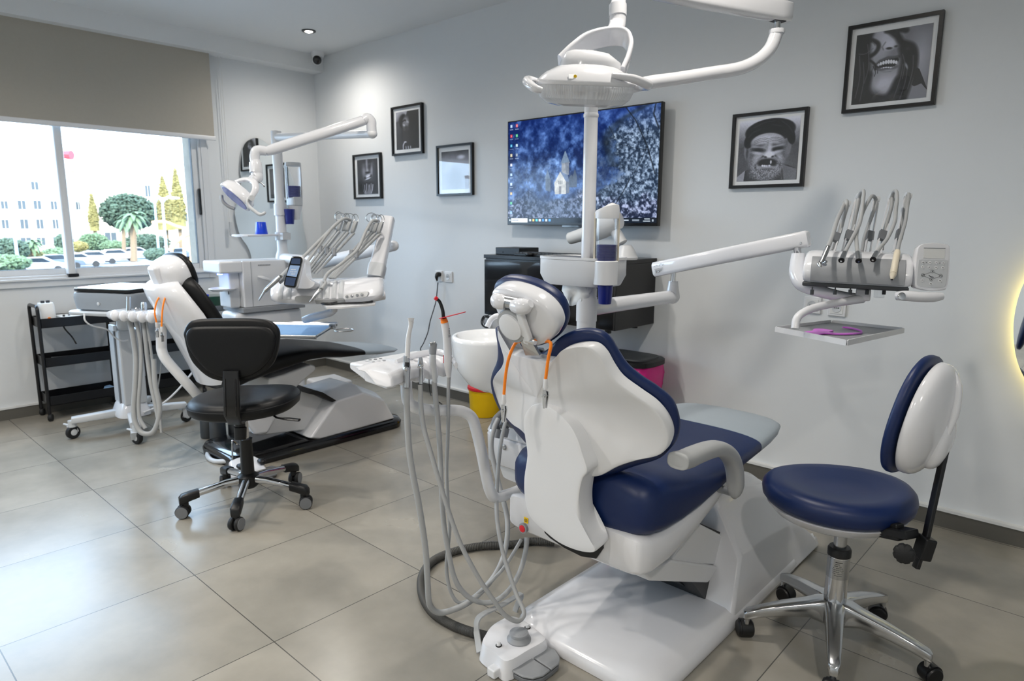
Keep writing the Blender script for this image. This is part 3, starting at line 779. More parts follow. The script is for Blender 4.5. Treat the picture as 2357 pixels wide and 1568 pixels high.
MB().bb((-2.90, 3.017, 1.132), (-2.86, 3.021, 1.138)).build('indicator_slot', 'dark_grey', t, smooth=0)
t = thing('keyboard', 'black keyboard lying on the wall cabinet behind the tray post', 'keyboard', (-2.5, 3.05, 1.12))
MB().bb((-2.73, 2.98, 1.1201), (-2.29, 3.11, 1.134)).build('tray', 'black_plastic', t, smooth=0, bevel=0.003)
m = MB()
for r in range(5):
    for c in range(15):
        m.bb((-2.722 + c * .0285, 2.986 + r * .0235, 1.134), (-2.698 + c * .0285, 3.006 + r * .0235, 1.141))
o = m.build('keys', 'dark_grey', t, smooth=0); o['kind'] = 'stuff'
t = tag(MB().ell((-2.60, 2.966, 1.133), (.03, .014, .0128)).build('computer_mouse', 'black_satin'), 'small black mouse in front of the keyboard on the wall cabinet', 'mouse')

# portable white x-ray camera standing on the right half of the cabinet
xb = W(1440, 600, Y=3.10)
t = thing('dental_camera_gun', 'white handheld x-ray camera standing on the right half of the wall cabinet', 'x-ray camera', (xb.x, 3.1, 1.12))
def q(px, py, Y=3.1): return W(px, py, Y=Y)
m = MB(); m.lathe([(0.0, 0.0), (.062, 0.0), (.066, .012), (.058, .022), (.048, .05), (.030, .075), (0.0, .08)], (xb.x, 3.1, 1.1203)); m.build('stand', 'satin_white', t)
g0, g1 = q(1432, 560), q(1398, 500)
m = MB(); m.tube([g0, (g0 + g1) / 2, g1], [.03, .028, .05], 20); m.build('grip', 'satin_white', t)
h0, h1, h2 = q(1424, 505), q(1392, 518), q(1362, 538)
m = MB(); m.tube(catmull([h0, h1, h2], 5), [.05, .068, .066, .05], 24); m.build('head', 'satin_white', t)
n0, n1 = q(1372, 530), q(1312, 549)
m = MB(); m.tube([n0, n1], [.040, .034], 28); m.build('nozzle', 'matte_white', t)
m = MB(); m.tube([n1, n1 + (n1 - n0).normalized() * .003], [.029, .028], 28); m.build('nozzle_opening', 'pale_grey_plastic', t)

# ------------------------------------------------------------------ sockets and cables
def socket(label, x, z, y=WY, plug=False):
    t = thing('wall_socket', label, 'wall socket', (x, y, z), 'white square wall sockets')
    s = .04
    MB().bb((x - s, y - .011, z - s), (x + s, y, z + s)).build('plate', 'satin_white', t, smooth=0, bevel=0.004)
    MB().bb((x - .029, y - .0135, z - .029), (x + .029, y - .010, z + .029)).build('insert', 'matte_white', t, smooth=0, bevel=0.003)
    m = MB(); m.lathe([(.0195, 0), (.021, .0015), (.0205, .003), (.0185, .0022), (.0, .001)], (x, y - .0130, z), (0, -1, 0), 30); m.build('well', 'pale_grey_plastic', t)
    for dx in (-.0085, .0085): MB().cyl((x + dx, y - .0168, z), (x + dx, y - .012, z), .0026, n=12).build('pin_hole', 'black_plastic', t)
    MB().cyl((x, y - .0168, z - .010 if plug else z), (x, y - .012, z - .01 if plug else z), .0022, n=12).build('pin_hole', 'black_plastic', t)
    return t
socket('white wall socket with a black plug in it, left of the wall cabinet', -3.833, .918, plug=True)
socket('empty white wall socket right beside the plugged one, left of the wall cabinet', -3.725, .916)
socket('white wall socket behind the delivery arm, the left one of the right-hand pair', -1.121, .928)
socket('white wall socket under the instrument head, the right one of the right-hand pair', -1.009, .925)
t = thing('plug_cable', 'black power cable with plug hanging down the back wall from the socket', 'cable', (-3.81, WY - .02, .9))
MB().tube(catmull([(-3.815, WY - .0135, .930), (-3.815, WY - .034, .930), (-3.815, WY - .044, .912), (-3.816, WY - .040, .885)], 5), [.0175, .018, .014, .006], 16).build('plug', 'black_plastic', t)
pp = [(1008, 650), (1004, 690), (999, 710), (990, 740), (985, 765), (975, 790), (968, 806)]
MB().spline([W(x, y, Y=WY - .035 if i < 5 else WY - .06) for i, (x, y) in enumerate(pp)] + [Vector((-3.90, WY - .07, .3)), Vector((-3.88, WY - .07, .012)), Vector((-3.6, WY - .2, .008))], .0038, 8, 8).build('cable', 'black_plastic', t)
c0 = W(1120, 741, Y=WY - .03)
t = thing('cable_coil', 'coiled black cable hanging on the wall at the left end of the wall cabinet', 'cable', tuple(c0))
m = MB()
for k in range(6):
    rr = .040 + .004 * math.sin(k * 2.1); of = Vector((.004 * math.sin(k * 3), .004 * (k - 3), .004 * math.cos(k * 5)))
    m.tube([c0 + of + Vector((rr * 1.05 * math.cos(a), .003 * math.sin(3 * a), rr * math.sin(a))) for a in [2 * PI * i / 28 for i in range(28)]], .0028, 6, closed=True)
m.build('loops', 'black_plastic', t)
MB().spline([c0 + Vector((.01, 0, .04)), c0 + Vector((.03, .0, .055)), Vector((-3.1 if c0.x < -3.1 else c0.x + .08, WY - .03, .75)), Vector((-2.90, WY - .03, .742))], .003, 6).build('lead', 'black_plastic', t)
# ------------------------------------------------------------------ the street beyond the window
GZ = -3.4
defmat('street_asphalt', '6f7276', rough=0.9, var=0.12, scale=0.5)
defmat('facade_white', 'd9d3c7', rough=0.9, var=0.03, scale=1.0)
defmat('facade_cream', 'd6cab4', rough=0.9, var=0.04, scale=1.0)
defmat('facade_window', '3a4248', rough=0.6, var=0.2, scale=2.0)
defmat('leaf_dark', '38483a', rough=0.8, var=0.35, scale=1.6)
defmat('leaf_mid', '4f6248', rough=0.8, var=0.35, scale=1.6)
defmat('leaf_olive', '6a6238', rough=0.8, var=0.35, scale=1.6)
defmat('bark', '6a5a48', rough=0.95, var=0.2, scale=8)
defmat('car_white', 'e3e6ea', rough=0.2, coat=0.6, var=0.01)
defmat('car_grey', '8f9aa8', rough=0.2, coat=0.6, var=0.02)
defmat('car_dark', '46505e', rough=0.2, coat=0.6, var=0.02)
defmat('car_glass', '1f2830', rough=0.08, var=0.1)
defmat('lamp_blue', '9fc3dd', rough=0.5, var=0.02)
defmat('wood_orange', 'd2a06a', rough=0.7, var=0.1)
defmat('crane_red', 'c8343c', rough=0.6, var=0.05)
o = MB().bb((-260, -80, GZ - .3), (-6.2, 160, GZ)).build('street_ground', 'street_asphalt', smooth=0); struct(o)
o['label'] = 'grey street outside'
def far(px, py, D): return W(px, py, D=D)
def ground_at(px, D):
    p = far(px, 560, D); return Vector((p.x, p.y, GZ))
def building(label, pxl, pxr, ytop, D, m, rows, win_px, depth=14):
    a, b = far(pxl, ytop, D), far(pxr, ytop, D * 1.02)
    x = min(a.x, b.x); top = (a.z + b.z) / 2
    t = thing('apartment_building', label, 'building', (x, (a.y + b.y) / 2, GZ), 'buildings across the street')
    MB().bb((x - depth, a.y, GZ), (x, b.y, top)).build('walls', m, t, smooth=0)
    MB().bb((x - depth - .3, a.y - .3, top), (x + .3, b.y + .3, top + .5)).build('roof_parapet', m, t, smooth=0)
    for (px, py, w, h) in win_px:
        p = W(px, py, X=x + .02); w *= .60; h *= .66
        f = MB().bb((x - .2, p.y - w / 2, p.z - h / 2), (x + .06, p.y + w / 2, p.z + h / 2)).build('window', 'facade_window', t, smooth=0)
        mm = MB(); mm.bb((x + .05, p.y - w / 2 - .1, p.z - h / 2 - .15), (x + .25, p.y + w / 2 + .1, p.z - h / 2)); mm.bb((x + .05, p.y - .02, p.z - h / 2), (x + .09, p.y + .02, p.z + h / 2))
        mm.build('window_trim', m, f, smooth=0)
    return t
building('white apartment block with rows of small windows, seen through the left window pane', -60, 172, 300, 96, 'facade_white', 0,
         [(80, 428, 1.5, 1.9), (50, 472, 1.6, 2.0), (86, 472, 1.6, 2.0), (124, 473, 1.4, 2.0), (56, 516, 1.7, 2.2), (92, 516, 1.5, 2.2), (128, 516, 1.3, 2.2), (20, 556, 2.0, 1.8), (60, 556, 2.2, 1.8), (95, 556, 1.8, 1.8), (131, 556, 1.5, 2.2), (10, 472, 1.4, 1.8), (12, 516, 1.4, 2.0)])
building('pale cream building with dark ground openings behind the round dark tree', 176, 300, 395, 112, 'facade_cream', 0, [(180, 474, .8, 1.9), (255, 545, 3.0, 2.2), (215, 500, 1.2, 1.8)])
building('low pale building half hidden behind the conifers at the right side of the window', 322, 480, 372, 118, 'facade_white', 0, [(340, 440, 1.4, 3.0), (352, 480, 1.4, 2.4), (420, 500, 3.0, 2.4)])
# construction crane jib above the roofs
p0, p1 = far(60, 351, 130), far(165, 357, 130)
t = thing('crane_jib', 'red and white crane jib standing above the roofs across the street', 'crane', tuple(p0))
MB().tube([p0, p0.lerp(p1, .55)], .18, 8).build('boom', 'facade_white', t)
MB().tube([p0.lerp(p1, .55), p1], [.5, .9], 8).build('counterweight_boom', 'crane_red', t)
MB().tube([p0.lerp(p1, .6), Vector((p0.lerp(p1, .6).x, p0.lerp(p1, .6).y, GZ))], .4, 8).build('mast', 'facade_white', t)

def foliage(m, c, r, n, seed, leaf=.35, squash=1.0, conic=False):
    rng = random.Random(seed)
    for _ in range(n):
        while True:
            p = Vector((rng.uniform(-1, 1), rng.uniform(-1, 1), rng.uniform(-1, 1)))
            if .3 < p.length < 1: break
        if conic:
            k = (p.z + 1) / 2; p.x *= (1.05 - k); p.y *= (1.05 - k)
        q_ = c + Vector((p.x * r[0], p.y * r[1], p.z * r[2])); s = leaf * rng.uniform(.6, 1.4)
        d = Vector((rng.uniform(-1, 1), rng.uniform(-1, 1), rng.uniform(-.3, 1))).normalized(); x, y = basis(d)
        m.add([q_ + x * s, q_ + y * s * .7, q_ - x * s, q_ - y * s * .7, q_ + d * s * .5, q_ - d * s * .4], [(0, 1, 4), (1, 2, 4), (2, 3, 4), (3, 0, 4), (1, 0, 5), (2, 1, 5), (3, 2, 5), (0, 3, 5)])
def tree(name, label, pxc, ytop, ybot, wpx, D, m, n=700, conic=False, trunk=True, leaf=.42, seed=1):
    t0, b0 = far(pxc, ytop, D), far(pxc, ybot, D)
    c = (t0 + b0) / 2; rz = (t0.z - b0.z) / 2; rx = wpx / FPX * D / 2
    t = thing(name, label, 'tree', (c.x, c.y, GZ), 'trees and bushes across the street')
    k = MB()
    foliage(k, c, (rx, rx, rz), int(n * 2.6), seed, leaf * .55, conic=conic)
    k.ell(c, (rx * .66, rx * .66, rz * .70), 12, 8) if not conic else k.lathe([(rx * .7, -rz), (rx * .55, -rz * .2), (rx * .1, rz * .8)], c, n=10)
    k.build('foliage', m, t, smooth=0)
    if trunk and c.z - rz * .5 > GZ + .5:
        MB().tube([Vector((c.x, c.y, GZ)), Vector((c.x + .1, c.y, (GZ + c.z) / 2)), c], [.32, .22], 8).build('trunk', 'bark', t)
    return t
tree('round_tree', 'large round dark green tree in the middle of the window view', 296, 446, 530, 118, 98, 'leaf_dark', 1500, leaf=.5, seed=2)
tree('conifer', 'tall slim yellow-green conifer at the right of the window view', 408, 388, 528, 46, 92, 'leaf_olive', 900, conic=True, leaf=.45, seed=3)
tree('conifer', 'shaggy olive conifer left of the tallest one, behind the street lamps', 378, 405, 530, 56, 110, 'leaf_olive', 900, conic=True, leaf=.5, seed=4)
tree('conifer', 'thin sunlit ochre conifer left of the round dark tree', 214, 446, 532, 30, 94, 'leaf_olive', 500, conic=True, leaf=.4, seed=5)
for i, (x, yt, yb, w, D, m, lb) in enumerate((
        (18, 548, 606, 84, 66, 'leaf_dark', 'dark green bush at the left edge of the window view'),
        (10, 587, 625, 100, 54, 'leaf_mid', 'low green bush in front of the dark one at the left window edge'),
        (128, 570, 612, 60, 80, 'leaf_mid', 'green bush just left of the window centre bar'),
        (78, 577, 610, 44, 71, 'leaf_olive', 'yellow-green shrub under the small palm'),
        (148, 537, 585, 36, 88, 'leaf_dark', 'dark bush partly behind the window centre bar'),
        (216, 536, 578, 60, 92, 'leaf_mid', 'green bush below the ochre conifer'),
        (182, 556, 580, 34, 84, 'leaf_olive', 'yellow-green shrub right beside the window centre bar'),
        (338, 538, 580, 100, 94, 'leaf_dark', 'wide green bush below the round dark tree'),
        (262, 554, 580, 56, 88, 'leaf_mid', 'low hedge between the two bushes behind the parked cars'),
        (360, 572, 600, 50, 68, 'leaf_dark', 'green bush right of the parked white cars'))):
    tree('bush', lb, x, yt, yb, w, D, m, 520, trunk=False, leaf=.36, seed=20 + i)
def palm(label, px, ytop, ybase, D, s):
    b = far(px, ybase, D); tp = far(px, ytop, D)
    t = thing('palm_tree', label, 'palm', (b.x, b.y, GZ), 'palms across the street')
    MB().tube([Vector((b.x, b.y, GZ)), tp], [.28 * s, .2 * s], 8).build('trunk', 'bark', t)
    k = MB()
    for i in range(26):
        a = 2 * PI * i / 26 * 3.1; e = .9 - 1.5 * (i / 26); L = 1.25 * s
        pts = [tp + Vector((math.cos(a) * L * u * math.cos(e * .5), math.sin(a) * L * u * math.cos(e * .5), L * (u * e - .8 * u * u))) for u in (0, .33, .66, 1)]
        k.tube(pts, [.05 * s, .2 * s, .16 * s, .02], 4, flat=.25)
    k.build('fronds', 'leaf_mid', t, smooth=0)
palm('small palm in front of the white apartment block', 74, 558, 600, 69, 1.0)
palm('palm with pale trunk in front of the round dark tree', 306, 497, 575, 79, 1.45)
palm('second palm just left of the pale-trunked one', 284, 510, 575, 84, 1.0)

def car(label, px, py, D, m, ang, big=1.0):
    p = far(px, py, D)
    t = thing('parked_car', label, 'car', (p.x, p.y, GZ), 'cars parked along the street')
    ca, sa = math.cos(ang), math.sin(ang)
    f, s = Vector((ca, sa, 0)), Vector((-sa, ca, 0)); o = Vector((p.x, p.y, GZ)); up = Vector((0, 0, 1))
    def sect(prof, w): return [[o + f * x * big + s * (w * k) + up * z * big for x, z in prof] for k in (-1, 1)]
    body = [(-2.1, .35), (-2.15, .75), (-1.9, .92), (-1.0, .98), (1.1, .98), (1.95, .86), (2.15, .65), (2.12, .35)]
    MB().loft(sect(body, .85)).build('body', m, t, smooth=0, bevel=.08)
    cab = [(-1.75, .95), (-1.25, 1.42), (.25, 1.46), (1.05, .97)]
    MB().loft(sect(cab, .72)).build('cabin', m, t, smooth=0, bevel=.06)
    gl = [(-1.55, .99), (-1.18, 1.36), (.2, 1.39), (.85, .99)]
    MB().loft(sect(gl, .735)).build('side_glass', 'car_glass', t, smooth=0)
    for x in (-1.35, 1.35):
        for k in (-1, 1):
            a = o + f * x * big + s * (.86 * k) + up * .33
            MB().cyl(a, a - s * (.2 * k), .33, n=16).build('wheel', 'black_rubber', t)
ry = 1.35
car('white hatchback right beside the window centre bar', 184, 597, 70, 'car_white', ry)
car('white parked saloon, second from the centre bar', 224, 592, 75, 'car_white', ry)
car('white parked saloon in the middle of the car row', 272, 588, 80, 'car_white', ry + .08)
car('white car at the right end of the car row', 316, 582, 86, 'car_white', ry + .1)
car('grey car low at the left part of the window', 95, 612, 62, 'car_grey', ry - .1)
car('dark blue car under the bushes at the left part of the window', 138, 606, 67, 'car_dark', ry)
car('dark grey car behind the orange pergola posts', 410, 572, 84, 'car_dark', ry + .1)
def lamp(label, px, ytop, D, arm, m='lamp_blue'):
    tp = far(px, ytop, D); b = Vector((tp.x, tp.y, GZ))
    t = thing('street_lamp', label, 'street lamp', tuple(b), 'street lamps outside the window')
    MB().tube([b, tp], [.13, .09], 8).build('post', m, t)
    for k, s in enumerate(arm):
        e = far(px + s, ytop - 12, D)
        MB().spline([tp, tp.lerp(e, .5) + Vector((0, 0, .35)), e], .07, 6).build('arm', m, t)
        MB().ell(e, (.2, .55, .12), 10, 6).build('lamp_head', 'facade_white', t)
lamp('street lamp with two curved arms, tallest beside the conifers', 374, 468, 60, (-15, 26))
lamp('blue-grey street lamp just left of the two-armed one', 356, 470, 72, (18,))
lamp('pale blue street lamp in front of the white apartment block', 25, 468, 54, (12,))
# orange timber pergola by the pavement
t = thing('pergola', 'small orange timber shelter with curved beam at the right side of the window view', 'shelter', tuple(ground_at(412, 55)))
for xs, D in ((395, 55), (422, 54), (437, 56)):
    b = ground_at(xs, D); a = far(xs, 545 if xs > 400 else 574, D)
    MB().tube([b, a], .12, 8).build('post', 'wood_orange', t)
MB().spline([far(392, 578, 55), far(408, 556, 55), far(432, 541, 55), far(450, 536, 55)], .16, 8).build('beam', 'wood_orange', t)
MB().spline([far(350, 512, 57), far(380, 511, 57), far(410, 522, 57), far(440, 528, 57)], .12, 8).build('upper_beam', 'wood_orange', t)
# ------------------------------------------------------------------ blue dental chair in front
CX = -1.10
def back_yc(z): return 1.39 - (z - .64) * .28
def on_back(px, py, off=0.0, k=1.2):
    """pixel -> point on the curved backrest surface, off metres towards the patient's side"""
    y = 1.33
    for _ in range(40):
        p = W(px, py, Y=y); yn = back_yc(p.z) + off + k * min(abs(p.x - CX), .33) ** 2; y = y * .6 + yn * .4
    return W(px, py, Y=y)
REAR = Vector((0, -1, -.28)).normalized()
t = thing('dental_chair', 'navy blue dental chair with white shell in the foreground', 'dental chair', (-1.10, 2.0, 0))
# base plate and rear hump
def rrect(x0, x1, y0, y1, z, r, n=7):
    out = []
    for cx_, cy_, a0 in ((x1 - r, y1 - r, 0), (x0 + r, y1 - r, 90), (x0 + r, y0 + r, 180), (x1 - r, y0 + r, 270)):
        for i in range(n + 1):
            a = math.radians(a0 + 90 * i / n); out.append(Vector((cx_ + r * math.cos(a), cy_ + r * math.sin(a), z)))
    return out
m = MB()
m.loft([rrect(-1.375, -.825, 1.475, 2.60, .002, .10), rrect(-1.378, -.822, 1.472, 2.60, .022, .10), rrect(-1.368, -.832, 1.482, 2.60, .042, .09), rrect(-1.335, -.865, 1.515, 2.58, .056, .07), rrect(-1.28, -.92, 1.58, 2.55, .060, .05)])
base = m.build('base_plate', 'gloss_white', t, smooth=60)
m = MB()
def hump(y, k, flare=0.0):
    pr = [(-.818, 0.004), (-.835, .05), (-.868, .195 * k), (-.955, .36 * k), (-1.02, .405 * k), (-1.20, .405 * k), (-1.27, .36 * k), (-1.335, .195 * k), (-1.365, .05), (-1.382, 0.004)]
    return [Vector((x, y + flare * (1 - min(z / .2, 1)), z)) for x, z in pr]
m.loft([hump(2.10, .97, -.15), hump(2.13, 1.0, -.12), hump(2.30, .98), hump(2.50, .85), hump(2.66, .62), hump(2.74, .35), hump(2.77, .15)])
m.build('base_housing', 'gloss_white', t, smooth=60, bevel=.03, seg=4, blimit=20)
def ox(pts, x): return [W(a, b, X=x) for a, b in pts]
o = MB().prism(ox([(1548, 1330), (1640, 1395), (1690, 1252), (1600, 1215), (1560, 1280)], -.99), (-.25, 0.0, 0)).build('arm_recess_shade', 'black_plastic', t, smooth=0)  # black block puts the shade of the opening behind the arm into colour
MB().prism(ox([(1470, 1300), (1546, 1287), (1600, 1200), (1692, 1247), (1660, 1302), (1548, 1300)], -.93), (-.32, 0, 0)).build('lift_arm', 'satin_white', t, smooth=0, bevel=.010)
MB().prism(ox([(1480, 1322), (1546, 1290), (1656, 1306), (1647, 1318), (1631, 1343), (1500, 1339)], -.915), (-.35, 0, 0)).build('lift_arm_cover', 'satin_white', t, smooth=0, bevel=.008)
MB().prism(ox([(1590, 1196), (1614, 1206), (1700, 1244), (1692, 1264), (1668, 1308), (1645, 1386), (1632, 1392), (1600, 1350), (1560, 1300)], -.937), (-.2, 0, 0)).build('arm_gap_shade', 'black_plastic', t, smooth=0)  # black sheet in place of the shade between lift arm and housing
# seat shell under the cushion
m = MB()
def shell(y, x0, x1, z0, z1, n=6): return m.section(((x0 + x1) / 2, y, (z0 + z1) / 2), x1 - x0, z1 - z0, n, 32)
m.loft([shell(1.424, -1.318, -.868, .402, .50, 9), shell(1.434, -1.325, -.855, .392, .505, 8), shell(1.48, -1.325, -.848, .378, .50), shell(1.56, -1.325, -.845, .385, .50), shell(1.70, -1.325, -.845, .418, .51), shell(1.85, -1.325, -.848, .470, .53), shell(1.98, -1.30, -.87, .515, .55)])
sh = m.build('seat_shell', 'gloss_white', t, smooth=50)
MB().prism([W(a, b, Y=1.423) for a, b in [(1252, 1213), (1256, 1226), (1268, 1238), (1300, 1260), (1340, 1280), (1374, 1285), (1390, 1262), (1388, 1230), (1360, 1200)]], (0, -.004, 0)).build('hinge_slot', 'black_plastic', sh, smooth=0)
bc = W(1207, 1215, Y=1.424)
MB().lathe([(0, 0), (.0155, 0), (.0165, .004), (.0155, .009), (.012, .010), (0, .006)], bc, (0, -1, 0)).build('button_collar', 'grey_plastic', sh)
plabel(MB().lathe([(0, .005), (.0115, .006), (.0110, .011), (.008, .0125), (0, .013)], bc, (0, -1, 0)).build('stop_button', 'red_plastic', sh), 'red emergency stop button')
lc = W(1211, 1198, Y=1.4225)
plabel(MB().bb(lc + Vector((-.0075, -.0012, -.0085)), lc + Vector((.0075, .0008, .0085))).build('warning_sticker', 'yellow_plastic', sh, smooth=0), 'small yellow warning sticker')
MB().tube([lc + Vector((math.cos(a) * .0048, -.0016, math.sin(a) * .0048)) for a in [2 * PI * i / 20 for i in range(20)]], .0006, 5, closed=True).bb(lc + Vector((-.0006, -.0022, -.003)), lc + Vector((.0006, -.0014, .003))).build('sticker_symbol', 'dark_line', sh, smooth=0)
# seat cushion and leg rest
m = MB()
def cs(y, w, z0, z1, n=4.0, x=-1.085): return m.section((x, y, (z0 + z1) / 2), w, z1 - z0, n, 40)
m.loft([cs(1.425, .34, .520, .610, 2.6), cs(1.430, .42, .500, .632, 3), cs(1.445, .465, .486, .650, 3.4), cs(1.475, .488, .476, .662, 3.8), cs(1.53, .50, .470, .662), cs(1.62, .505, .472, .640), cs(1.72, .505, .485, .618), cs(1.85, .505, .508, .606, 3.6), cs(2.0, .50, .535, .612, 3.2), cs(2.135, .495, .545, .620, 3.0)])
m.build('seat_cushion', 'leather_blue', t, smooth=60)
m = MB()
m.loft([cs(2.13, .497, .546, .621, 3), cs(2.22, .485, .550, .622, 3), cs(2.32, .455, .552, .620, 2.8), cs(2.40, .41, .556, .614, 2.6), cs(2.435, .35, .566, .606, 2.4), cs(2.447, .24, .576, .596, 2)])
plabel(m.build('foot_cover', 'vinyl_grey', t, smooth=60), 'smooth grey foot cover on the leg rest')
m = MB()
m.loft([m.section((-1.085, y, z), w, .012, 4, 20) for y, z, w in ((2.1, .540, .36), (2.25, .545, .40), (2.40, .552, .34))])
m.build('leg_rest_board', 'cream_plastic', t, smooth=50)
# backrest
so_ = [(1153, 754), (1158, 786), (1175, 807), (1212, 818), (1251, 826), (1275, 828), (1286, 818), (1300, 803), (1325, 795), (1349, 793), (1370, 798), (1388, 816), (1405, 846), (1426, 874), (1465, 903), (1503, 930), (1528, 958), (1542, 989), (1543, 1014), (1533, 1035), (1510, 1047), (1468, 1056), (1426, 1070), (1390, 1089), (1360, 1092), (1300, 1080), (1250, 1040), (1210, 990), (1185, 972), (1163, 945), (1148, 909), (1140, 877), (1146, 860), (1160, 842), (1166, 822), (1160, 798), (1152, 770)]
cu_ = [(1145, 752), (1150, 790), (1149, 825), (1137, 856), (1134, 880), (1141, 912), (1160, 950), (1200, 1000), (1260, 1060), (1330, 1095), (1400, 1092), (1460, 1072), (1515, 1055), (1540, 1036), (1557, 1012), (1563, 985), (1561, 958), (1547, 924), (1514, 895), (1472, 867), (1440, 839), (1419, 807), (1402, 779), (1381, 763), (1353, 757), (1325, 760), (1296, 772), (1277, 789), (1262, 803), (1240, 812), (1205, 806), (1175, 795), (1157, 770)]
P = catmull([on_back(a, b) for a, b in so_], 4, closed=True)
cz = Vector((CX - .03, back_yc(.86) + .01, .86))
MB().pad(P, REAR, .004, .02, p=9, rings=5, c=cz, edge=.010).build('back_shell', 'satin_white', t, smooth=50)
P = catmull([on_back(a, b, .045) for a, b in cu_], 4, closed=True)
MB().pad(P, -REAR, .030, .022, p=2.6, rings=8, c=cz + Vector((0, .045, 0)), edge=.006).build('back_cushion', 'leather_blue', t, smooth=60)
sp_ = [(1217, 968), (1221, 947), (1233, 930), (1254, 922), (1275, 928), (1300, 946), (1325, 972), (1342, 1003), (1354, 1040), (1364, 1075), (1353, 1095), (1346, 1126), (1344, 1160), (1349, 1200), (1362, 1232), (1380, 1250), (1377, 1263), (1342, 1259), (1299, 1241), (1261, 1211), (1231, 1180), (1220, 1139), (1219, 1092), (1226, 1041), (1221, 1000)]
P = catmull([W(a, b, Y=1.350 + .024 * max(0, (b - 940) / 320)) for a, b in sp_], 4, closed=True)
MB().pad(P, (0, -1, -.15), .010, .03, p=8, rings=6, edge=.016).build('spine_cover', 'satin_white', t, smooth=50)
# headrest with its double-jointed bracket
HN = Vector((0, -.93, -.36)).normalized()
h0 = Vector((CX, 1.262, 1.097))
hs_ = [(1146, 675), (1147, 660), (1161, 652), (1191, 654), (1230, 667), (1261, 686), (1282, 709), (1292, 733), (1291, 751), (1279, 772), (1265, 782), (1240, 788), (1216, 780), (1184, 751), (1160, 716)]
hc_ = [(1144, 668), (1145, 650), (1153, 641), (1170, 635), (1205, 638), (1240, 649), (1272, 667), (1296, 691), (1306, 719), (1304, 744), (1291, 768), (1268, 785), (1238, 792), (1205, 776), (1172, 742), (1153, 706)]
P = catmull([WP(a, b, h0, HN) for a, b in hs_], 5, closed=True)
hd = MB().pad(P, HN, .024, .012, p=3.2, rings=7, edge=.012).build('headrest_shell', 'gloss_white', t, smooth=60)
h1 = h0 - HN * .045
P = catmull([WP(a, b, h1, HN) for a, b in hc_], 5, closed=True)
MB().pad(P, -HN, .030, .024, p=2.4, rings=8, edge=.006).build('headrest_cushion', 'leather_blue', t, smooth=60)
def hp(px, py, off): return WP(px, py, h0 + HN * off, HN)
m = MB(); m.tube(catmull([hp(1142, 690, .045), hp(1152, 695, .047), hp(1165, 700, .045)], 4), [.016, .020, .019, .015], 16); m.ell(hp(1143, 692, .043), (.016, .016, .02)); m.build('hinge_cap', 'gloss_white', hd)
m = MB(); m.tube(catmull([hp(1185, 704, .045), hp(1205, 706, .050), hp(1222, 699, .045)], 4), [.017, .021, .019, .010], 16); m.build('hinge_cap', 'gloss_white', hd)
m = MB(); m.tube([hp(1150, 692, .040), hp(1205, 703, .040)], .016, 20); m.build('hinge_barrel', 'steel', hd)
m = MB(); m.prism([hp(1160, 690, .030), hp(1182, 696, .030), hp(1232, 790, .028), hp(1246, 815, .02), hp(1214, 815, .02), hp(1205, 790, .028)], HN * .008); m.build('bracket', 'steel', hd, smooth=0)
m = MB(); m.prism([hp(1192, 706, .046), hp(1206, 712, .046), hp(1228, 778, .040), hp(1224, 790, .038), hp(1212, 786, .038), hp(1198, 730, .044)], HN * .014); m.build('release_lever', 'satin_white', hd, smooth=0, bevel=.004)
kc = hp(1177, 752, .052)
m = MB()
kr = []
for r_, z_ in ((.0, -.02), (.047, -.02), (.047, -.004), (.044, .002), (.0, .002)):
    x_, y_ = basis(HN); kr.append([kc + HN * z_ + (x_ * math.cos(a) + y_ * math.sin(a)) * (max(r_, 1e-4) * (1 - .035 * (math.cos(6 * a) > .72) * (r_ > .043))) for a in [2 * PI * i / 72 for i in range(72)]])
m.loft(kr); kn = m.build('adjusting_knob', 'arm_grey', hd, smooth=50)
m = MB(); m.lathe([(0, .0015), (.036, .002), (.035, .007), (.025, .0095), (0, .010)], kc, HN); m.build('knob_cap', 'satin_white', hd)
m = MB(); m.cyl(hp(1212, 783, .045), hp(1232, 787, .045), .0085, n=20); m.build('pivot_pin', 'chrome', hd)
m = MB(); m.prism([W(1213, 800, Y=1.335), W(1240, 803, Y=1.335), W(1249, 826, Y=1.35), W(1222, 822, Y=1.35)], (0, .02, 0)); m.build('neck_plate', 'steel', t, smooth=0)
# right armrest
ap = catmull([W(a, b, X=-.785) for a, b in [(1559, 1062), (1562, 1061), (1580, 1056), (1600, 1047), (1630, 1036), (1655, 1033), (1677, 1047), (1689, 1073), (1693, 1110), (1690, 1148)]], 5)
m = MB()
rings = []
n = len(ap)
for i, p in enumerate(ap):
    d = (ap[min(i + 1, n - 1)] - ap[max(i - 1, 0)]).normalized(); f = i / (n - 1)
    y = d.cross(Vector((1, 0, 0))).normalized()
    e = (.22, .62, .82, .93)[min(i, n - 1 - i)] if min(i, n - 1 - i) < 4 else 1.0
    rings.append(m.section(p, (.062 - .016 * f) * e, (.044 - .002 * f) * e, 2.8, 24, (1, 0, 0), y))
m.loft(rings); ar = m.build('armrest', 'arm_grey', t, smooth=60)
m = MB(); m.cyl(W(1690, 1135, X=-.80), Vector((-.88, W(1690, 1135, X=-.80).y, W(1690, 1135, X=-.80).z)), .012); m.build('armrest_pin', 'grey_plastic', t)

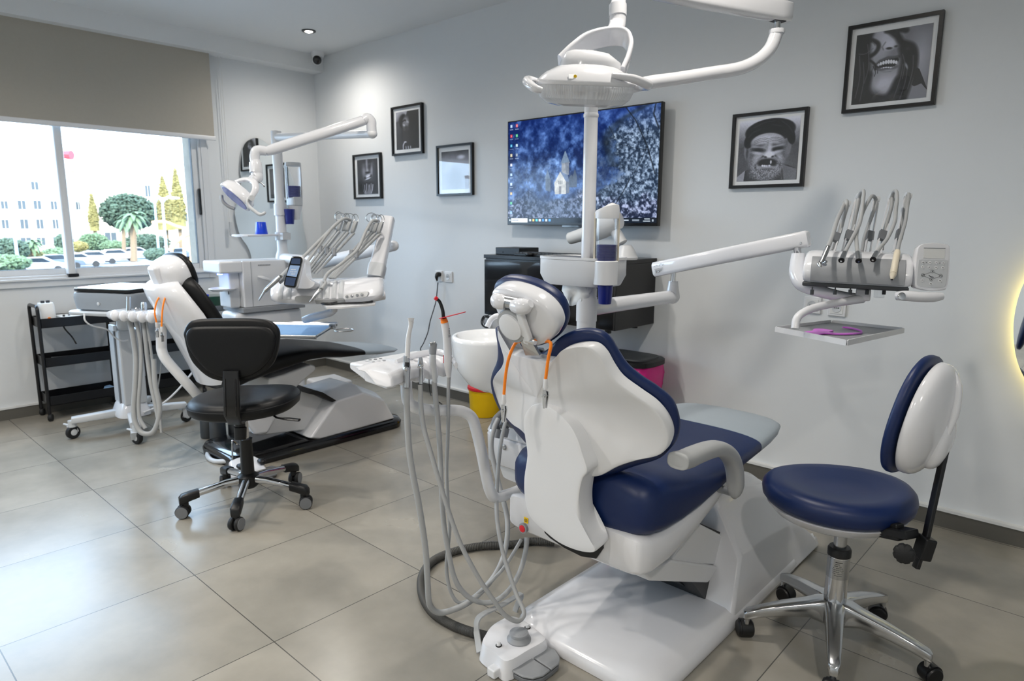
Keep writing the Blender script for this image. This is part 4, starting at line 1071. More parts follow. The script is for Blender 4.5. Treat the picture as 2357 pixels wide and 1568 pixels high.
# bib chain over the headrest neck
def bib_clip(label, paths, loc):
    t = thing('bib_chain', label, 'bib chain', loc)
    for pth in paths:
        P = catmull(pth, 8)
        MB().tube(P, .0042, 10).build('cord', 'orange_cord', t)
        e = P[-1]
        MB().tube([e, e + Vector((0, 0, -.022)), e + Vector((0, 0, -.028))], [.0055, .0065, .004], 12).build('end_sleeve', 'satin_white', t)
        c = e + Vector((0, 0, -.026))
        m = MB(); m.prism([c + Vector((-.004, -.006, -.002)), c + Vector((.003, -.006, -.002)), c + Vector((.006, -.006, -.014)), c + Vector((.001, -.006, -.050)), c + Vector((-.003, -.006, -.050)), c + Vector((-.006, -.006, -.016))], (0, .005, 0))
        m.prism([c + Vector((-.004, .001, -.004)), c + Vector((.008, .001, -.006)), c + Vector((.009, .001, -.018)), c + Vector((.003, .001, -.050)), c + Vector((-.001, .001, -.050))], (0, .003, 0))
        m.cyl(c + Vector((0, -.010, -.018)), c + Vector((0, .006, -.018)), .004, n=10)
        m.build('clip', 'chrome', t, smooth=0)
    return t
bib_clip('orange bib cord with two metal clips hanging over the blue chair back',
         [[W(1216, 788, Y=1.285), W(1200, 786, Y=1.262), W(1186, 791, Y=1.255), W(1172, 822, Y=1.255), W(1164, 862, Y=1.262), W(1160, 908, Y=1.268)],
          [W(1245, 788, Y=1.285), W(1262, 786, Y=1.262), W(1268, 795, Y=1.255), W(1262, 826, Y=1.258), W(1256, 872, Y=1.265)]], (-1.1, 1.27, .98))
# ------------------------------------------------------------------ water unit with cuspidor, tray post and box beside the blue chair
PXX, PYY = -1.425, 1.94
t = thing('water_unit', 'white water unit with round cuspidor bowl and tall post beside the blue chair', 'dental unit', (-1.75, 1.98, .3))
m = MB()
def us(z, x0, x1, y0, y1, n=5): return [Vector(((x0 + x1) / 2 + (x1 - x0) / 2 * se(2 * PI * k / 40, n)[0], (y0 + y1) / 2 + (y1 - y0) / 2 * se(2 * PI * k / 40, n)[1], z)) for k in range(40)]
m.loft([us(.285, -1.80, -1.50, 1.90, 2.18), us(.295, -1.82, -1.48, 1.88, 2.19), us(.36, -1.84, -1.46, 1.865, 2.20)])
m.build('lower_housing', 'satin_white', t, smooth=50)
m = MB(); m.loft([us(.362, -1.865, -1.45, 1.845, 2.21), us(.37, -1.872, -1.445, 1.838, 2.215), us(.475, -1.875, -1.44, 1.835, 2.22), us(.48, -1.868, -1.445, 1.842, 2.21)]); m.build('middle_housing', 'gloss_white', t, smooth=50)
m = MB(); m.loft([us(.482, -1.868, -1.445, 1.842, 2.21), us(.49, -1.875, -1.44, 1.836, 2.22), us(.535, -1.86, -1.44, 1.85, 2.22, 4), us(.56, -1.80, -1.44, 1.89, 2.20, 3), us(.60, -1.72, -1.42, 1.90, 2.12, 3), us(.66, -1.60, -1.40, 1.90, 2.0, 3)]); m.build('upper_housing', 'gloss_white', t, smooth=50)
lk = W(1162, 1029, Y=1.838)
m = MB(); m.lathe([(0, 0), (.011, 0), (.011, .006), (.008, .009), (0, .009)], lk, (0, -1, 0), 20); m.build('drain_valve', 'steel', t)
MB().bb(W(1172, 1027, Y=1.837) + Vector((0, -.001, 0)), W(1180, 1030, Y=1.837) + Vector((0, .001, 0))).build('key_mark', 'dark_line', t, smooth=0)
# cuspidor
c = Vector((-1.905, 1.95, .86))
m = MB(); m.lathe([(0.0, -.235), (.05, -.232), (.10, -.205), (.145, -.145), (.163, -.075), (.168, -.02), (.166, -.004), (.158, .0), (.148, -.004), (.14, -.03), (.10, -.075), (.0, -.095)], c, n=48)
cu = m.build('cuspidor_bowl', 'ceramic', t, smooth=60)
m = MB(); m.loft([m.section((x, 1.96, .72), .20 - .05 * i, .20 - .04 * i, 3, 24, (0, 1, 0), (0, 0, 1)) for i, x in enumerate((-1.86, -1.66, -1.46))]); m.build('bowl_neck', 'gloss_white', t, smooth=60)
m = MB(); m.spline([W(1162, 770, Y=1.93), W(1158, 735, Y=1.93), W(1146, 727, Y=1.92), W(1131, 735, Y=1.91), W(1122, 752, Y=1.90)], .011, 14); m.build('rinse_spout', 'gloss_white', t)
# post
m = MB(); m.cyl((PXX, PYY, .60), (PXX, PYY, 1.075), .0345, n=36); m.build('lower_post', 'satin_white', t)
m = MB(); m.lathe([(0, 0), (.0345, 0), (.035, .006), (.030, .02), (.0235, .028), (0, .028)], (PXX, PYY, 1.075)); m.build('post_collar', 'satin_white', t)
m = MB(); m.cyl((PXX, PYY, 1.09), (PXX, PYY, 1.72), .0235, n=32); m.lathe([(.0235, 0), (.026, .004), (.026, .012), (.0235, .016)], (PXX, PYY, 1.665)); m.build('upper_post', 'gloss_white', t)
bp = W(1337, 690, Y=PYY - .034); MB().lathe([(0, 0), (.0085, 0), (.007, .003), (0, .003)], bp, (-.3, -.95, 0), 16).build('post_plug', 'matte_white', t)
# suction holder arms
for i, (a, b, cc2) in enumerate((((1163, 948), (1146, 968), (1139, 990)), ((1176, 958), (1165, 972), (1158, 985)))):
    m = MB(); m.tube(catmull([W(*a, Y=1.82), W(*b, Y=1.79), W(*cc2, Y=1.77)], 4), [.016, .020, .017], 14, flat=1.2); m.build('hose_holder', 'mid_grey', t)
m = MB(); m.ell(W(1190, 967, Y=1.80), (.042, .05, .032)); m.build('holder_dome', 'mid_grey', t)
for a in ((1145, 1000), (1163, 998)):
    m = MB(); m.cyl(W(a[0] + 2, a[1] - 12, Y=1.775), W(a[0] - 2, a[1] + 8, Y=1.765), .013, n=16); m.build('hose_socket', 'grey_plastic', t)

# tray with tissue box and cup dispenser on the post
t = thing('tissue_dispenser', 'white tray box with tissue slot underneath, on the post of the blue chair unit', 'tissue dispenser', (PXX, PYY, 1.1))
yb = 1.86
def ty(a, b): return W(a, b, Y=yb)
def slab(z, f, yo=0.0):
    a, b = ty(1228 , 600), ty(1386, 600)
    x0, x1 = a.x, b.x; cxm = (x0 + x1) / 2; hw = (x1 - x0) / 2 * f
    return [Vector((cxm + hw * se(2 * PI * k / 40, 4)[0], yb + .095 + (.10 - yo) * se(2 * PI * k / 40, 4)[1], z)) for k in range(40)]
zt, zm, zb = ty(1300, 596).z, ty(1300, 634).z, ty(1300, 658).z
m = MB(); m.loft([slab(zb, .86, .016), slab(zb + .003, .88, .013), slab(zm, .985), slab(zt - .004, .985)]); m.build('box', 'satin_white', t, smooth=45)
m = MB(); m.loft([slab(zt - .003, 1.0), slab(zt + .006, 1.0), slab(zt + .006, .96, .008), slab(zt + .001, .95, .01)]); m.build('top_tray', 'satin_white', t, smooth=45)
m = MB(); m.loft([slab(zt + .0015, .93, .012), slab(zt + .0022, .93, .012)]); m.build('tray_mat', 'mid_grey', t, smooth=45)
rng = random.Random(4)
ctr = ty(1300, 675); ctr.y += .06
m = MB(); R = []
for j, (fz, rr) in enumerate(((0, .050), (.25, .052), (.5, .043), (.75, .028), (1, .006))):
    R.append([Vector((ctr.x + (1.1 * rr * math.cos(a)) * (1 + .22 * math.sin(5 * a + j * 1.3)) + .006 * j * math.sin(j), ctr.y + rr * .6 * math.sin(a) * (1 + .25 * math.cos(4 * a + j)), zb + .004 - .070 * fz + .012 * math.sin(3 * a) * (fz > 0))) for a in [2 * PI * k / 28 for k in range(28)]])
m.loft(R); plabel(m.build('tissue', 'tissue', t, smooth=180), 'white tissue hanging out of the slot')
t = thing('cup_dispenser', 'clear cup dispenser tube with navy cups, beside the tray box of the blue chair unit', 'cup dispenser', (PXX + .08, PYY, 1.1))
yc = 1.90
def cy_(a, b): return W(a, b, Y=yc)
cc0 = cy_(1396, 560); rT = (cy_(1422, 560).x - cy_(1369, 560).x) / 2 * .86
def lz(b): return cy_(1396, b).z
ax0 = (cc0.x, yc)
MB().lathe([(0, lz(655) - 0), (rT, lz(655)), (rT, lz(602)), (rT * .9, lz(600)), (0, lz(600))], (ax0[0], ax0[1], 0), n=40).build('sleeve', 'satin_white', t)
MB().lathe([(rT * .93, lz(602)), (rT * .93, lz(502))], (ax0[0], ax0[1], 0), n=40)
m = MB(); k = 40
rg = [[Vector((ax0[0] + rT * .93 * math.cos(2 * PI * i / k), ax0[1] + rT * .93 * math.sin(2 * PI * i / k), z)) for i in range(k)] for z in (lz(602), lz(500))]
m.loft(rg, cap=False); m.build('clear_tube', 'clear_plastic', t)
for s in (-1, 1):
    d = RIGHT * s; MB().bb((ax0[0] + d.x * rT * .97 - .003, ax0[1] + d.y * rT * .97 - .003, lz(602)), (ax0[0] + d.x * rT * .97 + .003, ax0[1] + d.y * rT * .97 + .003, lz(490))).build('tube_rail', 'cream_plastic', t, smooth=0)
m = MB(); R = []
for z, f, sl in ((lz(503), 1.0, 0), (lz(486), 1.02, .006), (lz(480), .96, .012), (lz(477), .5, .014)):
    R.append([Vector((ax0[0] + rT * f * math.cos(2 * PI * i / k), ax0[1] + rT * f * math.sin(2 * PI * i / k), z + sl * math.cos(2 * PI * i / k))) for i in range(k)])
m.loft(R); m.build('lid', 'satin_white', t, smooth=40)
MB().bb((ax0[0] - rT - .03, ax0[1] + .01, lz(652)), (ax0[0] - rT * .5, ax0[1] + .05, lz(612))).build('post_clamp', 'satin_white', t, smooth=0, bevel=.004)
# stack of paper cups: the rims show in the tube, the lowest cup hangs below the sleeve
zz0, zz1 = lz(602), lz(565)
N_ = 11
for i in range(N_):
    z = zz0 + (zz1 - zz0) * i / (N_ - 1)
    o = MB().lathe([(0, -.004), (rT * .80, -.004), (rT * .84, 0), (rT * .875, .0012), (rT * .84, .0018), (rT * .80, .0)], (ax0[0], ax0[1], z), n=32).build('drinking_cup', 'cup_blue')
    tag(o, 'navy cup in the clear tube stack of the blue chair unit', 'cup', 'navy cups stacked in the dispenser tube')
o = MB().lathe([(0, lz(700)), (rT * .52, lz(700)), (rT * .545, lz(698)), (rT * .66, lz(656)), (rT * .62, lz(657)), (0, lz(662))], (ax0[0], ax0[1], 0), n=36).build('drinking_cup', 'cup_blue')
tag(o, 'navy cup hanging out below the white dispenser sleeve', 'cup', 'navy cups stacked in the dispenser tube')

# ------------------------------------------------------------------ operating lamp of the blue chair
t = thing('operating_lamp', 'large white operating lamp on a jointed arm above the blue chair', 'operating lamp', (PXX, PYY, 1.7))
pt = Vector((PXX, PYY, 1.72))
# horizontal arm: from the post top to the right, bending up into the joint
A = [pt + Vector((0, 0, -.005))]
e1 = W(1352, 222, X=PXX)
zA = e1.z
arm_px = [(1480, 193), (1560, 181), (1640, 168), (1700, 158), (1742, 140), (1772, 112), (1788, 75)]
Yr = lambda a: 1.94 + (a - 1352) / 440 * .56
pts = [W(a, b, Y=Yr(a)) for a, b in arm_px]
m = MB(); m.tube(catmull([Vector((PXX, PYY, zA - .004))] + pts, 6), .0225, 20); m.cyl((PXX, PYY, 1.70), (PXX, PYY, zA + .022), .0245, n=28); m.build('swing_arm', 'gloss_white', t)
j0 = pts[-1]
m = MB(); m.lathe([(.0, 0), (.026, 0), (.027, .006), (.026, .014), (0, .016)], j0 + Vector((0, 0, -.004))); m.build('joint_ring', 'gloss_white', t)
m = MB(); m.cyl(j0, j0 + Vector((0, 0, .05)), .012, n=20); m.build('joint_pin', 'chrome', t)
# spring arm from the joint back over the chair, leaving the picture at the top
s0 = W(1805, 30, D=(j0 - CAM).dot(FWD)); s0 = j0 + Vector((0.0, 0, .072))
LH = W(1345, 200, D=1.93)
s1 = Vector((-1.02, 1.60, 2.33))
# the arm is the line through s0 whose image passes (1610,0)
dd = W(1612, -8, D=2.25) - s0; dd.normalize()
s1 = s0 + dd * .62
m = MB(); up = Vector((0, 0, 1)); sx = dd.cross(up).normalized(); sy = sx.cross(dd).normalized()
m.loft([m.section(s0 - dd * .055, .028, .045, 4, 28, sx, sy), m.section(s0 - dd * .047, .046, .066, 4, 28, sx, sy), m.section(s0, .052, .072, 4, 28, sx, sy), m.section(s0 + dd * .3, .052, .072, 4, 28, sx, sy), m.section(s1, .050, .066, 4, 28, sx, sy)])
m.build('spring_arm', 'gloss_white', t, smooth=50)
MB().box(j0 + Vector((0, 0, .042)), (.05, .03, .012), (dd, sx, sy)).build('arm_slot', 'black_plastic', t, smooth=0)
# drop joint and lamp head
DL = 1.93
def lp(a, b, d=DL): return W(a, b, D=d)
m = MB(); top = lp(1425, -40, 1.98)
m.tube([s1 + Vector((0, 0, 0)), s1.lerp(top, .5) , top], [.028, .024, .020], 18)
m.tube(catmull([top, lp(1424, 0, 1.98), lp(1422, 14, 1.98)], 3), [.0185, .021, .024], 24); m.build('drop_tube', 'gloss_white', t)
m = MB(); m.tube([lp(1422, 12, 1.98), lp(1422, 38, 1.98)], [.0262, .0262], 28); m.build('drop_sleeve', 'gloss_white', t)
m = MB(); m.tube(catmull([lp(1422, 36, 1.98), lp(1421, 55, 1.98), lp(1416, 70, 1.97), lp(1405, 80, 1.96)], 4), [.0245, .0245, .025, .022], 24); m.build('elbow', 'gloss_white', t)
# yoke: a wide flat band from the left rim over the top and down to the right pivot
U = RIGHT.copy(); 
yk = [lp(1290, 150, 1.90), lp(1318, 122, 1.91), lp(1352, 97, 1.93), lp(1400, 84, 1.95), lp(1437, 86, 1.94), lp(1450, 108, 1.92), lp(1445, 138, 1.90), lp(1432, 168, 1.88)]
m = MB(); R = []
yc_ = catmull(yk, 5); ny = len(yc_)
for i, p in enumerate(yc_):
    d = (yc_[min(i + 1, ny - 1)] - yc_[max(i - 1, 0)]).normalized(); b = FWD.cross(d).normalized(); fw_ = FWD * .8 + DOWN * .50; w_ = fw_ - d * fw_.dot(d); w_.normalize(); b = w_.cross(d)
    f = i / (ny - 1)
    R.append(m.section(p, .075 - .03 * f, .016, 3.5, 20, w_, b))
m.loft(R); m.build('yoke', 'gloss_white', t, smooth=60)
# head body: built level in its own frame, tilted a little towards the patient
hc = lp(1348, 192, 1.86)
ez = Vector((0, 0, 1)); ex = (RIGHT * .995 + FWD * .12); ex.z = 0; ex.normalize(); 
ez = (ez + ex * .035 - FWD * .20).normalized(); ey = ez.cross(ex).normalized(); ex = ey.cross(ez).normalized()
def hl(x, y, z): return hc + ex * x + ey * y + ez * z
def hr(z, rx, ry, n=2.6, ox_=0.0, oy=0.0, k=56): return [hl(ox_ + rx * se(2 * PI * i / k, n)[0], oy + ry * se(2 * PI * i / k, n)[1], z) for i in range(k)]
m = MB(); m.loft([hr(-.006, .134, .098), hr(.0, .137, .101), hr(.006, .134, .098), hr(.026, .112, .082), hr(.042, .08, .062), hr(.05, .04, .03)]); m.build('head_shell', 'gloss_white', t, smooth=60)
m = MB(); m.loft([hr(.022, .088, .050, 3, .01, .01), hr(.055, .082, .046, 3, .012, .01), hr(.078, .060, .036, 2.6, .0, .01), hr(.085, .03, .018, 2.4, -.01, .01)]); m.build('head_cover', 'gloss_white', t, smooth=60)
# ribbed clear lens skirt and the lens plate with its bulbs
m = MB(); R = []
K = 220
for z, f in ((-.004, 1.0), (-.022, .99), (-.04, .93), (-.054, .80), (-.060, .60)):
    R.append([hl(.131 * f * se(2 * PI * i / K, 2.6)[0] * (1 + .011 * (i % 2) * (z > -.05)), .095 * f * se(2 * PI * i / K, 2.6)[1] * (1 + .011 * (i % 2) * (z > -.05)), z) for i in range(K)])
m.loft(R)
thin_glass('lens_plastic', (.93, .95, .97), ior=1.5, body=.55, body_col=(.92, .93, .95))
m.build('lens_cover', 'lens_plastic', t, smooth=0)
m = MB(); m.loft([hr(-.010, .118, .084), hr(-.013, .118, .084)]); m.build('reflector_plate', 'pale_grey_plastic', t, smooth=0)
for i, (a, b) in enumerate(((-.075, -.03), (-.025, -.045), (.03, -.045), (-.06, .03), (0, .03), (.06, .03))):
    m = MB(); m.lathe([(0, 0), (.021, 0), (.023, -.006), (.016, -.016), (0, -.02)], hl(a, b, -.014), ez, 20); m.build('reflector_cup', 'steel', t)
MB().box(hl(-.055, -.088, .0145), (.022, .0015, .014), (ex, (ey * .8 - ez * .6).normalized(), (ez * .8 + ey * .6).normalized())).build('switch_label', 'mat_board', t, smooth=0)
MB().lathe([(0, 0), (.0045, 0), (0, .001)], hl(-.049, -.0905, .015), -ey, 12).build('yellow_dot', 'yellow_plastic', t)
for s in (-1, 1):
    m = MB()
    hpts = [hl(s * .05, -.085, .022), hl(s * .105, -.088, .016), hl(s * .150, -.070, .004), hl(s * .166, -.035, .0), hl(s * .166, .01, -.002), hl(s * .150, .035, -.004)] if s > 0 else [hl(-.118, .06, .0), hl(-.150, .045, .004), hl(-.163, .01, .0), hl(-.162, -.035, -.008), hl(-.150, -.065, -.018), hl(-.132, -.07, -.022)]
    m.spline(hpts, [.007, .011, .0125, .0125, .011, .008], 14, 6); m.build('handle', 'gloss_white', t)
# ------------------------------------------------------------------ instrument delivery arm of the blue chair
def text_mesh(s, size, o, ex, ey, depth=.0004):
    cu = bpy.data.curves.new('lettering', 'FONT'); cu.body = s; cu.size = size; cu.align_x = 'CENTER'; cu.align_y = 'CENTER'; cu.resolution_u = 2; cu.extrude = depth / 2
    ob = bpy.data.objects.new('lettering', cu); COL.objects.link(ob)
    bpy.context.view_layer.update()
    me = bpy.data.meshes.new_from_object(ob.evaluated_get(bpy.context.evaluated_depsgraph_get()))
    vs = [v.co.copy() for v in me.vertices]; fs = [tuple(p.vertices) for p in me.polygons]
    bpy.data.objects.remove(ob); bpy.data.curves.remove(cu); bpy.data.meshes.remove(me)
    o, ex, ey = Vector(o), Vector(ex), Vector(ey); ez = ex.cross(ey)
    return [o + ex * v.x + ey * v.y + ez * v.z for v in vs], fs
t = thing('instrument_delivery_unit', 'white swing-arm instrument unit with five hoses to the right of the blue chair', 'delivery unit', (-.65, 2.4, 1.0))
az = 1.012
el = W(1548, 683, Z=az); el = Vector((el.x, el.y, az))
m = MB(); m.cyl((PXX, PYY, az - .045), (PXX, PYY, az + .04), .037, n=36); m.build('post_sleeve', 'satin_white', t)
m = MB(); m.tube([Vector((PXX, PYY, az)), el], [.029, .027], 28); m.ell(el, (.03, .03, .03)); m.build('lower_arm', 'gloss_white', t)
m = MB(); m.tube([el + Vector((0, 0, 0)), el + Vector((0, 0, .045)), el + Vector((0, 0, .065))], [.030, .022, .020], 24); m.build('elbow_post', 'gloss_white', t)
m = MB(); m.cyl(el + Vector((0, 0, .06)), el + Vector((0, 0, .10)), .011); m.build('elbow_pin', 'chrome', t)
a0, a1 = W(1506, 621, D=(el - CAM).dot(FWD) - .02), W(1862, 549, D=2.38)
dd = (a1 - a0).normalized(); sx = dd.cross(Vector((0, 0, 1))).normalized(); sy = sx.cross(dd).normalized()
m = MB(); m.loft([m.section(a0, .040, .050, 4, 24, sx, sy), m.section(a0 + dd * .006, .050, .062, 4, 24, sx, sy), m.section(a0 + dd * .2, .054, .060, 4, 24, sx, sy), m.section(a1 - dd * .006, .050, .060, 4, 24, sx, sy), m.section(a1, .042, .050, 4, 24, sx, sy)])
sa = m.build('spring_arm', 'gloss_white', t, smooth=50)
n_ = -sx if (-sx).dot(CAM - a0) > 0 else sx
for f in (.010, .032, .945): MB().lathe([(0, 0), (.0045, 0), (.003, .003), (0, .003)], a0.lerp(a1, f + .02) - sy * .012 + n_ * .026, n_, 12).build('screw', 'chrome', sa)
# printed pictogram lines at the lower end of the spring arm
m = MB(); b0 = a0 + dd * .012 + n_ * .0268
for k in range(3): m.box(b0 + dd * .022 - sy * (.004 + .005 * k) + sy * .004, (.040 - .006 * k, .0006, .0012), (dd, n_, sy))
for (f, h, r) in ((.006, .012, .4), (.016, .014, -.7), (.030, .013, .9), (.038, .016, -.5), (.044, .012, .8)): m.box(b0 + dd * f + sy * h, (.009, .0006, .0012), ((dd * math.cos(r) + sy * math.sin(r)), n_, (sy * math.cos(r) - dd * math.sin(r))))
m.build('printed_marks', 'mid_grey', sa, smooth=0)
pv = a1 - dd * .045
m = MB(); m.cyl(pv - sy * .02, W(1838, 592, D=2.36), .013); m.build('head_pin', 'chrome', t)
m = MB(); P = catmull([W(1837, 584, D=2.36), W(1836, 605, D=2.36), W(1836, 632, D=2.35), W(1848, 654, D=2.33), W(1885, 670, D=2.30), W(1930, 681, D=2.28), W(1968, 686, D=2.27)], 5)
m.tube(P, [.022, .026, .028, .026, .021, .018, .016], 20, flat=1.0); m.build('swing_bracket', 'gloss_white', t)
# head, in its own level frame
DH = 2.19
_sd = ray(1965, 640); hy = Vector((_sd.x, _sd.y, 0)).normalized(); hx = Vector((hy.y, -hy.x, 0)); hz = Vector((0, 0, 1))
ho = W(1969, 652, D=DH)
hx = (hx * .995 + hz * -.018).normalized()
def hq(x, y, z): return ho + hx * (x * .91) + hy * y + hz * z
prof = [(.010, -.006), (.0, .012), (.004, .040), (.022, .066), (.050, .085), (.085, .095), (.16, .098), (.235, .092), (.262, .062), (.262, .005), (.235, -.006)]
m = MB(); m.loft([[hq(x, .03 + (y - .03) * f, .04 + (z - .04) * g) for y, z in prof] for x, f, g in ((-.176, .90, .62), (-.174, .95, .84), (-.166, 1, .95), (-.145, 1, 1), (.145, 1, 1), (.164, 1, .95), (.173, .95, .84), (.175, .90, .62))])
hd = m.build('head_housing', 'gloss_white', t, smooth=55)
m = MB(); fp = [(-.0035, .000), (-.0045, .016), (.000, .041), (.019, .069), (.036, .080)]
m.loft([[hq(x, y, z) for y, z in fp[:k_]] + [hq(x, y + .006, z) for y, z in reversed(fp[:k_])] for x, k_ in ((-.150, 5), (-.142, 5), (.144, 5), (.152, 5))])
m.build('front_pad', 'grey_plastic', t, smooth=50, bevel=.004, seg=2)
m = MB(); m.bb((0, 0, 0), (0, 0, 0)); m = MB(); m.box(hq(-.004, .10, -.012), (.312, .19, .014), (hx, hy, hz)); m.build('under_plate', 'dark_grey', t, smooth=0, bevel=.004)
for px in (1870, 1923, 1958, 1997, 2036):
    p = W(px, 660, D=DH + .02); m = MB(); m.cyl(p, p - hz * .012, .0022, n=8); m.cyl(p - hz * .010, p - hz * .026, .0058, n=16); m.build('flow_knob', 'dark_grey', t)
m = MB(); p = W(1988, 664, D=2.26); m.box(p - hz * .02, (.045, .05, .04), (hx, hy, hz)); m.build('tray_bracket', 'satin_white', t, smooth=0, bevel=.006)
p = W(2025, 664, D=2.24); MB().cyl(p, p - hz * .03, .016, n=20).build('oil_cup', 'clear_plastic', t)
m = MB(); P = catmull([W(1985, 687, D=2.26), W(1964, 691, D=2.25), W(1929, 697, D=2.23), W(1880, 707, D=2.20), W(1850, 719, D=2.18), W(1834, 734, D=2.17), W(1830, 757, D=2.165)], 6); m.tube(P, [.016, .0135, .013, .0125, .013], 18, flat=1.0); m.build('tray_arm', 'gloss_white', t)
# control panel
def cpn(x, y): return W(1750 + x / 3.92, 420 + y / 3.92, D=2.13)
ol = catmull([cpn(*q_) for q_ in ((1430, 575), (1470, 555), (1560, 547), (1650, 555), (1692, 570), (1704, 600), (1702, 720), (1692, 870), (1672, 955), (1640, 975), (1530, 980), (1430, 962), (1392, 945), (1385, 900), (1395, 740), (1412, 610))], 4, closed=True)
pn = -FWD
m = MB(); m.pad(ol, pn, .003, .022, p=6, rings=5, edge=.003); cp = m.build('control_panel', 'gloss_white', t, smooth=50)
def cpp(x, y, o): return cpn(x, y) + pn * o
MB().prism([cpp(1465, 597, .0062), cpp(1656, 600, .0062), cpp(1650, 690, .0062), cpp(1459, 684, .0062)], pn * .0008).build('display', 'matte_white', cp, smooth=0)
MB().prism([cpp(1463, 592, .0064), cpp(1658, 595, .0064), cpp(1657, 602, .0064), cpp(1464, 599, .0064)], pn * .0008).build('display_shade', 'grey_plastic', cp, smooth=0)
MB().prism(catmull([cpp(*q_, .0060) for q_ in ((1435, 700), (1560, 700), (1675, 705), (1680, 730), (1672, 860), (1655, 930), (1620, 948), (1530, 950), (1440, 940), (1405, 920), (1408, 840), (1420, 720))], 4, closed=True), pn * .0006).build('button_plate', 'pale_grey_plastic', cp, smooth=0)
bt = [(1457, 724, 'SET'), (1517, 726, ''), (1577, 728, ''), (1638, 731, ''), (1453, 766, 'R'), (1513, 768, 'LP'), (1573, 771, ''), (1634, 773, ''), (1450, 885, 'P1'), (1525, 918, 'P0'), (1609, 890, 'P2')]
kx = (cpn(1600, 700) - cpn(1500, 700)).normalized(); ky = kx.cross(-pn).normalized()
if ky.z < 0: ky = -ky
for x, y, s in bt:
    lt = MB()
    MB().lathe([(0, 0), (.0052, 0), (.0050, .0010), (0, .0011)], cpp(x, y, .0064), pn, 20).build('button', 'satin_white', cp)
    if s:
        v, f = text_mesh(s, .0052 if len(s) < 3 else .0040, cpp(x, y, .0078), kx, ky); lt.add(v, f)
    else:
        lt.tube([cpp(x - 8, y, .0078), cpp(x, y - 5, .0078), cpp(x + 7, y + 3, .0078)], .0004, 5)
    lt.build('button_symbol', 'dark_line', cp, smooth=0)
m = MB()
for x, y in ((1540, 805), (1617, 844), (1455, 838), (1531, 877)): m.tube([cpp(x, y, .0068) + kx * math.cos(a) * .0052 + ky * math.sin(a) * .0048 for a in [2 * PI * i / 22 for i in range(22)]], .0004, 5, closed=True)
for a, b in (((1528, 812), (1472, 832)), ((1552, 812), (1602, 836)), ((1468, 848), (1520, 870)), ((1604, 852), (1545, 872))): m.tube([cpp(*a, .0068), cpp(*b, .0068)], .0004, 5)
m.tube([cpp(1508, 838, .007), cpp(1522, 852, .007), cpp(1552, 858, .007)], .0010, 6); m.tube([cpp(1540, 798, .007), cpp(1540, 812, .007)], .0010, 6); m.tube([cpp(1531, 870, .007), cpp(1531, 884, .007)], .0010, 6)
m.tube([cpp(1606, 842, .007), cpp(1628, 848, .007)], .0010, 6); m.tube([cpp(1444, 840, .007), cpp(1466, 835, .007)], .0010, 6)
m.ell(cpp(1487, 725, .007), (.0012,) * 3, 8, 6); m.ell(cpp(1607, 730, .007), (.0012,) * 3, 8, 6)
m.build('pictogram', 'dark_line', cp, smooth=0)
m = MB(); m.spline([W(2064, 681, D=2.14), W(2085, 681, D=2.12), W(2120, 684, D=2.11), W(2150, 684, D=2.11), W(2168, 682, D=2.11)], [.014, .0165, .0165, .016, .012], 18, 6); m.build('handle', 'gloss_white', t)
m = MB(); hb = W(2070, 683, D=2.10); m.lathe([(0, 0), (.0115, 0), (.0125, .004), (.009, .006), (0, .005)], hb + pn * .010, pn, 24); m.build('handle_button', 'chrome', t)
# spring whips (white rods with rollers) carrying the hoses
whips = [((1913, 580), (1949, 470)), ((1944, 580), (1976, 456)), ((1997, 580), (2016, 460)), ((2021, 580), (2053, 456)), ((2062, 580), (2089, 453))]
for (b, a) in whips:
    p0, p1 = W(*b, D=2.34), W(*a, D=2.42)
    m = MB()
    d = (p1 - p0).normalized(); x_ = RIGHT - d * RIGHT.dot(d); x_.normalize(); y_ = d.cross(x_)
    for s in (-1, 1): m.box((p0 + p1) / 2 + x_ * (.0085 * s), ((p1 - p0).length, .003, .012), (d, x_, y_))
    wp = m.build('whip_arm', 'satin_white', t, smooth=0)
    q0, q1 = p0.lerp(p1, .22), p0.lerp(p1, .38)
    MB().box((q0 + q1) / 2 , ((q1 - q0).length, .022, .014), (d, x_, y_)).build('whip_clip', 'mid_grey', wp, smooth=0)
    MB().cyl(p1 - x_ * .010, p1 + x_ * .010, .014, n=20).build('whip_roller', 'pale_grey_plastic', wp)
G5 = 'instruments on the delivery unit of the blue chair'
def hose_tool(name, label, pxs, r=.0062, D0=2.40, D1=2.17, mid=None, back=None):
    k = thing(name, label, 'dental handpiece', tuple(W(*pxs[-1], D=D1)), G5)
    n = len(pxs); pts = [W(*p, D=D0 + (D1 - D0) * (i / (n - 1)) ** 1.2) for i, p in enumerate(pxs)]
    if back: pts = [W(*p, D=2.38) for p in back] + pts
    MB().spline(pts, r, 12, 7).build('hose', 'silicone_grey', k)
    return k, pts[-1], (pts[-1] - pts[-2]).normalized()
k, e, d = hose_tool('air_water_syringe', 'steel air-water syringe, leftmost instrument on the delivery unit of the blue chair', [(1946, 464), (1937, 484), (1926, 509), (1916, 542), (1906, 569)], r=.0072, back=[(1918, 576), (1934, 530), (1944, 490), (1949, 468)])
tip = W(1890, 606, D=2.155)
MB().tube([e, e.lerp(tip, .35), e.lerp(tip, .6), tip], [.0072, .0082, .0072, .0088], 16).build('grip', 'steel', k)
m = MB(); m.cyl(W(1886, 608, D=2.15), W(1889, 614, D=2.14), .0075, .005, 14); m.cyl(W(1896, 606, D=2.15), W(1902, 602, D=2.14), .0045, n=12); m.cyl(W(1895, 610, D=2.15), W(1901, 609, D=2.14), .004, n=12); m.build('buttons', 'chrome', k)
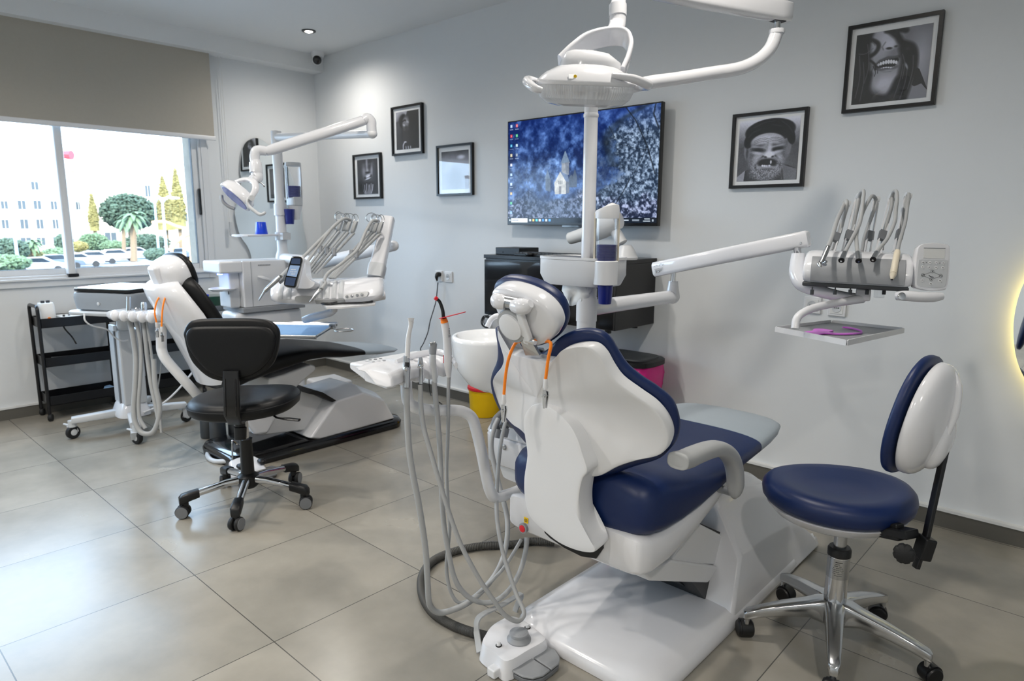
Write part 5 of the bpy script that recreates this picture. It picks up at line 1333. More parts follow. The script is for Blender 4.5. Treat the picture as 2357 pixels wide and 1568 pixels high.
for nm, pxs, en, lb, bk in (('handpiece_connector', [(1976, 458), (1982, 443), (1988, 441), (1986, 466), (1980, 509), (1969, 535), (1954, 563), (1944, 583)], (1937, 599), 'bare metal hose connector, second from the left on the delivery unit of the blue chair', [(1946, 576), (1962, 530), (1972, 480)]),
                    ('handpiece_connector', [(2016, 460), (2008, 451), (1999, 463), (1987, 486), (1977, 517), (1971, 542), (1972, 563), (1974, 583)], (1976, 600), 'bare metal hose connector, middle one on the delivery unit of the blue chair', [(1984, 578), (1990, 545), (2004, 505), (2014, 478)]),
                    ('handpiece_connector', [(2053, 456), (2057, 442), (2063, 441), (2065, 456), (2062, 484), (2059, 512), (2043, 548), (2026, 570), (2017, 583)], (2010, 597), 'bare metal hose connector, second from the right on the delivery unit of the blue chair', [(2030, 576), (2034, 540), (2046, 498), (2052, 476)])):
    k, e, d = hose_tool(nm, lb, pxs, back=bk)
    tp_ = W(*en, D=2.145)
    MB().tube([e - (tp_ - e) * .1, e.lerp(tp_, .5), tp_], [.0075, .0082, .0082], 18).build('connector', 'steel', k)
    MB().tube([tp_, tp_ + (tp_ - e).normalized() * .003], [.0092, .0092], 18).build('gasket_ring', 'black_rubber', k)
    MB().tube([tp_ + (tp_ - e).normalized() * .002, tp_ + (tp_ - e).normalized() * .007], [.0035, .003], 12).build('nipple', 'chrome', k)
k, e, d = hose_tool('scaler_handpiece', 'cream scaler handpiece, rightmost instrument on the delivery unit of the blue chair', [(2089, 452), (2092, 449), (2089, 471), (2084, 509), (2077, 535), (2070, 558), (2066, 577)], r=.0058, back=[(2064, 576), (2072, 530), (2082, 490)])
tp_ = W(2056, 630, D=2.13); MB().tube([e, e.lerp(tp_, .1), e.lerp(tp_, .9), tp_], [.0078, .0095, .0105, .0100], 20).build('grip', 'cream_plastic', k)
t2 = W(2053, 643, D=2.125); MB().tube([tp_, tp_.lerp(t2, .3), t2], [.0104, .0098, .0045], 18).build('nose_cone', 'cream_plastic', k); MB().cyl(t2, t2.lerp(tp_, -.12), .0032, n=12).build('tip_hole', 'black_plastic', k)
# bracket tray
c_ = [W(1782, 757, Z=.955), W(1950, 789, Z=.955), W(2083, 760, Z=.955), W(1913, 741, Z=.955)]
t = thing('instrument_tray', 'white framed grey instrument tray hanging under the delivery unit of the blue chair', 'tray', tuple(c_[1]))
cc = sum(c_, Vector()) / 4
m = MB(); m.prism([cc + (p - cc) * .985 + Vector((0, 0, -.008)) for p in c_], (0, 0, .006)); m.build('mat', 'grey_plastic', t, smooth=0)
m = MB()
for i in range(4):
    a, b = c_[i], c_[(i + 1) % 4]; inn = (cc - (a + b) / 2).normalized(); d = (b - a).normalized()
    m.prism([a + d * .004 + Vector((0, 0, -.010)), b - d * .004 + Vector((0, 0, -.010)), b - d * .004 + Vector((0, 0, .005)), b - d * .010 + Vector((0, 0, .008)), a + d * .010 + Vector((0, 0, .008)), a + d * .004 + Vector((0, 0, .005))], inn * .003)
m.build('rim', 'satin_white', t, smooth=0)
t = None
def rp(a, b): return W(1750 + a / 3.92, 420 + b / 3.92, Z=.9555)
o = MB(); R = catmull([rp(*q_) for q_ in ((385, 1362), (430, 1352), (470, 1348), (482, 1332), (540, 1328), (600, 1336), (660, 1346), (620, 1358), (700, 1368), (800, 1368), (900, 1360), (912, 1350), (860, 1332), (790, 1318), (740, 1312), (800, 1312), (880, 1330), (920, 1350), (905, 1366), (800, 1376), (690, 1376), (600, 1370), (520, 1376), (450, 1376), (400, 1372))], 4, closed=True)
o.prism(R, (0, 0, .004)); o = o.build('cheek_retractor', 'magenta_plastic', smooth=0)
tag(o, 'magenta plastic mouth retractor lying on the white framed tray', 'retractor')
# ------------------------------------------------------------------ assistant holder left of the blue chair
t = thing('assistant_holder', 'white assistant instrument holder with keypad on a bent arm, left of the blue chair', 'instrument holder', (-1.7, 1.3, .8))
ZB, XF = .822, -1.600
def af(px, py, x=XF): return W(px, py, X=x)
# fingers between the instrument slots, rounded at the front
fy = [1.175, 1.232, 1.288, 1.344, 1.400, 1.456]
sl = .020
m = MB()
def finger(y0, y1):
    pr = [(-.115, .052), (-.06, .058), (-.025, .056), (-.006, .046), (.002, .028), (.003, .0), (-.008, -.002), (-.115, .004)]
    return [[Vector((XF + x, y, ZB + z)) for x, z in pr] for y in (y0, y1)]
for i in range(5):
    m.loft(finger(fy[i] + sl / 2, fy[i + 1] - sl / 2))
fg = m.build('slot_fingers', 'gloss_white', t, smooth=50, bevel=.007, seg=3)
m = MB(); m.loft([[Vector((x, y, z)) for x, z in ((XF - .20, ZB + .030), (XF - .20, ZB + .052), (XF - .10, ZB + .054), (XF - .072, ZB + .050), (XF - .070, ZB + .012), (XF - .12, ZB + .006))] for y in (1.19, 1.47)])
m.build('body', 'gloss_white', t, smooth=40, bevel=.008)
# recessed grey tray behind the fingers with a raised rim
m = MB(); m.bb((XF - .185, 1.235, ZB + .0535), (XF - .095, 1.45, ZB + .0550)); m.build('tray_recess', 'pale_grey_plastic', t, smooth=0)
rim = [W(x, y, Z=ZB + .064) for x, y in ((912, 836), (942, 822), (980, 813), (1012, 811), (1036, 822), (1050, 842))]
MB().tube(catmull(rim, 6), .0055, 10, flat=2.0, up=(0, 0, 1)).build('tray_rim', 'gloss_white', t)
# keypad wing at the near end
zk = ZB + .060
A_, B_, C_, E_ = W(816, 846, Z=zk), W(845, 849, Z=zk), W(893, 861, Z=zk), W(922, 866, Z=zk)
dC = (C_ - CAM).dot(FWD)
fo_ = [A_, B_, C_, W(903, 871, D=dC), W(904, 893, D=dC), W(888, 893, D=dC), W(863, 887, D=dC + .01), W(852, 873, D=dC + .02), W(838, 858, D=dC + .03), W(822, 851, D=dC + .04)]
m = MB(); m.loft([fo_, [p + hy * .10 + Vector((0, 0, .004)) for p in fo_], [p + hy * .165 + Vector((0, 0, -.002)) for p in fo_]])
m.build('keypad_wing', 'gloss_white', t, smooth=30, bevel=.007, seg=3, blimit=35)
m = MB(); kk = MB()
kn0 = [W(a, b, Z=zk + .004) for a, b in ((852, 829), (864, 827.5), (876, 826), (860, 834), (872, 832.5), (884, 831))]
for p in kn0: MB().lathe([(0, 0), (.0055, 0), (.005, .0015), (0, .002)], p, (0, 0, 1), 16).build('key', 'mid_grey', t)
a, b = W(862, 838.5, Z=zk + .0045), W(869, 838, Z=zk + .0045); MB().tube([a, b], .0012, 6).build('key_badge', 'napkin_blue', t, smooth=0)
m = MB(); q0 = [W(*p, Z=zk + .0045) for p in ((848, 817), (852, 822), (845, 822), (862, 819), (865, 817), (860, 822), (868, 823), (855, 818))]
for p in q0: m.tube([p, p + Vector((.006, .004, 0))], .0005, 5)
m.build('key_legend', 'grey_plastic', t, smooth=0)
# bent carrying arm
ar = [Vector((XF - .09, 1.33, ZB + .01)), W(936, 905, D=2.16), W(942, 928, D=2.16), W(965, 941, D=2.16), W(1010, 945, D=2.18), W(1058, 946, D=2.20), W(1085, 960, D=2.21), W(1096, 990, D=2.21), W(1108, 1040, D=2.21), W(1120, 1100, D=2.22), W(1128, 1130, D=2.23), W(1140, 1145, D=2.26), W(1170, 1138, D=2.32), W(1210, 1122, D=2.40)]
MB().tube(catmull(ar, 6), .0185, 20).build('carrying_arm', 'satin_white', t)

GA = 'instruments in the assistant holder of the blue chair'
def gpath(pxs, D0, D1, pw=1.0):
    n = len(pxs); return [W(*p, D=D0 + (D1 - D0) * (i / (n - 1)) ** pw) for i, p in enumerate(pxs)]
# large suction
k = thing('suction_handpiece', 'white suction tip with the thickest grey hose, leftmost tool in the assistant holder', 'suction tube', tuple(W(936, 890, D=1.98)), GA)
h = gpath([(936, 888), (936, 920), (937, 951), (941, 1027), (950, 1090), (962, 1150), (971, 1203), (980, 1270), (984, 1337), (987, 1383), (995, 1402), (1015, 1411), (1048, 1402), (1080, 1386), (1112, 1358), (1141, 1321), (1160, 1278), (1168, 1230), (1167, 1190), (1158, 1150), (1142, 1090), (1131, 1030), (1136, 990), (1146, 965)], 2.0, 2.52, 1.6)
MB().spline(h, [.0095] * 9 + [.009] * 6, 14, 6).build('hose', 'silicone_grey', k)
b0, b1, b2 = W(936, 892, D=1.99), W(936, 845, D=1.985), W(936, 819, D=1.98)
MB().tube([b0, W(936, 870, D=1.99), b1, b2], [.009, .0095, .0115, .0085], 20).build('valve_body', 'steel', k)
MB().ell(W(935, 849, D=1.972), (.0075,) * 3, 16, 10).build('valve_ball', 'chrome', k)
MB().tube([W(936, 846, D=1.978), W(937, 834, D=1.976)], [.0075, .0065], 12).build('size_mark', 'dark_line', k)
MB().tube(catmull([W(937, 824, D=1.98), W(939, 790, D=1.98), W(940, 775, D=1.98), W(945, 750, D=1.975), W(946, 739, D=1.972)], 5), [.0078, .0075, .0070, .0066, .0085], 18).build('suction_tip', 'satin_white', k)
tp_ = W(946, 737, D=1.97); m = MB(); m.tube([tp_ + DOWN * .004, tp_ - DOWN * .006], [.0085, .0120], 20, flat=.55); m.build('tip_mouth', 'satin_white', k)
# small saliva ejector
k = thing('saliva_ejector', 'small steel saliva ejector valve, second from the left in the assistant holder', 'suction tube', tuple(W(969, 885, D=2.03)), GA)
h = gpath([(967, 886), (968, 905), (969, 930), (975, 982), (994, 1050), (1017, 1127), (1037, 1190), (1060, 1252), (1085, 1301), (1112, 1347), (1139, 1386), (1158, 1412), (1176, 1426), (1192, 1430), (1204, 1421), (1205, 1404), (1190, 1372), (1173, 1323), (1157, 1270), (1145, 1203), (1143, 1150), (1146, 1085), (1153, 1020), (1160, 985), (1165, 968)], 2.02, 2.50, 4.0)
# keep the low loop clear of the pedal
MB().spline(h, .0070, 12, 6).build('hose', 'silicone_grey', k)
MB().tube([W(967, 890, D=2.04), W(967, 882, D=2.04)], [.0065, .0065], 14).build('hose_ferrule', 'dark_grey', k)
MB().tube([W(969, 884, D=2.03), W(969, 850, D=2.03), W(968, 838, D=2.025), W(968, 824, D=2.02)], [.006, .0065, .009, .0055], 18).build('valve_body', 'steel', k)
m = MB(); m.tube([W(961, 846, D=2.01), W(975, 840, D=2.01)], .0022, 8); m.ell(W(969, 847, D=2.012), (.0055,) * 3, 14, 8); m.build('valve_lever', 'chrome', k)
# three-way syringe
k = thing('air_water_syringe', 'grey air-water syringe with two head buttons, third tool in the assistant holder', 'syringe', tuple(W(999, 870, D=2.07)), GA)
h = gpath([(999, 878), (1003, 920), (1007, 960), (1012, 1024), (1015, 1100), (1018, 1160), (1023, 1217), (1032, 1270), (1043, 1321), (1059, 1355), (1085, 1379), (1117, 1388), (1147, 1380), (1176, 1353), (1197, 1315), (1209, 1273), (1213, 1238)], 2.08, 2.25, 1.4)
MB().spline(h, .0082, 12, 6).build('hose', 'silicone_grey', k)
MB().tube(catmull([W(1001, 880, D=2.08), W(999, 850, D=2.07), W(996, 835, D=2.065), W(996, 815, D=2.06)], 4), [.0078, .0085, .0105, .0100], 18).build('grip', 'pale_grey_plastic', k)
MB().tube([W(996, 815, D=2.06), W(996, 802, D=2.058), W(997, 792, D=2.055), W(997, 788, D=2.054)], [.0108, .0122, .0122, .008], 20).build('head', 'grey_plastic', k)
for a in ((992, 792), (1000, 791)): MB().lathe([(0, 0), (.0045, 0), (.004, .004), (0, .005)], W(*a, D=2.045), (-FWD - DOWN * .8).normalized(), 14).build('button', 'steel', k)
# curing light
k = thing('curing_light', 'white and orange curing light with red shield, rightmost in the assistant holder', 'curing light', tuple(W(1030, 840, D=2.11)), GA)
h = gpath([(1034, 860), (1032, 900), (1032, 936), (1031, 1004), (1028, 1081), (1031, 1158), (1035, 1210), (1032, 1255), (1028, 1290), (1029, 1325), (1037, 1361), (1052, 1385), (1072, 1385), (1100, 1366), (1147, 1322), (1173, 1288), (1200, 1242)], 2.13, 2.25, 1.2)
MB().spline(h, .0058, 12, 6).build('hose', 'silicone_grey', k)
MB().tube(catmull([W(1033, 868, D=2.13), W(1031, 838, D=2.12), W(1030, 800, D=2.11), W(1027, 765, D=2.10), W(1022, 738, D=2.095)], 6), [.0070, .0125, .0130, .0130, .0125, .0118], 20).build('body', 'satin_white', k)
MB().tube([W(1023, 742, D=2.094), W(1021, 733, D=2.09)], [.0122, .0095], 20).build('orange_collar', 'orange_cord', k)
MB().tube(catmull([W(1021, 735, D=2.09), W(1019, 715, D=2.09), W(1012, 695, D=2.085), W(1004, 688, D=2.08)], 5), [.0058, .0055, .0052, .005], 14).build('light_guide', 'black_gloss', k)
MB().tube([W(1006, 689, D=2.081), W(1001, 685, D=2.078)], [.0065, .006], 14).build('guide_cap', 'red_plastic', k)
s0, s1 = W(1011, 734, D=2.085), W(1072, 719, D=2.06)
d = (s1 - s0).normalized(); wv = FWD - d * FWD.dot(d); wv = (wv - DOWN * .10).normalized(); nn = d.cross(wv).normalized()
ov = [(s0 + s1) / 2 + d * ((s1 - s0).length / 2 * math.cos(a)) + wv * (.024 * math.sin(a)) for a in [2 * PI * i / 40 for i in range(40)]]
MB().prism(ov, nn * .002).build('light_shield', 'red_plastic', k, smooth=30)
for i, b in enumerate((757, 762, 767)): MB().ell(W(1034, b, D=2.086), (.0016,) * 3, 8, 6).build('status_light', 'dark_line', k)
MB().lathe([(0, 0), (.0040, 0), (.003, .002), (0, .002)], W(1034, 773, D=2.086), -FWD, 14).build('switch', 'grey_plastic', k)
m = MB(); m.tube([W(1021, 818, D=2.093), W(1021, 836, D=2.097)], .0012, 6); m.build('red_print', 'red_plastic', k)

# ------------------------------------------------------------------ pedal, floor hose, bins
def fz(px, py, z): return W(px, py, Z=z)
t = thing('foot_control', 'white foot control with grey pedals and carrying hoop in front of the blue chair base', 'foot control', (-1.25, 1.37, 0))
def q7(x, y, z): return W(920 + x / 3.752, 1150 + y / 3.752, Z=z)
topo = [q7(*p, .058) for p in ((745, 1165), (790, 1100), (860, 1050), (960, 1010), (1060, 1040), (1160, 1110), (1230, 1170), (1252, 1215), (1110, 1300), (930, 1395), (830, 1330), (720, 1240))]
cc = sum(topo, Vector()) / len(topo); cc.z = .058
tp = catmull(topo, 4, closed=True)
m = MB(); m.loft([[Vector((p.x + (p.x - cc.x) * .12, p.y + (p.y - cc.y) * .12, .003)) for p in tp], [Vector((p.x + (p.x - cc.x) * .10, p.y + (p.y - cc.y) * .10, .012)) for p in tp], [Vector((p.x + (p.x - cc.x) * .02, p.y + (p.y - cc.y) * .02, .052)) for p in tp], [Vector((p.x, p.y, .058)) for p in tp], [cc + (p - cc) * .9 + Vector((0, 0, .002)) for p in tp]])
m.build('housing', 'gloss_white', t, smooth=55)
pc = q7(1030, 1210, .06)
m = MB(); m.lathe([(0, 0), (.0365, 0), (.037, .006), (.029, .015), (.0275, .018), (.0295, .020), (.0285, .027), (.016, .031), (0, .0315)], Vector((pc.x, pc.y, .058))); m.build('round_pedal', 'grey_plastic', t)
m = MB()
for i in range(-5, 6):
    for j in range(-5, 6):
        if i * i + j * j < 27: m.ell((pc.x + i * .0044, pc.y + j * .0044, .0885 - .0008 * math.hypot(i, j) * .5), (.0011, .0011, .0008), 6, 4)
o = m.build('pedal_grip', 'mid_grey', t); o['kind'] = 'stuff'
for a, b in ((855, 1262), (1104, 1107)):
    p = q7(a, b, .0605); MB().lathe([(0, -.003), (.0095, -.003), (.0095, .0018), (.0075, .0022), (.0070, .0002), (0, .0002)], p, (0, 0, 1), 24).build('button_ring', 'black_plastic', t)
    MB().lathe([(0, 0), (.0066, 0), (.0066, .008), (.0045, .011), (0, .011)], p, (0, 0, 1), 20).build('button', 'satin_white', t)
# split grey foot plate at the front right
pl = [q7(*p, .022) for p in ((945, 1475), (1125, 1375), (1260, 1285), (1340, 1310), (1385, 1380), (1375, 1430), (1305, 1490), (1240, 1535), (1150, 1560), (1060, 1545), (985, 1505))]
c0 = sum(pl, Vector()) / len(pl)
pa = [pl[0], pl[1], q7(1300, 1488, .022), pl[7], pl[8], pl[9], pl[10]]
pb = [q7(1130, 1366, .022), pl[2], pl[3], pl[4], pl[5], q7(1310, 1483, .022)]
for pp in (pa, pb): MB().prism(pp, (0, 0, .007)).build('foot_plate', 'grey_plastic', t, smooth=0, bevel=.003)
m = MB(); m.prism([c0 + (p - c0) * .97 + Vector((0, 0, -.018)) for p in pl], (0, 0, .014)); m.build('plate_base', 'mid_grey', t, smooth=0, bevel=.003)
b = q7(815, 1480, .02); 
bx = (q7(880, 1510, .02) - q7(770, 1440, .02)).normalized(); by = Vector((-bx.y, bx.x, 0))
m = MB(); m.box(b + Vector((0, 0, -.002)), (.032, .030, .028), (bx, by, Vector((0, 0, 1)))); m.build('side_stop', 'satin_white', t, smooth=0, bevel=.005)
# hoop of flat grey bar
hb_ = [q7(690, 1320, .012), W(1097, 1455, D=2.12), W(1098, 1430, D=2.13), W(1112, 1414, D=2.14), W(1150, 1396, D=2.20), W(1200, 1366, D=2.28), W(1200, 1372, D=2.29), W(1188, 1400, D=2.31), W(1180, 1425, D=2.31)]
m = MB(); hp_ = [hb_[0]] + catmull(hb_[1:5], 4) + hb_[5:]
R = []
for i, p in enumerate(hp_):
    d = (hp_[min(i + 1, len(hp_) - 1)] - hp_[max(i - 1, 0)]).normalized()
    wv = Vector((-bx.x, -bx.y, 0)); side = bx
    x_ = side - d * side.dot(d); x_.normalize(); y_ = d.cross(x_)
    R.append([p + x_ * a + y_ * b_ for a, b_ in ((-.010, -.003), (.010, -.003), (.010, .003), (-.010, .003))])
m.loft(R); m.build('hoop', 'arm_grey', t, smooth=40, bevel=.002)
# corrugated hose on the floor
hz_ = [(1222, 1246), (1190, 1252), (1150, 1255), (1100, 1258), (1050, 1268), (1008, 1284), (984, 1303), (972, 1325), (969, 1345), (972, 1368), (982, 1392), (1000, 1414), (1024, 1430), (1052, 1444), (1090, 1457), (1120, 1465)]
hp_ = catmull([Vector((-1.62, 2.02, .02))] + [fz(a, b, .0165) for a, b in hz_], 26)
t = thing('floor_hose', 'dark grey corrugated hose looping over the floor left of the blue chair base', 'hose', (-1.7, 1.6, 0))
m = MB(); m.tube(hp_, [.0158 if i % 2 else .0142 for i in range(len(hp_))], 14); m.build('hose', 'hose_dark', t, smooth=30)
m = MB()
for s in range(9):
    p = W(1112 + s * 3.6, 1247.6 - s * .2, Z=.033); m.box(p, (.0035, .0010, .005), (RIGHT, FWD, Vector((0, 0, 1))))
m.build('date_print', 'grey_plastic', t, smooth=0)
# sharps bin
bc = W(1106, 955, Z=0); bc = Vector((-3.20, 3.20, 0))
sc_ = (PX((bc.x, bc.y, .1)))
t = thing('sharps_bin', 'yellow sharps bin with red lid on the floor by the back wall', 'bin', tuple(bc))
MB().lathe([(0, .002), (.098, .002), (.102, .01), (.112, .175), (.116, .178), (.116, .19), (0, .19)], bc, n=40).build('bucket', 'yellow_plastic', t)
m = MB(); m.lathe([(0, .188), (.118, .185), (.122, .190), (.120, .204), (.105, .212), (.06, .214), (.056, .222), (.045, .226), (0, .226)], bc, n=40); ld = m.build('lid', 'red_plastic', t)
m = MB(); m.lathe([(0, 0), (.028, 0), (.027, .003), (0, .003)], bc + Vector((.0, -.02, .2255)), (0, 0, 1), 24); m.build('drop_opening', 'dark_line', ld)
# waste bin with pink bag
t = thing('pedal_bin', 'black lidded waste bin with pink bag showing, behind the blue chair back', 'bin', (-2.045, 3.165, 0))
def wb(z, f): return [Vector((-2.045 + .20 * f * se(2 * PI * k / 40, 3.5)[0], 3.165 + .145 * f * se(2 * PI * k / 40, 3.5)[1], z)) for k in range(40)]
m = MB(); m.loft([wb(.003, .80), wb(.02, .82), wb(.53, .95)]); m.build('bin_body', 'black_plastic', t)
m = MB(); R = []
for z, f in ((.36, .93), (.43, 1.0), (.50, 1.03), (.552, 1.0), (.557, .96)):
    R.append([Vector((-2.045 + .20 * f * se(2 * PI * k / 40, 3.5)[0] * (1 + .02 * math.sin(k * 2.3 + z * 40)), 3.165 + .14 * f * se(2 * PI * k / 40, 3.5)[1] * (1 + .02 * math.sin(k * 1.7)), z)) for k in range(40)])
m.loft(R); m.build('bag', 'pink_film', t, smooth=60)
m = MB(); m.loft([wb(.545, .97), wb(.55, 1.03), wb(.575, 1.03), wb(.58, .98)]); m.build('lid_frame', 'black_plastic', t)
m = MB(); m.loft([[Vector((-2.045 + .175 * f * se(2 * PI * k / 32, 4)[0], 3.165 + .12 * f * se(2 * PI * k / 32, 4)[1], z)) for k in range(32)] for z, f in ((.5805, 1), (.588, .98), (.589, .90))]); m.build('lid', 'dark_grey', t)
# ------------------------------------------------------------------ blue operator stool
SX, SY = -.568, 2.115
t = thing('operator_stool', 'navy blue wheeled stool with white shelled backrest at the right front', 'stool', (SX, SY, 0))
def sp(r, a, z): return Vector((SX + r * math.cos(a), SY + r * math.sin(a), z))
for i in range(5):
    a = math.radians(-1 + 72 * i + 1)
    tdir = Vector((math.cos(a), math.sin(a), 0)); sd = Vector((-math.sin(a), math.cos(a), 0))
    m = MB(); R = []
    for r, z, w, h in ((.015, .115, .060, .085), (.045, .122, .062, .075), (.08, .123, .052, .052), (.15, .114, .046, .040), (.22, .098, .038, .032), (.262, .086, .032, .030), (.272, .080, .022, .026)):
        R.append(m.section(Vector((SX, SY, z)) + tdir * r, w, h, 5, 20, sd, Vector((0, 0, 1))))
    m.loft(R); lg = m.build('star_leg', 'alu', t, smooth=50)
    m = MB(); m.cyl(sp(.262, a, .082), sp(.262, a, .052), .009, n=14); m.build('caster_stem', 'alu', lg)
    ca_ = a + .9 + i * 1.3; wdir = Vector((math.cos(ca_), math.sin(ca_), 0)); c = sp(.262, a, .0275) + wdir * .012
    wa = Vector((-wdir.y, wdir.x, 0)); m = MB()
    for s in (-1, 1): m.lathe([(0, .007), (.020, .006), (.0265, .009), (.0265, .020), (.023, .024), (0, .025)], c, wa * s, 28)
    m.cyl(c - wa * .008, c + wa * .008, .012)
    m.lathe([(.0, -.016), (.0285, -.016), (.0285, .016), (0, .016)], c + Vector((0, 0, .002)), wa, 28)
    m.build('caster', 'black_plastic', lg)
m = MB(); m.lathe([(0, .075), (.032, .075), (.035, .09), (.034, .13), (.033, .16), (.031, .31), (0, .31)], (SX, SY, 0), n=36); m.build('column_sleeve', 'chrome', t)
m = MB(); m.lathe([(.0318, .235), (.0324, .235), (.0322, .300), (.0316, .300)], (SX, SY, 0), n=36); ls = m.build('printed_label', 'steel', t)
m = MB()
vdir = (Vector((CAM.x - SX, CAM.y - SY, 0))).normalized(); vs = Vector((-vdir.y, vdir.x, 0))
for i, (w, hgt) in enumerate(((.024, .0022), (.016, .0016), (.020, .0016), (.030, .0012), (.034, .0010), (.032, .0010), (.030, .0010), (.026, .0010))):
    z = .292 - i * .0062; nseg = 6
    for k in range(nseg):
        if (i * 3 + k * 5) % 7 == 0: continue
        th = (k - nseg / 2 + .5) / nseg * w / .0324; p = Vector((SX, SY, z)) + vdir * (.0325 * math.cos(th)) + vs * (.0325 * math.sin(th))
        m.box(p, (.0008, w / nseg * .8, hgt), (vdir * math.cos(th) + vs * math.sin(th), vs * math.cos(th) - vdir * math.sin(th), Vector((0, 0, 1))))
m.build('label_text', 'dark_line', ls, smooth=0)
m = MB(); m.lathe([(0, .305), (.034, .305), (.034, .325), (.030, .332), (0, .332)], (SX, SY, 0), n=32); m.build('column_collar', 'black_plastic', t)
m = MB(); m.cyl((SX, SY, .33), (SX, SY, .45), .0185, n=28); m.build('gas_piston', 'steel', t)
# seat: a saddle-like round cushion over a white pan
sc = Vector((SX - .016, SY - .018, .502)); rx = Vector((RIGHT.x, RIGHT.y, 0)).normalized(); ry = Vector((FWD.x, FWD.y, 0)).normalized()
def sr(f, z, wob=1.0):
    o = []
    for i in range(64):
        a = 2 * PI * i / 64; x, y = math.cos(a), math.sin(a)
        dz = .012 * (x * x) * f * f * wob
        o.append(sc + rx * (.218 * f * x) + ry * (.200 * f * y) + Vector((0, 0, z + dz)))
    return o
m = MB(); m.loft([sr(.80, -.035, .6), sr(.93, -.031, .7), sr(.985, -.018, .8), sr(1.0, 0.0), sr(.985, .016), sr(.93, .030), sr(.84, .036), sr(.70, .034), sr(.45, .022), sr(.2, .018), sr(.02, .018)]); m.build('seat_cushion', 'leather_blue', t, smooth=80)
m = MB(); m.loft([sr(.20, -.090, .1), sr(.42, -.087, .2), sr(.66, -.078, .3), sr(.82, -.062, .4), sr(.92, -.038, .5), sr(.84, -.030, .6)]); m.build('seat_pan', 'gloss_white', t, smooth=80)
# backrest: oval cushion and white shell, seen nearly edge on
def bw(x, y, D): return W(1660 + x / 2.0416, 800 + y / 2.0416, D=D)
bo = bw(972, 338, 1.80)
fwd_b = (-rx * .66 + ry * .74); fwd_b.z = .16; fwd_b.normalize()
bu = Vector((0, 0, 1)); bu = (rx * .26 + Vector((0, 0, 1))).normalized(); bu = (bu - fwd_b * bu.dot(fwd_b)).normalized(); bs = bu.cross(fwd_b).normalized()
def bov(w, h, off, n=2.3, k=48): return [bo + fwd_b * off + bs * (w * se(2 * PI * i / k, n)[0]) + bu * (h * se(2 * PI * i / k, n)[1]) for i in range(k)]
m = MB(); m.pad(bov(.166, .168, .036), fwd_b, .020, .016, p=2.4, rings=8, edge=.004); m.build('back_cushion', 'leather_blue', t, smooth=80)
m = MB(); m.pad(bov(.154, .157, .008, 2.15), -fwd_b, .052, .012, p=2.2, rings=10, edge=.004); bk = m.build('back_shell', 'gloss_white', t, smooth=80)
hc_b = bo - fwd_b * .030 + bs * .030 - bu * .050
if (bo + bs * .05 - CAM).dot(RIGHT) < (bo - CAM).dot(RIGHT): hc_b = bo - fwd_b * .030 - bs * .030 - bu * .050
m = MB(); m.ell(hc_b, (.056, .080, .036), 28, 16, ax=(bs, bu, fwd_b), pu=2.4, pv=2.2); m.build('shell_hub', 'gloss_white', bk, smooth=80)
m = MB(); m.tube(catmull([bo - fwd_b * .006 + bu * .150, bo - fwd_b * .036 + bu * .105, bo - fwd_b * .050 + bu * .04, bo - fwd_b * .052 - bu * .02], 5), [.006, .012, .013, .008], 14); m.build('shell_rib', 'gloss_white', bk, smooth=60)
# black bent back bar and clamp with knob
b0, b1, b2 = bw(1035, 560, 1.80), bw(965, 880, 1.82), bw(915, 1035, 1.83)
m = MB(); m.loft([m.section(p, .024, .012, 5, 16, FWD - (b1 - b0).normalized() * FWD.dot((b1 - b0).normalized()), (b1 - b0).normalized().cross(FWD).normalized()) for p in (b0.lerp(b1, -.3), b0, b1, b2)]); m.build('back_bar', 'black_satin', t, smooth=40)
c0 = bw(955, 940, 1.82)
m = MB(); m.box(c0, (.032, .045, .062), ((rx * 1.0 - Vector((0, 0, .2))).normalized(), ry, Vector((0, 0, 1)) * .98 + rx * .2)); m.build('bar_clamp', 'black_plastic', t, smooth=0, bevel=.005)
s0 = sc + Vector((0, 0, -.080)); a1_ = bw(900, 880, 1.815)
dv = (a1_ - s0).normalized(); sdv = dv.cross(Vector((0, 0, 1))).normalized(); uv = sdv.cross(dv)
m = MB(); m.box((s0 + a1_) / 2, ((a1_ - s0).length, .050, .024), (dv, sdv, uv)); m.box(s0.lerp(a1_, .62), ((a1_ - s0).length * .5, .030, .046), (dv, sdv, uv)); m.build('seat_bracket', 'black_plastic', t, smooth=0, bevel=.004)
kc = bw(860, 965, 1.775); ax_ = (-FWD * .8 - rx * .5 ).normalized(); x_, y_ = basis(ax_); R = []
for r, z in ((0, -.004), (.020, -.004), (.0255, 0), (.0265, .010), (.025, .018), (.019, .022), (0, .023)):
    R.append([kc + ax_ * z + (x_ * math.cos(a) + y_ * math.sin(a)) * max(r, 1e-4) * (1 - .07 * (math.cos(8 * a) > .55) * (r > .02)) for a in [2 * PI * i / 80 for i in range(80)]])
m = MB(); m.loft(R); kn = m.build('tension_knob', 'black_rubber', t, smooth=40)
m = MB(); m.cyl(kc - ax_ * .004, kc - ax_ * .03, .007, n=14); m.build('knob_bolt', 'chrome', kn)
# ------------------------------------------------------------------ black dental chair by the window
BX = -3.62
def z2(x, y): return (x / 3.135 + 340, y / 3.135 + 560)
def z3(x, y): return (x / 3.267 + 480, y / 3.267 + 240)
def z1(x, y): return (x / 3.136, y / 3.136 + 540)
t = thing('dental_chair', 'black upholstered dental chair with white shell near the window', 'dental chair', (BX, 2.0, 0))
m = MB()
m.loft([rrect(-3.885, -3.385, 1.52, 2.66, .002, .10), rrect(-3.888, -3.382, 1.517, 2.665, .035, .10), rrect(-3.87, -3.40, 1.53, 2.65, .058, .09), rrect(-3.82, -3.45, 1.58, 2.60, .064, .06)])
m.build('base_plate', 'black_gloss', t, smooth=55)
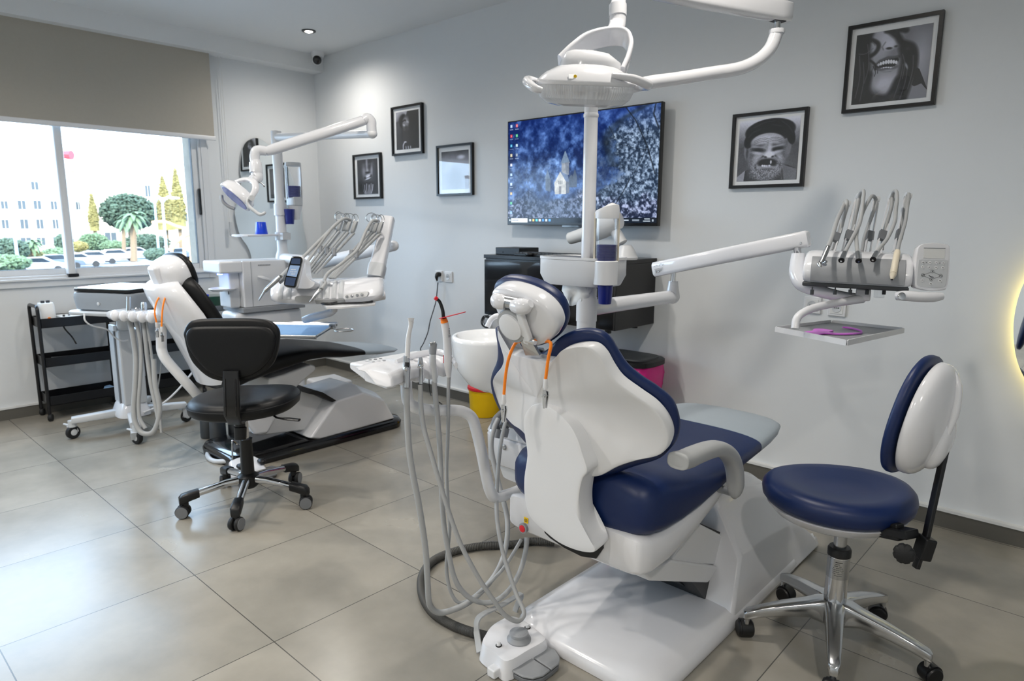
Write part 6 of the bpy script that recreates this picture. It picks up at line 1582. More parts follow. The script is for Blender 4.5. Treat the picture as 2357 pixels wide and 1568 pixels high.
# white rear housing with slanted front edge
def wpx(l, X): return [W(*p, X=X) for p in l]
ho_ = [(712, 1010), (735, 1012), (911, 963), (886, 920), (838, 902), (782, 920), (771, 925)]
a = wpx(ho_, -3.405); b = [Vector((-3.86, p.y, p.z)) for p in a]
def inset(l, f, x): 
    c = sum(l, Vector()) / len(l); return [Vector((x, c.y + (p.y - c.y) * f, c.z + (p.z - c.z) * f if p.z > .1 else p.z)) for p in l]
m = MB(); m.loft([inset(a, .97, -3.402), inset(a, 1.0, -3.425), inset([p + Vector((0, 0, .03)) if p.z > .15 else p for p in a], 1.0, -3.50), inset([p + Vector((0, 0, .03)) if p.z > .15 else p for p in a], 1.0, -3.78), inset(a, .97, -3.87)])
m.build('base_housing', 'gloss_white', t, smooth=30, bevel=.012, seg=3)
# parallel lift arms between base and seat
m = MB(); m.prism(wpx([(575, 996), (600, 1003), (707, 990), (756, 935), (772, 917), (722, 897), (640, 900), (560, 960)], -3.50), (-.24, 0, 0)); m.build('lift_arm', 'satin_white', t, smooth=0, bevel=.010)
m = MB(); m.prism(wpx([(560, 962), (590, 1004), (618, 1000), (650, 940), (628, 905), (585, 925)], -3.46), (-.30, 0, 0)); m.build('lift_link', 'gloss_white', t, smooth=40, bevel=.02)
m = MB(); m.prism([W(*p, X=-3.402) for p in [(708, 906), (722, 898), (742, 903), (774, 922), (765, 926), (735, 912)]], (-.3, 0, 0)); m.build('arm_slot', 'black_plastic', t, smooth=0)
# white under-seat wedge and the black upholstery
m = MB(); wd = wpx([(620, 872), (655, 862), (716, 839), (727, 842), (728, 852), (691, 884), (650, 930), (610, 945)], -3.42); m.prism(wd, (-.40, 0, 0)); m.build('seat_shell', 'satin_white', t, smooth=40, bevel=.018, seg=3)
def bs(y, w, zt, zb, n=3.6): return MB().section((BX, y, (zt + zb) / 2), w, zt - zb, n, 36)
m = MB(); m.loft([bs(1.50, .40, .575, .43, 2.6), bs(1.53, .47, .598, .42), bs(1.62, .50, .604, .455), bs(1.78, .505, .600, .492), bs(1.88, .505, .606, .510), bs(1.98, .505, .612, .528), bs(2.08, .50, .604, .528), bs(2.2, .495, .582, .512), bs(2.36, .48, .550, .505, 3)]); m.build('seat_cushion', 'leather_black', t, smooth=60)
m = MB(); m.loft([bs(2.355, .482, .551, .504, 3), bs(2.48, .47, .534, .492, 3), bs(2.60, .42, .520, .486, 2.6), bs(2.66, .32, .510, .488, 2.4), bs(2.68, .2, .503, .493, 2)]); plabel(m.build('foot_cover', 'vinyl_grey', t, smooth=60), 'pale blue-grey foot cover on the leg rest')
# backrest: white shell leaning back, black cushion on the patient's side
prof = [(1.455, .45, .20), (1.41, .58, .235), (1.36, .70, .245), (1.30, .82, .235), (1.245, .92, .20), (1.225, .97, .155), (1.23, .99, .12)]
def brow(y, z, w, off, depth, n=3.0, k=32):
    d = Vector((0, .93, .36))
    return [Vector((BX + w * se(2 * PI * i / k, n)[0], y, z)) + d * (off + depth * se(2 * PI * i / k, n)[1] + .05 * min(1.0, abs(se(2 * PI * i / k, n)[0])) ** 2) for i in range(k)]
m = MB(); m.loft([brow(y, z, w, .05, .045) for y, z, w in prof]); m.build('back_shell', 'gloss_white', t, smooth=60)
cprof = [(1.46, .50, .22), (1.415, .62, .250), (1.365, .74, .252), (1.31, .85, .240), (1.265, .94, .205), (1.245, .985, .15), (1.25, 1.005, .10)]
m = MB(); m.loft([brow(y, z, w, .100, .038, 2.6) for y, z, w in cprof]); m.build('back_cushion', 'leather_black', t, smooth=60)
# headrest
hn = Vector((.10, -.92, -.30)).normalized(); hc0 = W(398, 630, X=BX + .02)
hx_ = Vector((0, 0, 1)).cross(hn).normalized(); hy_ = hn.cross(hx_).normalized()
def hov(w, h, off, n=2.6, k=44, dy=0.0): return [hc0 + hn * off + hx_ * (w * se(2 * PI * i / k, n)[0]) + hy_ * (dy + h * se(2 * PI * i / k, n)[1]) for i in range(k)]
m = MB(); m.loft([hov(.05, .04, .085), hov(.09, .07, .075), hov(.125, .088, .035), hov(.135, .094, -.01), hov(.130, .092, -.03)]); hs = m.build('headrest_shell', 'gloss_white', t, smooth=60)
m = MB(); m.pad(hov(.140, .100, -.036), -hn, .022, .016, p=2.6, rings=7, edge=.006); m.build('headrest_cushion', 'leather_black', t, smooth=60)
c = W(365, 638, X=BX + .04)
m = MB(); m.box(c, (.085, .05, .125), (hx_, hn, hy_)); m.build('headrest_hinge', 'gloss_white', hs, smooth=0, bevel=.02, seg=4)
m = MB(); m.box(W(384, 676, X=BX + .02), (.06, .02, .07), (hx_, hn, hy_)); m.build('neck_plate', 'chrome', t, smooth=0, bevel=.006)
bib_clip('orange bib cord hanging behind the headrest of the black dental chair',
         [[W(386, 683, X=-3.55), W(372, 680, X=-3.54), W(361, 694, X=-3.53), W(356, 718, X=-3.53), W(360, 742, X=-3.53)],
          [W(388, 684, X=-3.52), W(382, 682, X=-3.50), W(376, 700, X=-3.49), W(373, 725, X=-3.49), W(372, 752, X=-3.49)]], (-3.6, 1.25, .95))

# ------------------------------------------------------------------ water unit with post behind the black chair
t = thing('water_unit', 'boxy white water unit with tall post behind the black dental chair', 'dental unit', (-4.38, 2.3, 0))
m = MB(); m.bb((-4.52, 2.035, .755), (-4.25, 2.455, 1.060)); m.build('housing', 'satin_white', t, smooth=0, bevel=.008)
m = MB(); m.bb((-4.54, 2.02, .722), (-4.245, 2.47, .755)); m.build('grey_band', 'grey_plastic', t, smooth=0, bevel=.005)
m = MB(); m.bb((-4.50, 1.98, .10), (-4.27, 2.46, .722)); m.build('lower_housing', 'satin_white', t, smooth=0, bevel=.03)
m = MB(); m.bb((-4.45, 2.1, .0), (-4.3, 2.4, .11)); m.build('plinth', 'dark_grey', t, smooth=0)
m = MB(); m.bb((-4.50, 1.885, .985), (-4.25, 2.04, 1.062)); m.build('filler_head', 'satin_white', t, smooth=0, bevel=.014)
m = MB(); m.bb((-4.46, 1.965, .755), (-4.30, 2.036, .99)); m.build('filler_column', 'satin_white', t, smooth=0, bevel=.012)
defmat('blue_led', 'ffffff', emit='5b7bff', estr=6.0)
MB().cyl((-4.34, 1.925, .985), (-4.34, 1.925, .974), .017, n=20).build('filler_light', 'blue_led', t)
m = MB(); m.lathe([(0, -.02), (.07, -.014), (.088, 0), (.085, .004), (.06, -.003), (0, -.006)], (-4.33, 1.935, .885), n=36); m.build('cup_rest', 'gloss_white', t)
m = MB(); m.bb((-4.251, 2.30, .90), (-4.244, 2.314, .945)); m.bb((-4.32, 1.961, .845), (-4.315, 1.966, .875)); m.build('touch_slot', 'dark_line', t, smooth=0)
lg = MB()
for i_ in range(8): lg.bb((-4.2505, 2.142 + i_ * .011, 1.026), (-4.2485, 2.142 + i_ * .011 + .008, 1.034))
lg.build('maker_lettering', 'grey_plastic', t, smooth=0)
m = MB(); m.bb((-4.2505, 2.345, .99), (-4.248, 2.347, 1.055)); m.bb((-4.2505, 2.09, .76), (-4.248, 2.092, 1.055)); m.build('panel_gap', 'grey_plastic', t, smooth=0)
c = W(603, 654, X=-4.24); m = MB(); m.spline([c + Vector((-.005, -.02, .05)), c + Vector((.03, -.01, .045)), c + Vector((.05, .04, .02)), c + Vector((.04, .07, -.03))], [.006, .012, .010, .004], 10); m.build('suction_lip', 'satin_white', t)
PB = Vector((-4.38, 2.392, 1.06))
m = MB(); m.lathe([(0, 0), (.048, 0), (.046, .02), (.036, .05), (.034, .06), (.034, .40), (.032, .41), (.032, .69), (0, .70)], PB, n=36); m.build('post', 'satin_white', t)
zt = PX(PB + Vector((0, 0, .66)))
def pbw(px, py): return WP(px, py, PB, FWD)
# bottle and cup dispenser on the post
t = thing('cup_dispenser', 'white cup dispenser with clear tube and navy cups on the post behind the black chair', 'cup dispenser', tuple(PB + Vector((.1, 0, .3))))
dc = pbw(684, 460); 
def dz(py): return pbw(684, py).z
cxd, cyd = dc.x, dc.y - .02; rd = 17 / FPX * (dc - CAM).dot(FWD)
m = MB(); m.bb((PB.x - .03, cyd - .035, dz(474)), (cxd + rd, cyd + .035, dz(454))); m.build('bracket', 'pale_grey_plastic', t, smooth=0, bevel=.008)
m = MB(); m.cyl((PB.x, PB.y, dz(496)), (PB.x, PB.y, dz(470)), .042, n=28); m.build('post_clamp', 'satin_white', t)
m = MB(); m.lathe([(0, dz(506)), (rd * .55, dz(506)), (rd * .75, dz(490)), (rd, dz(474)), (0, dz(474))], (cxd, cyd, 0)); m.build('funnel', 'satin_white', t)
k = 36; rg = [[Vector((cxd + rd * .92 * math.cos(2 * PI * i / k), cyd + rd * .92 * math.sin(2 * PI * i / k), z)) for i in range(k)] for z in (dz(455), dz(384))]
m = MB(); m.loft(rg, cap=False); m.build('clear_tube', 'clear_plastic', t)
m = MB(); m.lathe([(0, dz(384)), (rd, dz(384)), (rd, dz(376)), (0, dz(375))], (cxd, cyd, 0)); m.build('lid', 'pale_grey_plastic', t)
for s in (-1, 1): MB().bb((cxd + RIGHT.x * rd * s - .004, cyd + RIGHT.y * rd * s - .004, dz(458)), (cxd + RIGHT.x * rd * s + .004, cyd + RIGHT.y * rd * s + .004, dz(378))).build('tube_rail', 'satin_white', t, smooth=0)
m = MB(); p = W(668, 505, D=(dc - CAM).dot(FWD)); m.tube([p + Vector((0, 0, .06)), p + Vector((0, 0, -.03))], [.012, .015], 14); m.ell(W(661, 486, D=(dc - CAM).dot(FWD) - .03), (.018, .02, .02)); m.build('push_lever', 'pale_grey_plastic', t)
for i in range(8):
    z = dz(454) + (dz(431) - dz(454)) * i / 7
    o = MB().lathe([(0, -.003), (rd * .80, -.003), (rd * .84, .004), (rd * .80, .006), (0, .006)], (cxd, cyd, z), n=24).build('drinking_cup', 'cup_blue')
    tag(o, 'navy cup stacked in the dispenser tube behind the black chair', 'cup', 'navy cups behind the black chair')
o = MB().lathe([(0, dz(506) - .03), (rd * .55, dz(506) - .03), (rd * .72, dz(482)), (rd * .70, dz(482)), (0, dz(486))], (cxd + RIGHT.x * rd * .55, cyd - rd * 1.1, .0), n=28).build('drinking_cup', 'cup_blue')
tag(o, 'navy cup at the front opening of the dispenser behind the black chair', 'cup', 'navy cups behind the black chair')
# shelf with a bright blue cup
t = thing('post_shelf', 'thin white swing shelf on the post behind the black chair', 'shelf', tuple(pbw(590, 541)))
s0, s1 = pbw(648, 541), W(526, 541, D=4.35)
zS = s0.z
m = MB(); d = Vector((s1.x - s0.x, s1.y - s0.y, 0)).normalized(); sd = Vector((-d.y, d.x, 0))
m.loft([m.section(Vector((s0.x, s0.y, zS)) + d * f, w, .016, 4, 24, sd, (0, 0, 1)) for f, w in ((.04, .05), (.09, .13), (.16, .19), (.26, .19), (.335, .17), (.35, .10))]); m.build('plate', 'satin_white', t, smooth=40)
m = MB(); m.cyl((PB.x, PB.y, zS - .035), (PB.x, PB.y, zS + .02), .044, n=28); m.bb((PB.x, PB.y - .03, zS - .03), (PB.x + .07, PB.y + .03, zS + .015)); m.build('clamp', 'pale_grey_plastic', t, smooth=40)
uc = Vector((s0.x, s0.y, zS)) + d * .165
o = MB().lathe([(0, .0085), (.040, .0085), (.041, .012), (.031, .088), (.030, .089), (0, .089)], uc, n=36).build('drinking_cup', 'cup_bright')
tag(o, 'bright blue cup standing upside down on the white swing shelf', 'cup')

# ------------------------------------------------------------------ operating lamp of the black chair
t = thing('operating_lamp', 'small white operating lamp on a folded arm, at the left in front of the mirror', 'operating lamp', tuple(PB + Vector((0, 0, .6))))
A0 = pbw(652, 322); A0 = Vector((PB.x, PB.y, A0.z))
A1 = W(856, 307, Z=A0.z)
if (A1 - A0).length > .95: A1 = A0 + (A1 - A0).normalized() * .95
A1 = W(856, 308, D=3.75)
m = MB(); m.cyl((PB.x, PB.y, 1.70), (PB.x, PB.y, A0.z + .04), .034, n=28); m.tube([A0, A1], [.026, .022], 24); m.ell(A1, (.03, .03, .026)); m.build('swing_arm', 'satin_white', t)
E0, E1 = A1, W(854, 280, D=3.74)
m = MB(); m.tube(catmull([E0, E0.lerp(E1, .6), E1, W(846, 272, D=3.73), W(836, 277, D=3.72)], 4), [.027, .027, .028, .027, .026], 22); m.build('arm_elbow', 'gloss_white', t)
S0, S1 = W(845, 275, D=3.73), W(612, 349, D=3.55)
m = MB(); m.tube([S0, S0.lerp(S1, .06), S0.lerp(S1, .5), S0.lerp(S1, .94), S1], [.022, .027, .030, .028, .022], 24); m.build('spring_arm', 'gloss_white', t)
m = MB(); m.tube(catmull([S1 + (S0 - S1) * .01, W(598, 346, D=3.54), W(588, 350, D=3.53), W(586, 366, D=3.53), W(587, 374, D=3.53)], 4), [.024, .026, .026, .024, .022], 20); m.build('arm_knuckle', 'gloss_white', t)
m = MB(); m.tube([W(587, 371, D=3.53), W(588, 374, D=3.53), W(590, 398, D=3.53), W(589, 400, D=3.53)], [.026, .031, .033, .028], 24); m.build('drop_sleeve', 'gloss_white', t)
m = MB(); m.tube(catmull([W(591, 398, D=3.53), W(592, 408, D=3.53), W(586, 414, D=3.52), W(576, 410, D=3.50)], 4), [.028, .03, .027, .020], 20); m.build('drop_elbow', 'gloss_white', t)
MB().tube([W(596, 417, D=3.50), W(608, 429, D=3.46)], .0045, 10).build('grip_pin', 'steel', t)
m = MB(); m.spline([W(529, 437, D=3.50), W(538, 423, D=3.50), W(555, 415, D=3.50), W(573, 414, D=3.50), W(586, 421, D=3.48), W(588, 436, D=3.46), W(580, 452, D=3.45)], [.016, .018, .020, .022, .020, .017, .014], 14, 6, flat=.6); m.build('yoke', 'gloss_white', t)
lc = W(541, 455, D=3.46); la = (W(570, 482, D=3.45) - W(507, 432, D=3.45)).normalized(); ln = (-FWD * .34 + DOWN * .80 - RIGHT * .50); ln = (ln - la * ln.dot(la)).normalized(); lb = ln.cross(la).normalized()
def lov(w, h, off, n=2.5, k=44): return [lc + ln * off + la * (w * se(2 * PI * i / k, n)[0]) + lb * (h * se(2 * PI * i / k, n)[1]) for i in range(k)]
m = MB(); m.loft([lov(.03, .02, -.066), lov(.07, .045, -.058), lov(.09, .062, -.035), lov(.094, .070, -.005), lov(.090, .066, .004)]); m.build('head_shell', 'gloss_white', t, smooth=60)
m = MB(); m.loft([lov(.078, .054, .0045), lov(.078, .054, .0065)]); defmat('lens_blue', '6d78c8', rough=.08, coat=.8, var=.3, scale=40); m.build('lens', 'lens_blue', t, smooth=0)
m = MB(); m.spline([W(577, 452, D=3.43), W(570, 463, D=3.42), W(573, 475, D=3.42), W(586, 486, D=3.42), W(598, 494, D=3.42), W(608, 491, D=3.42), W(610, 487, D=3.42)], [.010, .010, .010, .009, .009, .008, .007], 12, 6); m.cyl(W(574, 456, D=3.45), W(580, 456, D=3.41), .014, n=16); m.build('handle', 'pale_grey_plastic', t)
m = MB(); m.spline([W(510, 451, D=3.46), W(512, 462, D=3.45), W(524, 474, D=3.45), W(540, 481, D=3.45)], .0085, 12); m.build('side_handle', 'grey_plastic', t)

# ------------------------------------------------------------------ delivery unit of the black chair
t = thing('instrument_delivery_unit', 'white console with phone-like display and two bundles of hoses over the black chair', 'delivery unit', (-3.5, 1.95, .95))
a0 = W(735, 606, D=4.15); a1 = W(906, 566, D=3.95)
m = MB(); m.tube([Vector((PB.x, PB.y, a0.z + .0)), a0.lerp(a1, .02), a1], [.036, .038, .031], 24); m.ell(a1, (.031, .031, .031)); m.build('carrying_arm', 'satin_white', t)
c0, c1, c2 = W(893, 503, D=3.80), W(877, 580, D=3.74), W(866, 628, D=3.70)
def csec(p, w, h, d): 
    x = (RIGHT - d * RIGHT.dot(d)).normalized(); y = d.cross(x).normalized(); return MB().section(p, w, h, 5, 24, x, y)
d = (c2 - c0).normalized()
m = MB(); m.loft([csec(c0 - d * .005, .060, .05, d), csec(c0, .075, .07, d), csec(c1, .078, .075, d), csec(c2 - d * .04, .082, .078, d)]); m.build('spring_column', 'gloss_white', t, smooth=50)
m = MB(); m.loft([csec(c2 - d * .045, .090, .084, d), csec(c2 - d * .01, .092, .086, d), csec(c2 + d * .03, .084, .08, d)]); m.build('column_foot', 'pale_grey_plastic', t, smooth=50)
m = MB(); m.tube([W(873, 640, D=3.68), W(874, 672, D=3.68)], [.022, .020], 20); m.tube([W(848, 684, D=3.62), W(884, 679, D=3.66)], [.030, .026], 18); m.build('column_joint', 'satin_white', t)
# console body in its own frame (front edge faces the camera side)
DC = 3.55
kx = (W(873, 655, D=3.56) - W(650, 690, D=3.50)); kx.z = 0; kx.normalize(); kz = Vector((0, 0, 1)); ky = kz.cross(kx)
if ky.dot(FWD) < 0: ky = -ky
ko = W(742, 690, D=3.48)
def kp(x, y, z): return ko + kx * x + ky * y + kz * z
cprof = lambda f, g=1.0: [(-.010, -.020 * g), (-.020, .004), (.0, .035), (.035, .062 * g), (.09, .083 * g), (.20, .092 * g), (.30 * f, .088 * g), (.34 * f, .06), (.34 * f, .0), (.28 * f, -.03 * g), (.08, -.034 * g)]
m = MB(); m.loft([[kp(x, yo + y, zo + z) for y, z in cprof(f, g)] for x, f, g, yo, zo in ((-.265, .62, .45, .06, .02), (-.255, .78, .8, .03, .012), (-.22, .92, 1.0, .0, .006), (-.10, 1, 1, 0, 0), (.10, 1, 1, 0, .002), (.24, 1, 1, .0, .012), (.285, .96, .95, .01, .018), (.305, .86, .8, .03, .022), (.31, .7, .55, .05, .026))])
cb = m.build('console_body', 'gloss_white', t, smooth=55)
# grey instrument cradles along the front
for xs in (-.205, -.165, -.01, .025, .06, .095):
    m = MB(); m.loft([[kp(xs + .012 * math.cos(a) , -.012 + y, z + .004 + .010 * math.sin(a) * .8) for a in [PI * i / 12 for i in range(13)]] for y, z in ((-.010, .004), (.012, .036), (.045, .062), (.09, .080))]); m.build('instrument_cradle', 'pale_grey_plastic', cb, smooth=60)
m = MB(); m.prism([kp(-.035, -.0215, .001), kp(.115, -.0215, .004), kp(.118, -.014, -.018), kp(-.03, -.014, -.022)], ky * .01); m.build('front_pad', 'silicone_grey', cb, smooth=0, bevel=.003)
m = MB(); m.prism(catmull([kp(-.125, -.0225, .022), kp(-.05, -.0225, .020), kp(-.048, -.0205, -.006), kp(-.125, -.0205, -.008)], 5, closed=True), ky * .006); m.build('front_recess', 'silicone_grey', cb, smooth=40)
# phone-like display on its stand
def dp(x, y, o=0.0): return W(*z3(x, y), D=3.34 + .0) - FWD * o
ol = catmull([dp(*q_) for q_ in ((640, 1145), (690, 1147), (705, 1165), (700, 1200), (665, 1340), (655, 1370), (640, 1380), (585, 1372), (568, 1355), (575, 1320), (615, 1180), (625, 1155))], 4, closed=True)
m = MB(); m.pad(ol, -FWD, .003, .02, p=6, rings=4, edge=.003); ds = m.build('display', 'black_gloss', t, smooth=50)
m = MB(); m.prism([p + FWD * .012 + (p - sum(ol, Vector()) / len(ol)) * .05 for p in ol], FWD * .03); m.build('display_case', 'gloss_white', ds, smooth=30, bevel=.006)
m = MB(); m.prism(catmull([W(*z3(x, y), D=3.40) for x, y in ((700, 1160), (725, 1175), (735, 1280), (760, 1320), (800, 1345), (760, 1385), (660, 1385), (620, 1380), (650, 1330), (690, 1200))], 4, closed=True), FWD * .09); m.build('display_stand', 'gloss_white', t, smooth=30, bevel=.008)
defmat('screen_glow', '20242c', rough=.1, emit='8fa6c4', estr=.55, var=.0); defmat('screen_dim', '20242c', rough=.1, emit='32415c', estr=.5)
MB().prism([dp(x, y, .0062) for x, y in ((618, 1212), (690, 1216), (664, 1300), (590, 1290))], -FWD * .0008).build('display_page', 'screen_glow', ds, smooth=0)
MB().prism([dp(x, y, .0062) for x, y in ((632, 1160), (694, 1162), (691, 1205), (622, 1200))], -FWD * .0008).build('display_header', 'screen_dim', ds, smooth=0)
MB().prism([dp(x, y, .0062) for x, y in ((588, 1300), (660, 1310), (645, 1368), (578, 1360))], -FWD * .0008).build('display_footer', 'screen_dim', ds, smooth=0)
m = MB()
for r, (x0, x1, y) in enumerate(((622, 660, 1245), (616, 668, 1262), (625, 655, 1278))):
    for k in range(4): m.box(dp(x0 + (x1 - x0) * (k + .5) / 4, y, .0076), (.006, .0005, .003), (RIGHT, FWD, DOWN))
m.build('display_icons', 'screen_white' if 'screen_white' in M else 'matte_white', ds, smooth=0)
# side keypad with four round buttons
for x, y in ((1040, 1448), (1078, 1443), (1117, 1437), (1153, 1432)):
    p = W(*z3(x, y), D=3.405); MB().lathe([(0, -.02), (.0075, -.02), (.007, .003), (0, .004)], p, -FWD, 18).build('side_button', 'steel', cb)
ol = catmull([W(*z3(*q_), D=3.412) for q_ in ((1020, 1440), (1040, 1428), (1180, 1408), (1198, 1415), (1195, 1432), (1170, 1450), (1035, 1468), (1022, 1458))], 4, closed=True); MB().prism(ol, FWD * .03).build('side_button_plate', 'satin_white', cb, smooth=40)
m = MB(); p0 = [W(*z2(*q_), Z=kp(0, 0, -.018).z) for q_ in ((1255, 436), (1340, 428), (1480, 418), (1600, 414), (1645, 425), (1640, 440), (1400, 462), (1290, 462))]
MB().prism(p0, (0, 0, -.008)).build('side_shelf', 'satin_white', t, smooth=0)
# hose rollers with wire loops, and their arms
rollA = [(968, 905), (985, 915), (1028, 918), (1052, 920), (1095, 925)]
rollB = [(1216, 915), (1238, 925), (1256, 930), (1290, 930)]
for i, (x, y) in enumerate(rollA + rollB):
    p = W(*z3(x, y), D=3.72 - .02 * (i % 5)); s = .030 if i not in (4, 8) else .036
    m = MB(); m.loft([m.section(p + RIGHT * (o_ * .010), s * f, s * 2.0 * f, 3, 20, FWD, (DOWN * .9 - RIGHT * .3)) for o_, f in ((-1, .8), (-.8, 1), (.8, 1), (1, .8))]); rl = m.build('hose_roller', 'arm_grey', t, smooth=50)
    q_ = W(*z3(x + 8, y - 62), D=3.72 - .02 * (i % 5))
    MB().tube([q_ + RIGHT * (.034 * math.cos(a) * (.5 + .35 * (i % 2))) - DOWN * (.026 * math.sin(a)) for a in [2 * PI * j / 22 for j in range(22)]], .0022, 6, closed=True).build('wire_loop', 'steel', rl)
    tgt = (W(*z3(720 + 22 * i, 1262 + 3 * i), D=3.62) if i < 5 else W(*z3(905 + 14 * (i - 5), 1310), D=3.58))
    m = MB(); st = p + DOWN * .03; m.tube([st, st.lerp(tgt, 1.0)], [.008, .0075], 10); m.build('hose_arm', 'silicone_grey', t)
    if i % 2 == 0: m = MB(); pm = st.lerp(tgt, .52); m.box(pm - DOWN * .012, (.02, .03, .045), (RIGHT, FWD, DOWN)); m.build('hose_clip', 'grey_plastic', t, smooth=0, bevel=.006)
GB = 'instruments on the delivery unit of the black chair'
def tool2(name, label, pxs, D0, D1, r, nz_, mtl='steel', bk=None):
    k = thing(name, label, 'dental handpiece', tuple(W(*nz_[-1], D=D1)), GB)
    n = len(pxs); pts = [W(*p, D=D0 + (D1 - D0) * (i / (n - 1))) for i, p in enumerate(pxs)]
    MB().spline(pts, r, 10, 6).build('hose', 'silicone_grey', k)
    g = [W(*p, D=D1 - .005 * i) for i, p in enumerate(nz_)]
    MB().tube([g[0], g[0].lerp(g[1], .15), g[1]], [r * 1.1, .0125, .0105], 16).build('grip', mtl, k)
    if len(g) > 2: MB().tube([g[1], g[2]], [.0065, .003], 12).build('tip', 'steel', k)
    return k
tool2('handpiece', 'pointed steel instrument at the left end of the console over the black chair', [z3(1050, 862), z3(1000, 870), z3(900, 960), z3(800, 1060), z3(700, 1160), z3(600, 1240), z3(545, 1295)], 3.70, 3.36, .0085, [z3(540, 1298), z3(425, 1405), z3(378, 1478)])
tool2('handpiece', 'grey hose instrument resting behind the left end of the black chair console', [z3(1080, 880), z3(1020, 860), z3(930, 930), z3(830, 1060), z3(760, 1160), z3(690, 1250), z3(600, 1290)], 3.69, 3.40, .0085, [z3(590, 1290), z3(530, 1342)], 'grey_plastic')
tool2('handpiece', 'short steel instrument at the front of the console right of the phone-like display', [z3(1280, 880), z3(1230, 880), z3(1180, 960), z3(1120, 1090), z3(1010, 1190), z3(900, 1270), z3(870, 1330), z3(880, 1345), z3(850, 1390)], 3.70, 3.32, .0085, [z3(846, 1392), z3(790, 1455), z3(760, 1488)])
k = thing('face_shield', 'dark rimmed clear face shield lying on the side shelf of the black chair console', 'shield', tuple(p0[0]))
zz_ = kp(0, 0, -.012).z
fo = catmull([W(*z2(*q_), Z=zz_) for q_ in ((1252, 434), (1330, 432), (1400, 418), (1480, 410), (1560, 404), (1605, 412), (1620, 424), (1560, 430), (1450, 432), (1380, 436), (1300, 442))], 4, closed=True)
MB().tube(fo, .004, 8, closed=True).build('rim', 'black_plastic', k); MB().prism(fo, (0, 0, .001)).build('pane', 'clear_plastic', k, smooth=0)
# tray on its arm
t = thing('instrument_tray', 'steel instrument tray with clamp and ring beside the back of the black stool', 'tray', (-3.3, 1.95, .72))
zt_ = .735
cn = [W(600, 768, Z=zt_), W(617, 740, Z=zt_), W(777, 743, Z=zt_), W(727, 774, Z=zt_)]
cn[0] = cn[3] + (cn[1] - cn[2])
cc = sum(cn, Vector()) / 4
m = MB(); m.prism([cc + (p - cc) * .97 + Vector((0, 0, -.018)) for p in cn], (0, 0, .003)); m.build('pan', 'steel', t, smooth=0)
m = MB()
for i in range(4):
    a, b = cn[i], cn[(i + 1) % 4]; inn = (cc - (a + b) / 2).normalized(); m.prism([a, b, b + inn * .012 + Vector((0, 0, -.016)), a + inn * .012 + Vector((0, 0, -.016))], Vector((0, 0, -.003)) + inn * .002); m.tube([a, b], .004, 8)
m.build('rim', 'steel', t, smooth=30)
cl = cn[2].lerp(cn[3], .25); m = MB(); m.box(cl + Vector((0, 0, -.002)), (.035, .05, .03), (kx, ky, kz)); m.build('clamp', 'pale_grey_plastic', t, smooth=0, bevel=.004)
rc = W(792, 760, Z=zt_ - .004); m = MB(); m.tube([rc + kx * (.052 * math.cos(a)) + ky * (.052 * math.sin(a)) for a in [2 * PI * i / 30 for i in range(30)]], .0028, 8, closed=True); m.tube([cl, rc - kx * .05], .003, 8); m.build('ring', 'steel', t)
m = MB(); m.spline([W(768, 716, D=3.62), W(755, 722, D=3.63), W(720, 730, D=3.66), W(700, 737, D=3.68)], [.018, .020, .022, .020], 16); m.build('tray_arm', 'gloss_white', t)
m = MB(); m.tube([W(768, 716, D=3.62), W(768, 702, D=3.60)], .02, 16); m.build('arm_pivot', 'satin_white', t)
tag(MB().prism([cc + (p - cc) * .90 + Vector((0, 0, -.0145)) for p in cn], (0, 0, .002)).build('napkin', 'napkin_blue', smooth=0), 'pale blue paper napkin covering the steel tray', 'napkin')

# ------------------------------------------------------------------ assistant holder of the black chair
t = thing('assistant_holder', 'white assistant holder with hanging grey hoses on a bent arm behind the black chair', 'instrument holder', (-4.0, 1.25, .8))
HD = 3.62
def ap_(x, y, D=HD): return W(*z1(x, y), D=D)
u0, u1 = ap_(800, 570), ap_(1180, 590, HD - .10)
ux = (u1 - u0); ux.z = 0; ux.normalize(); uy = Vector((0, 0, 1)).cross(ux); uy = uy if uy.dot(FWD) > 0 else -uy
zc_ = (u0.z + u1.z) / 2
L_ = (u1 - u0).length
m = MB(); m.loft([[u0 + ux * x + uy * y + Vector((0, 0, z)) for y, z in ((-.03 * f, -.028 * f), (-.045 * f, -.01), (-.04 * f, .016 * f), (0, .022 * f), (.06 * f, .022 * f), (.07 * f, .0), (.05 * f, -.026 * f))] for x, f in ((0, .5), (.01, .85), (.03, 1), (L_ - .03, 1), (L_ - .01, .85), (L_, .5))]); m.build('tray_body', 'gloss_white', t, smooth=50)
for k in range(5):
    c = u0 + ux * (L_ * (.20 + .17 * k)) - uy * .038 + Vector((0, 0, -.004)); m = MB(); m.ell(c, (.024, .024, .030)); m.build('holder_lobe', 'gloss_white', t)
m = MB(); m.tube(catmull([u0 + ux * (L_ * .95) + Vector((0, 0, -.02)), ap_(1165, 660, 3.56), ap_(1165, 800, 3.58), ap_(1172, 850, 3.58), ap_(1200, 905, 3.58), ap_(1290, 1010, 3.60), ap_(1380, 1110, 3.64), ap_(1450, 1190, 3.70)], 6), .026, 18); m.build('bent_arm', 'satin_white', t)
for (x, hgt) in ((930, 110), (1040, 70), (988, 30)):
    b = ap_(x, 560, HD - .03); m = MB(); m.tube([b, b - DOWN * (hgt * .8 / 3.136 / FPX * HD), b - DOWN * (hgt / 3.136 / FPX * HD)], [.014 if hgt > 40 else .012, .012 if hgt > 100 else .016, .013], 16); m.build('instrument_head', 'steel', t)
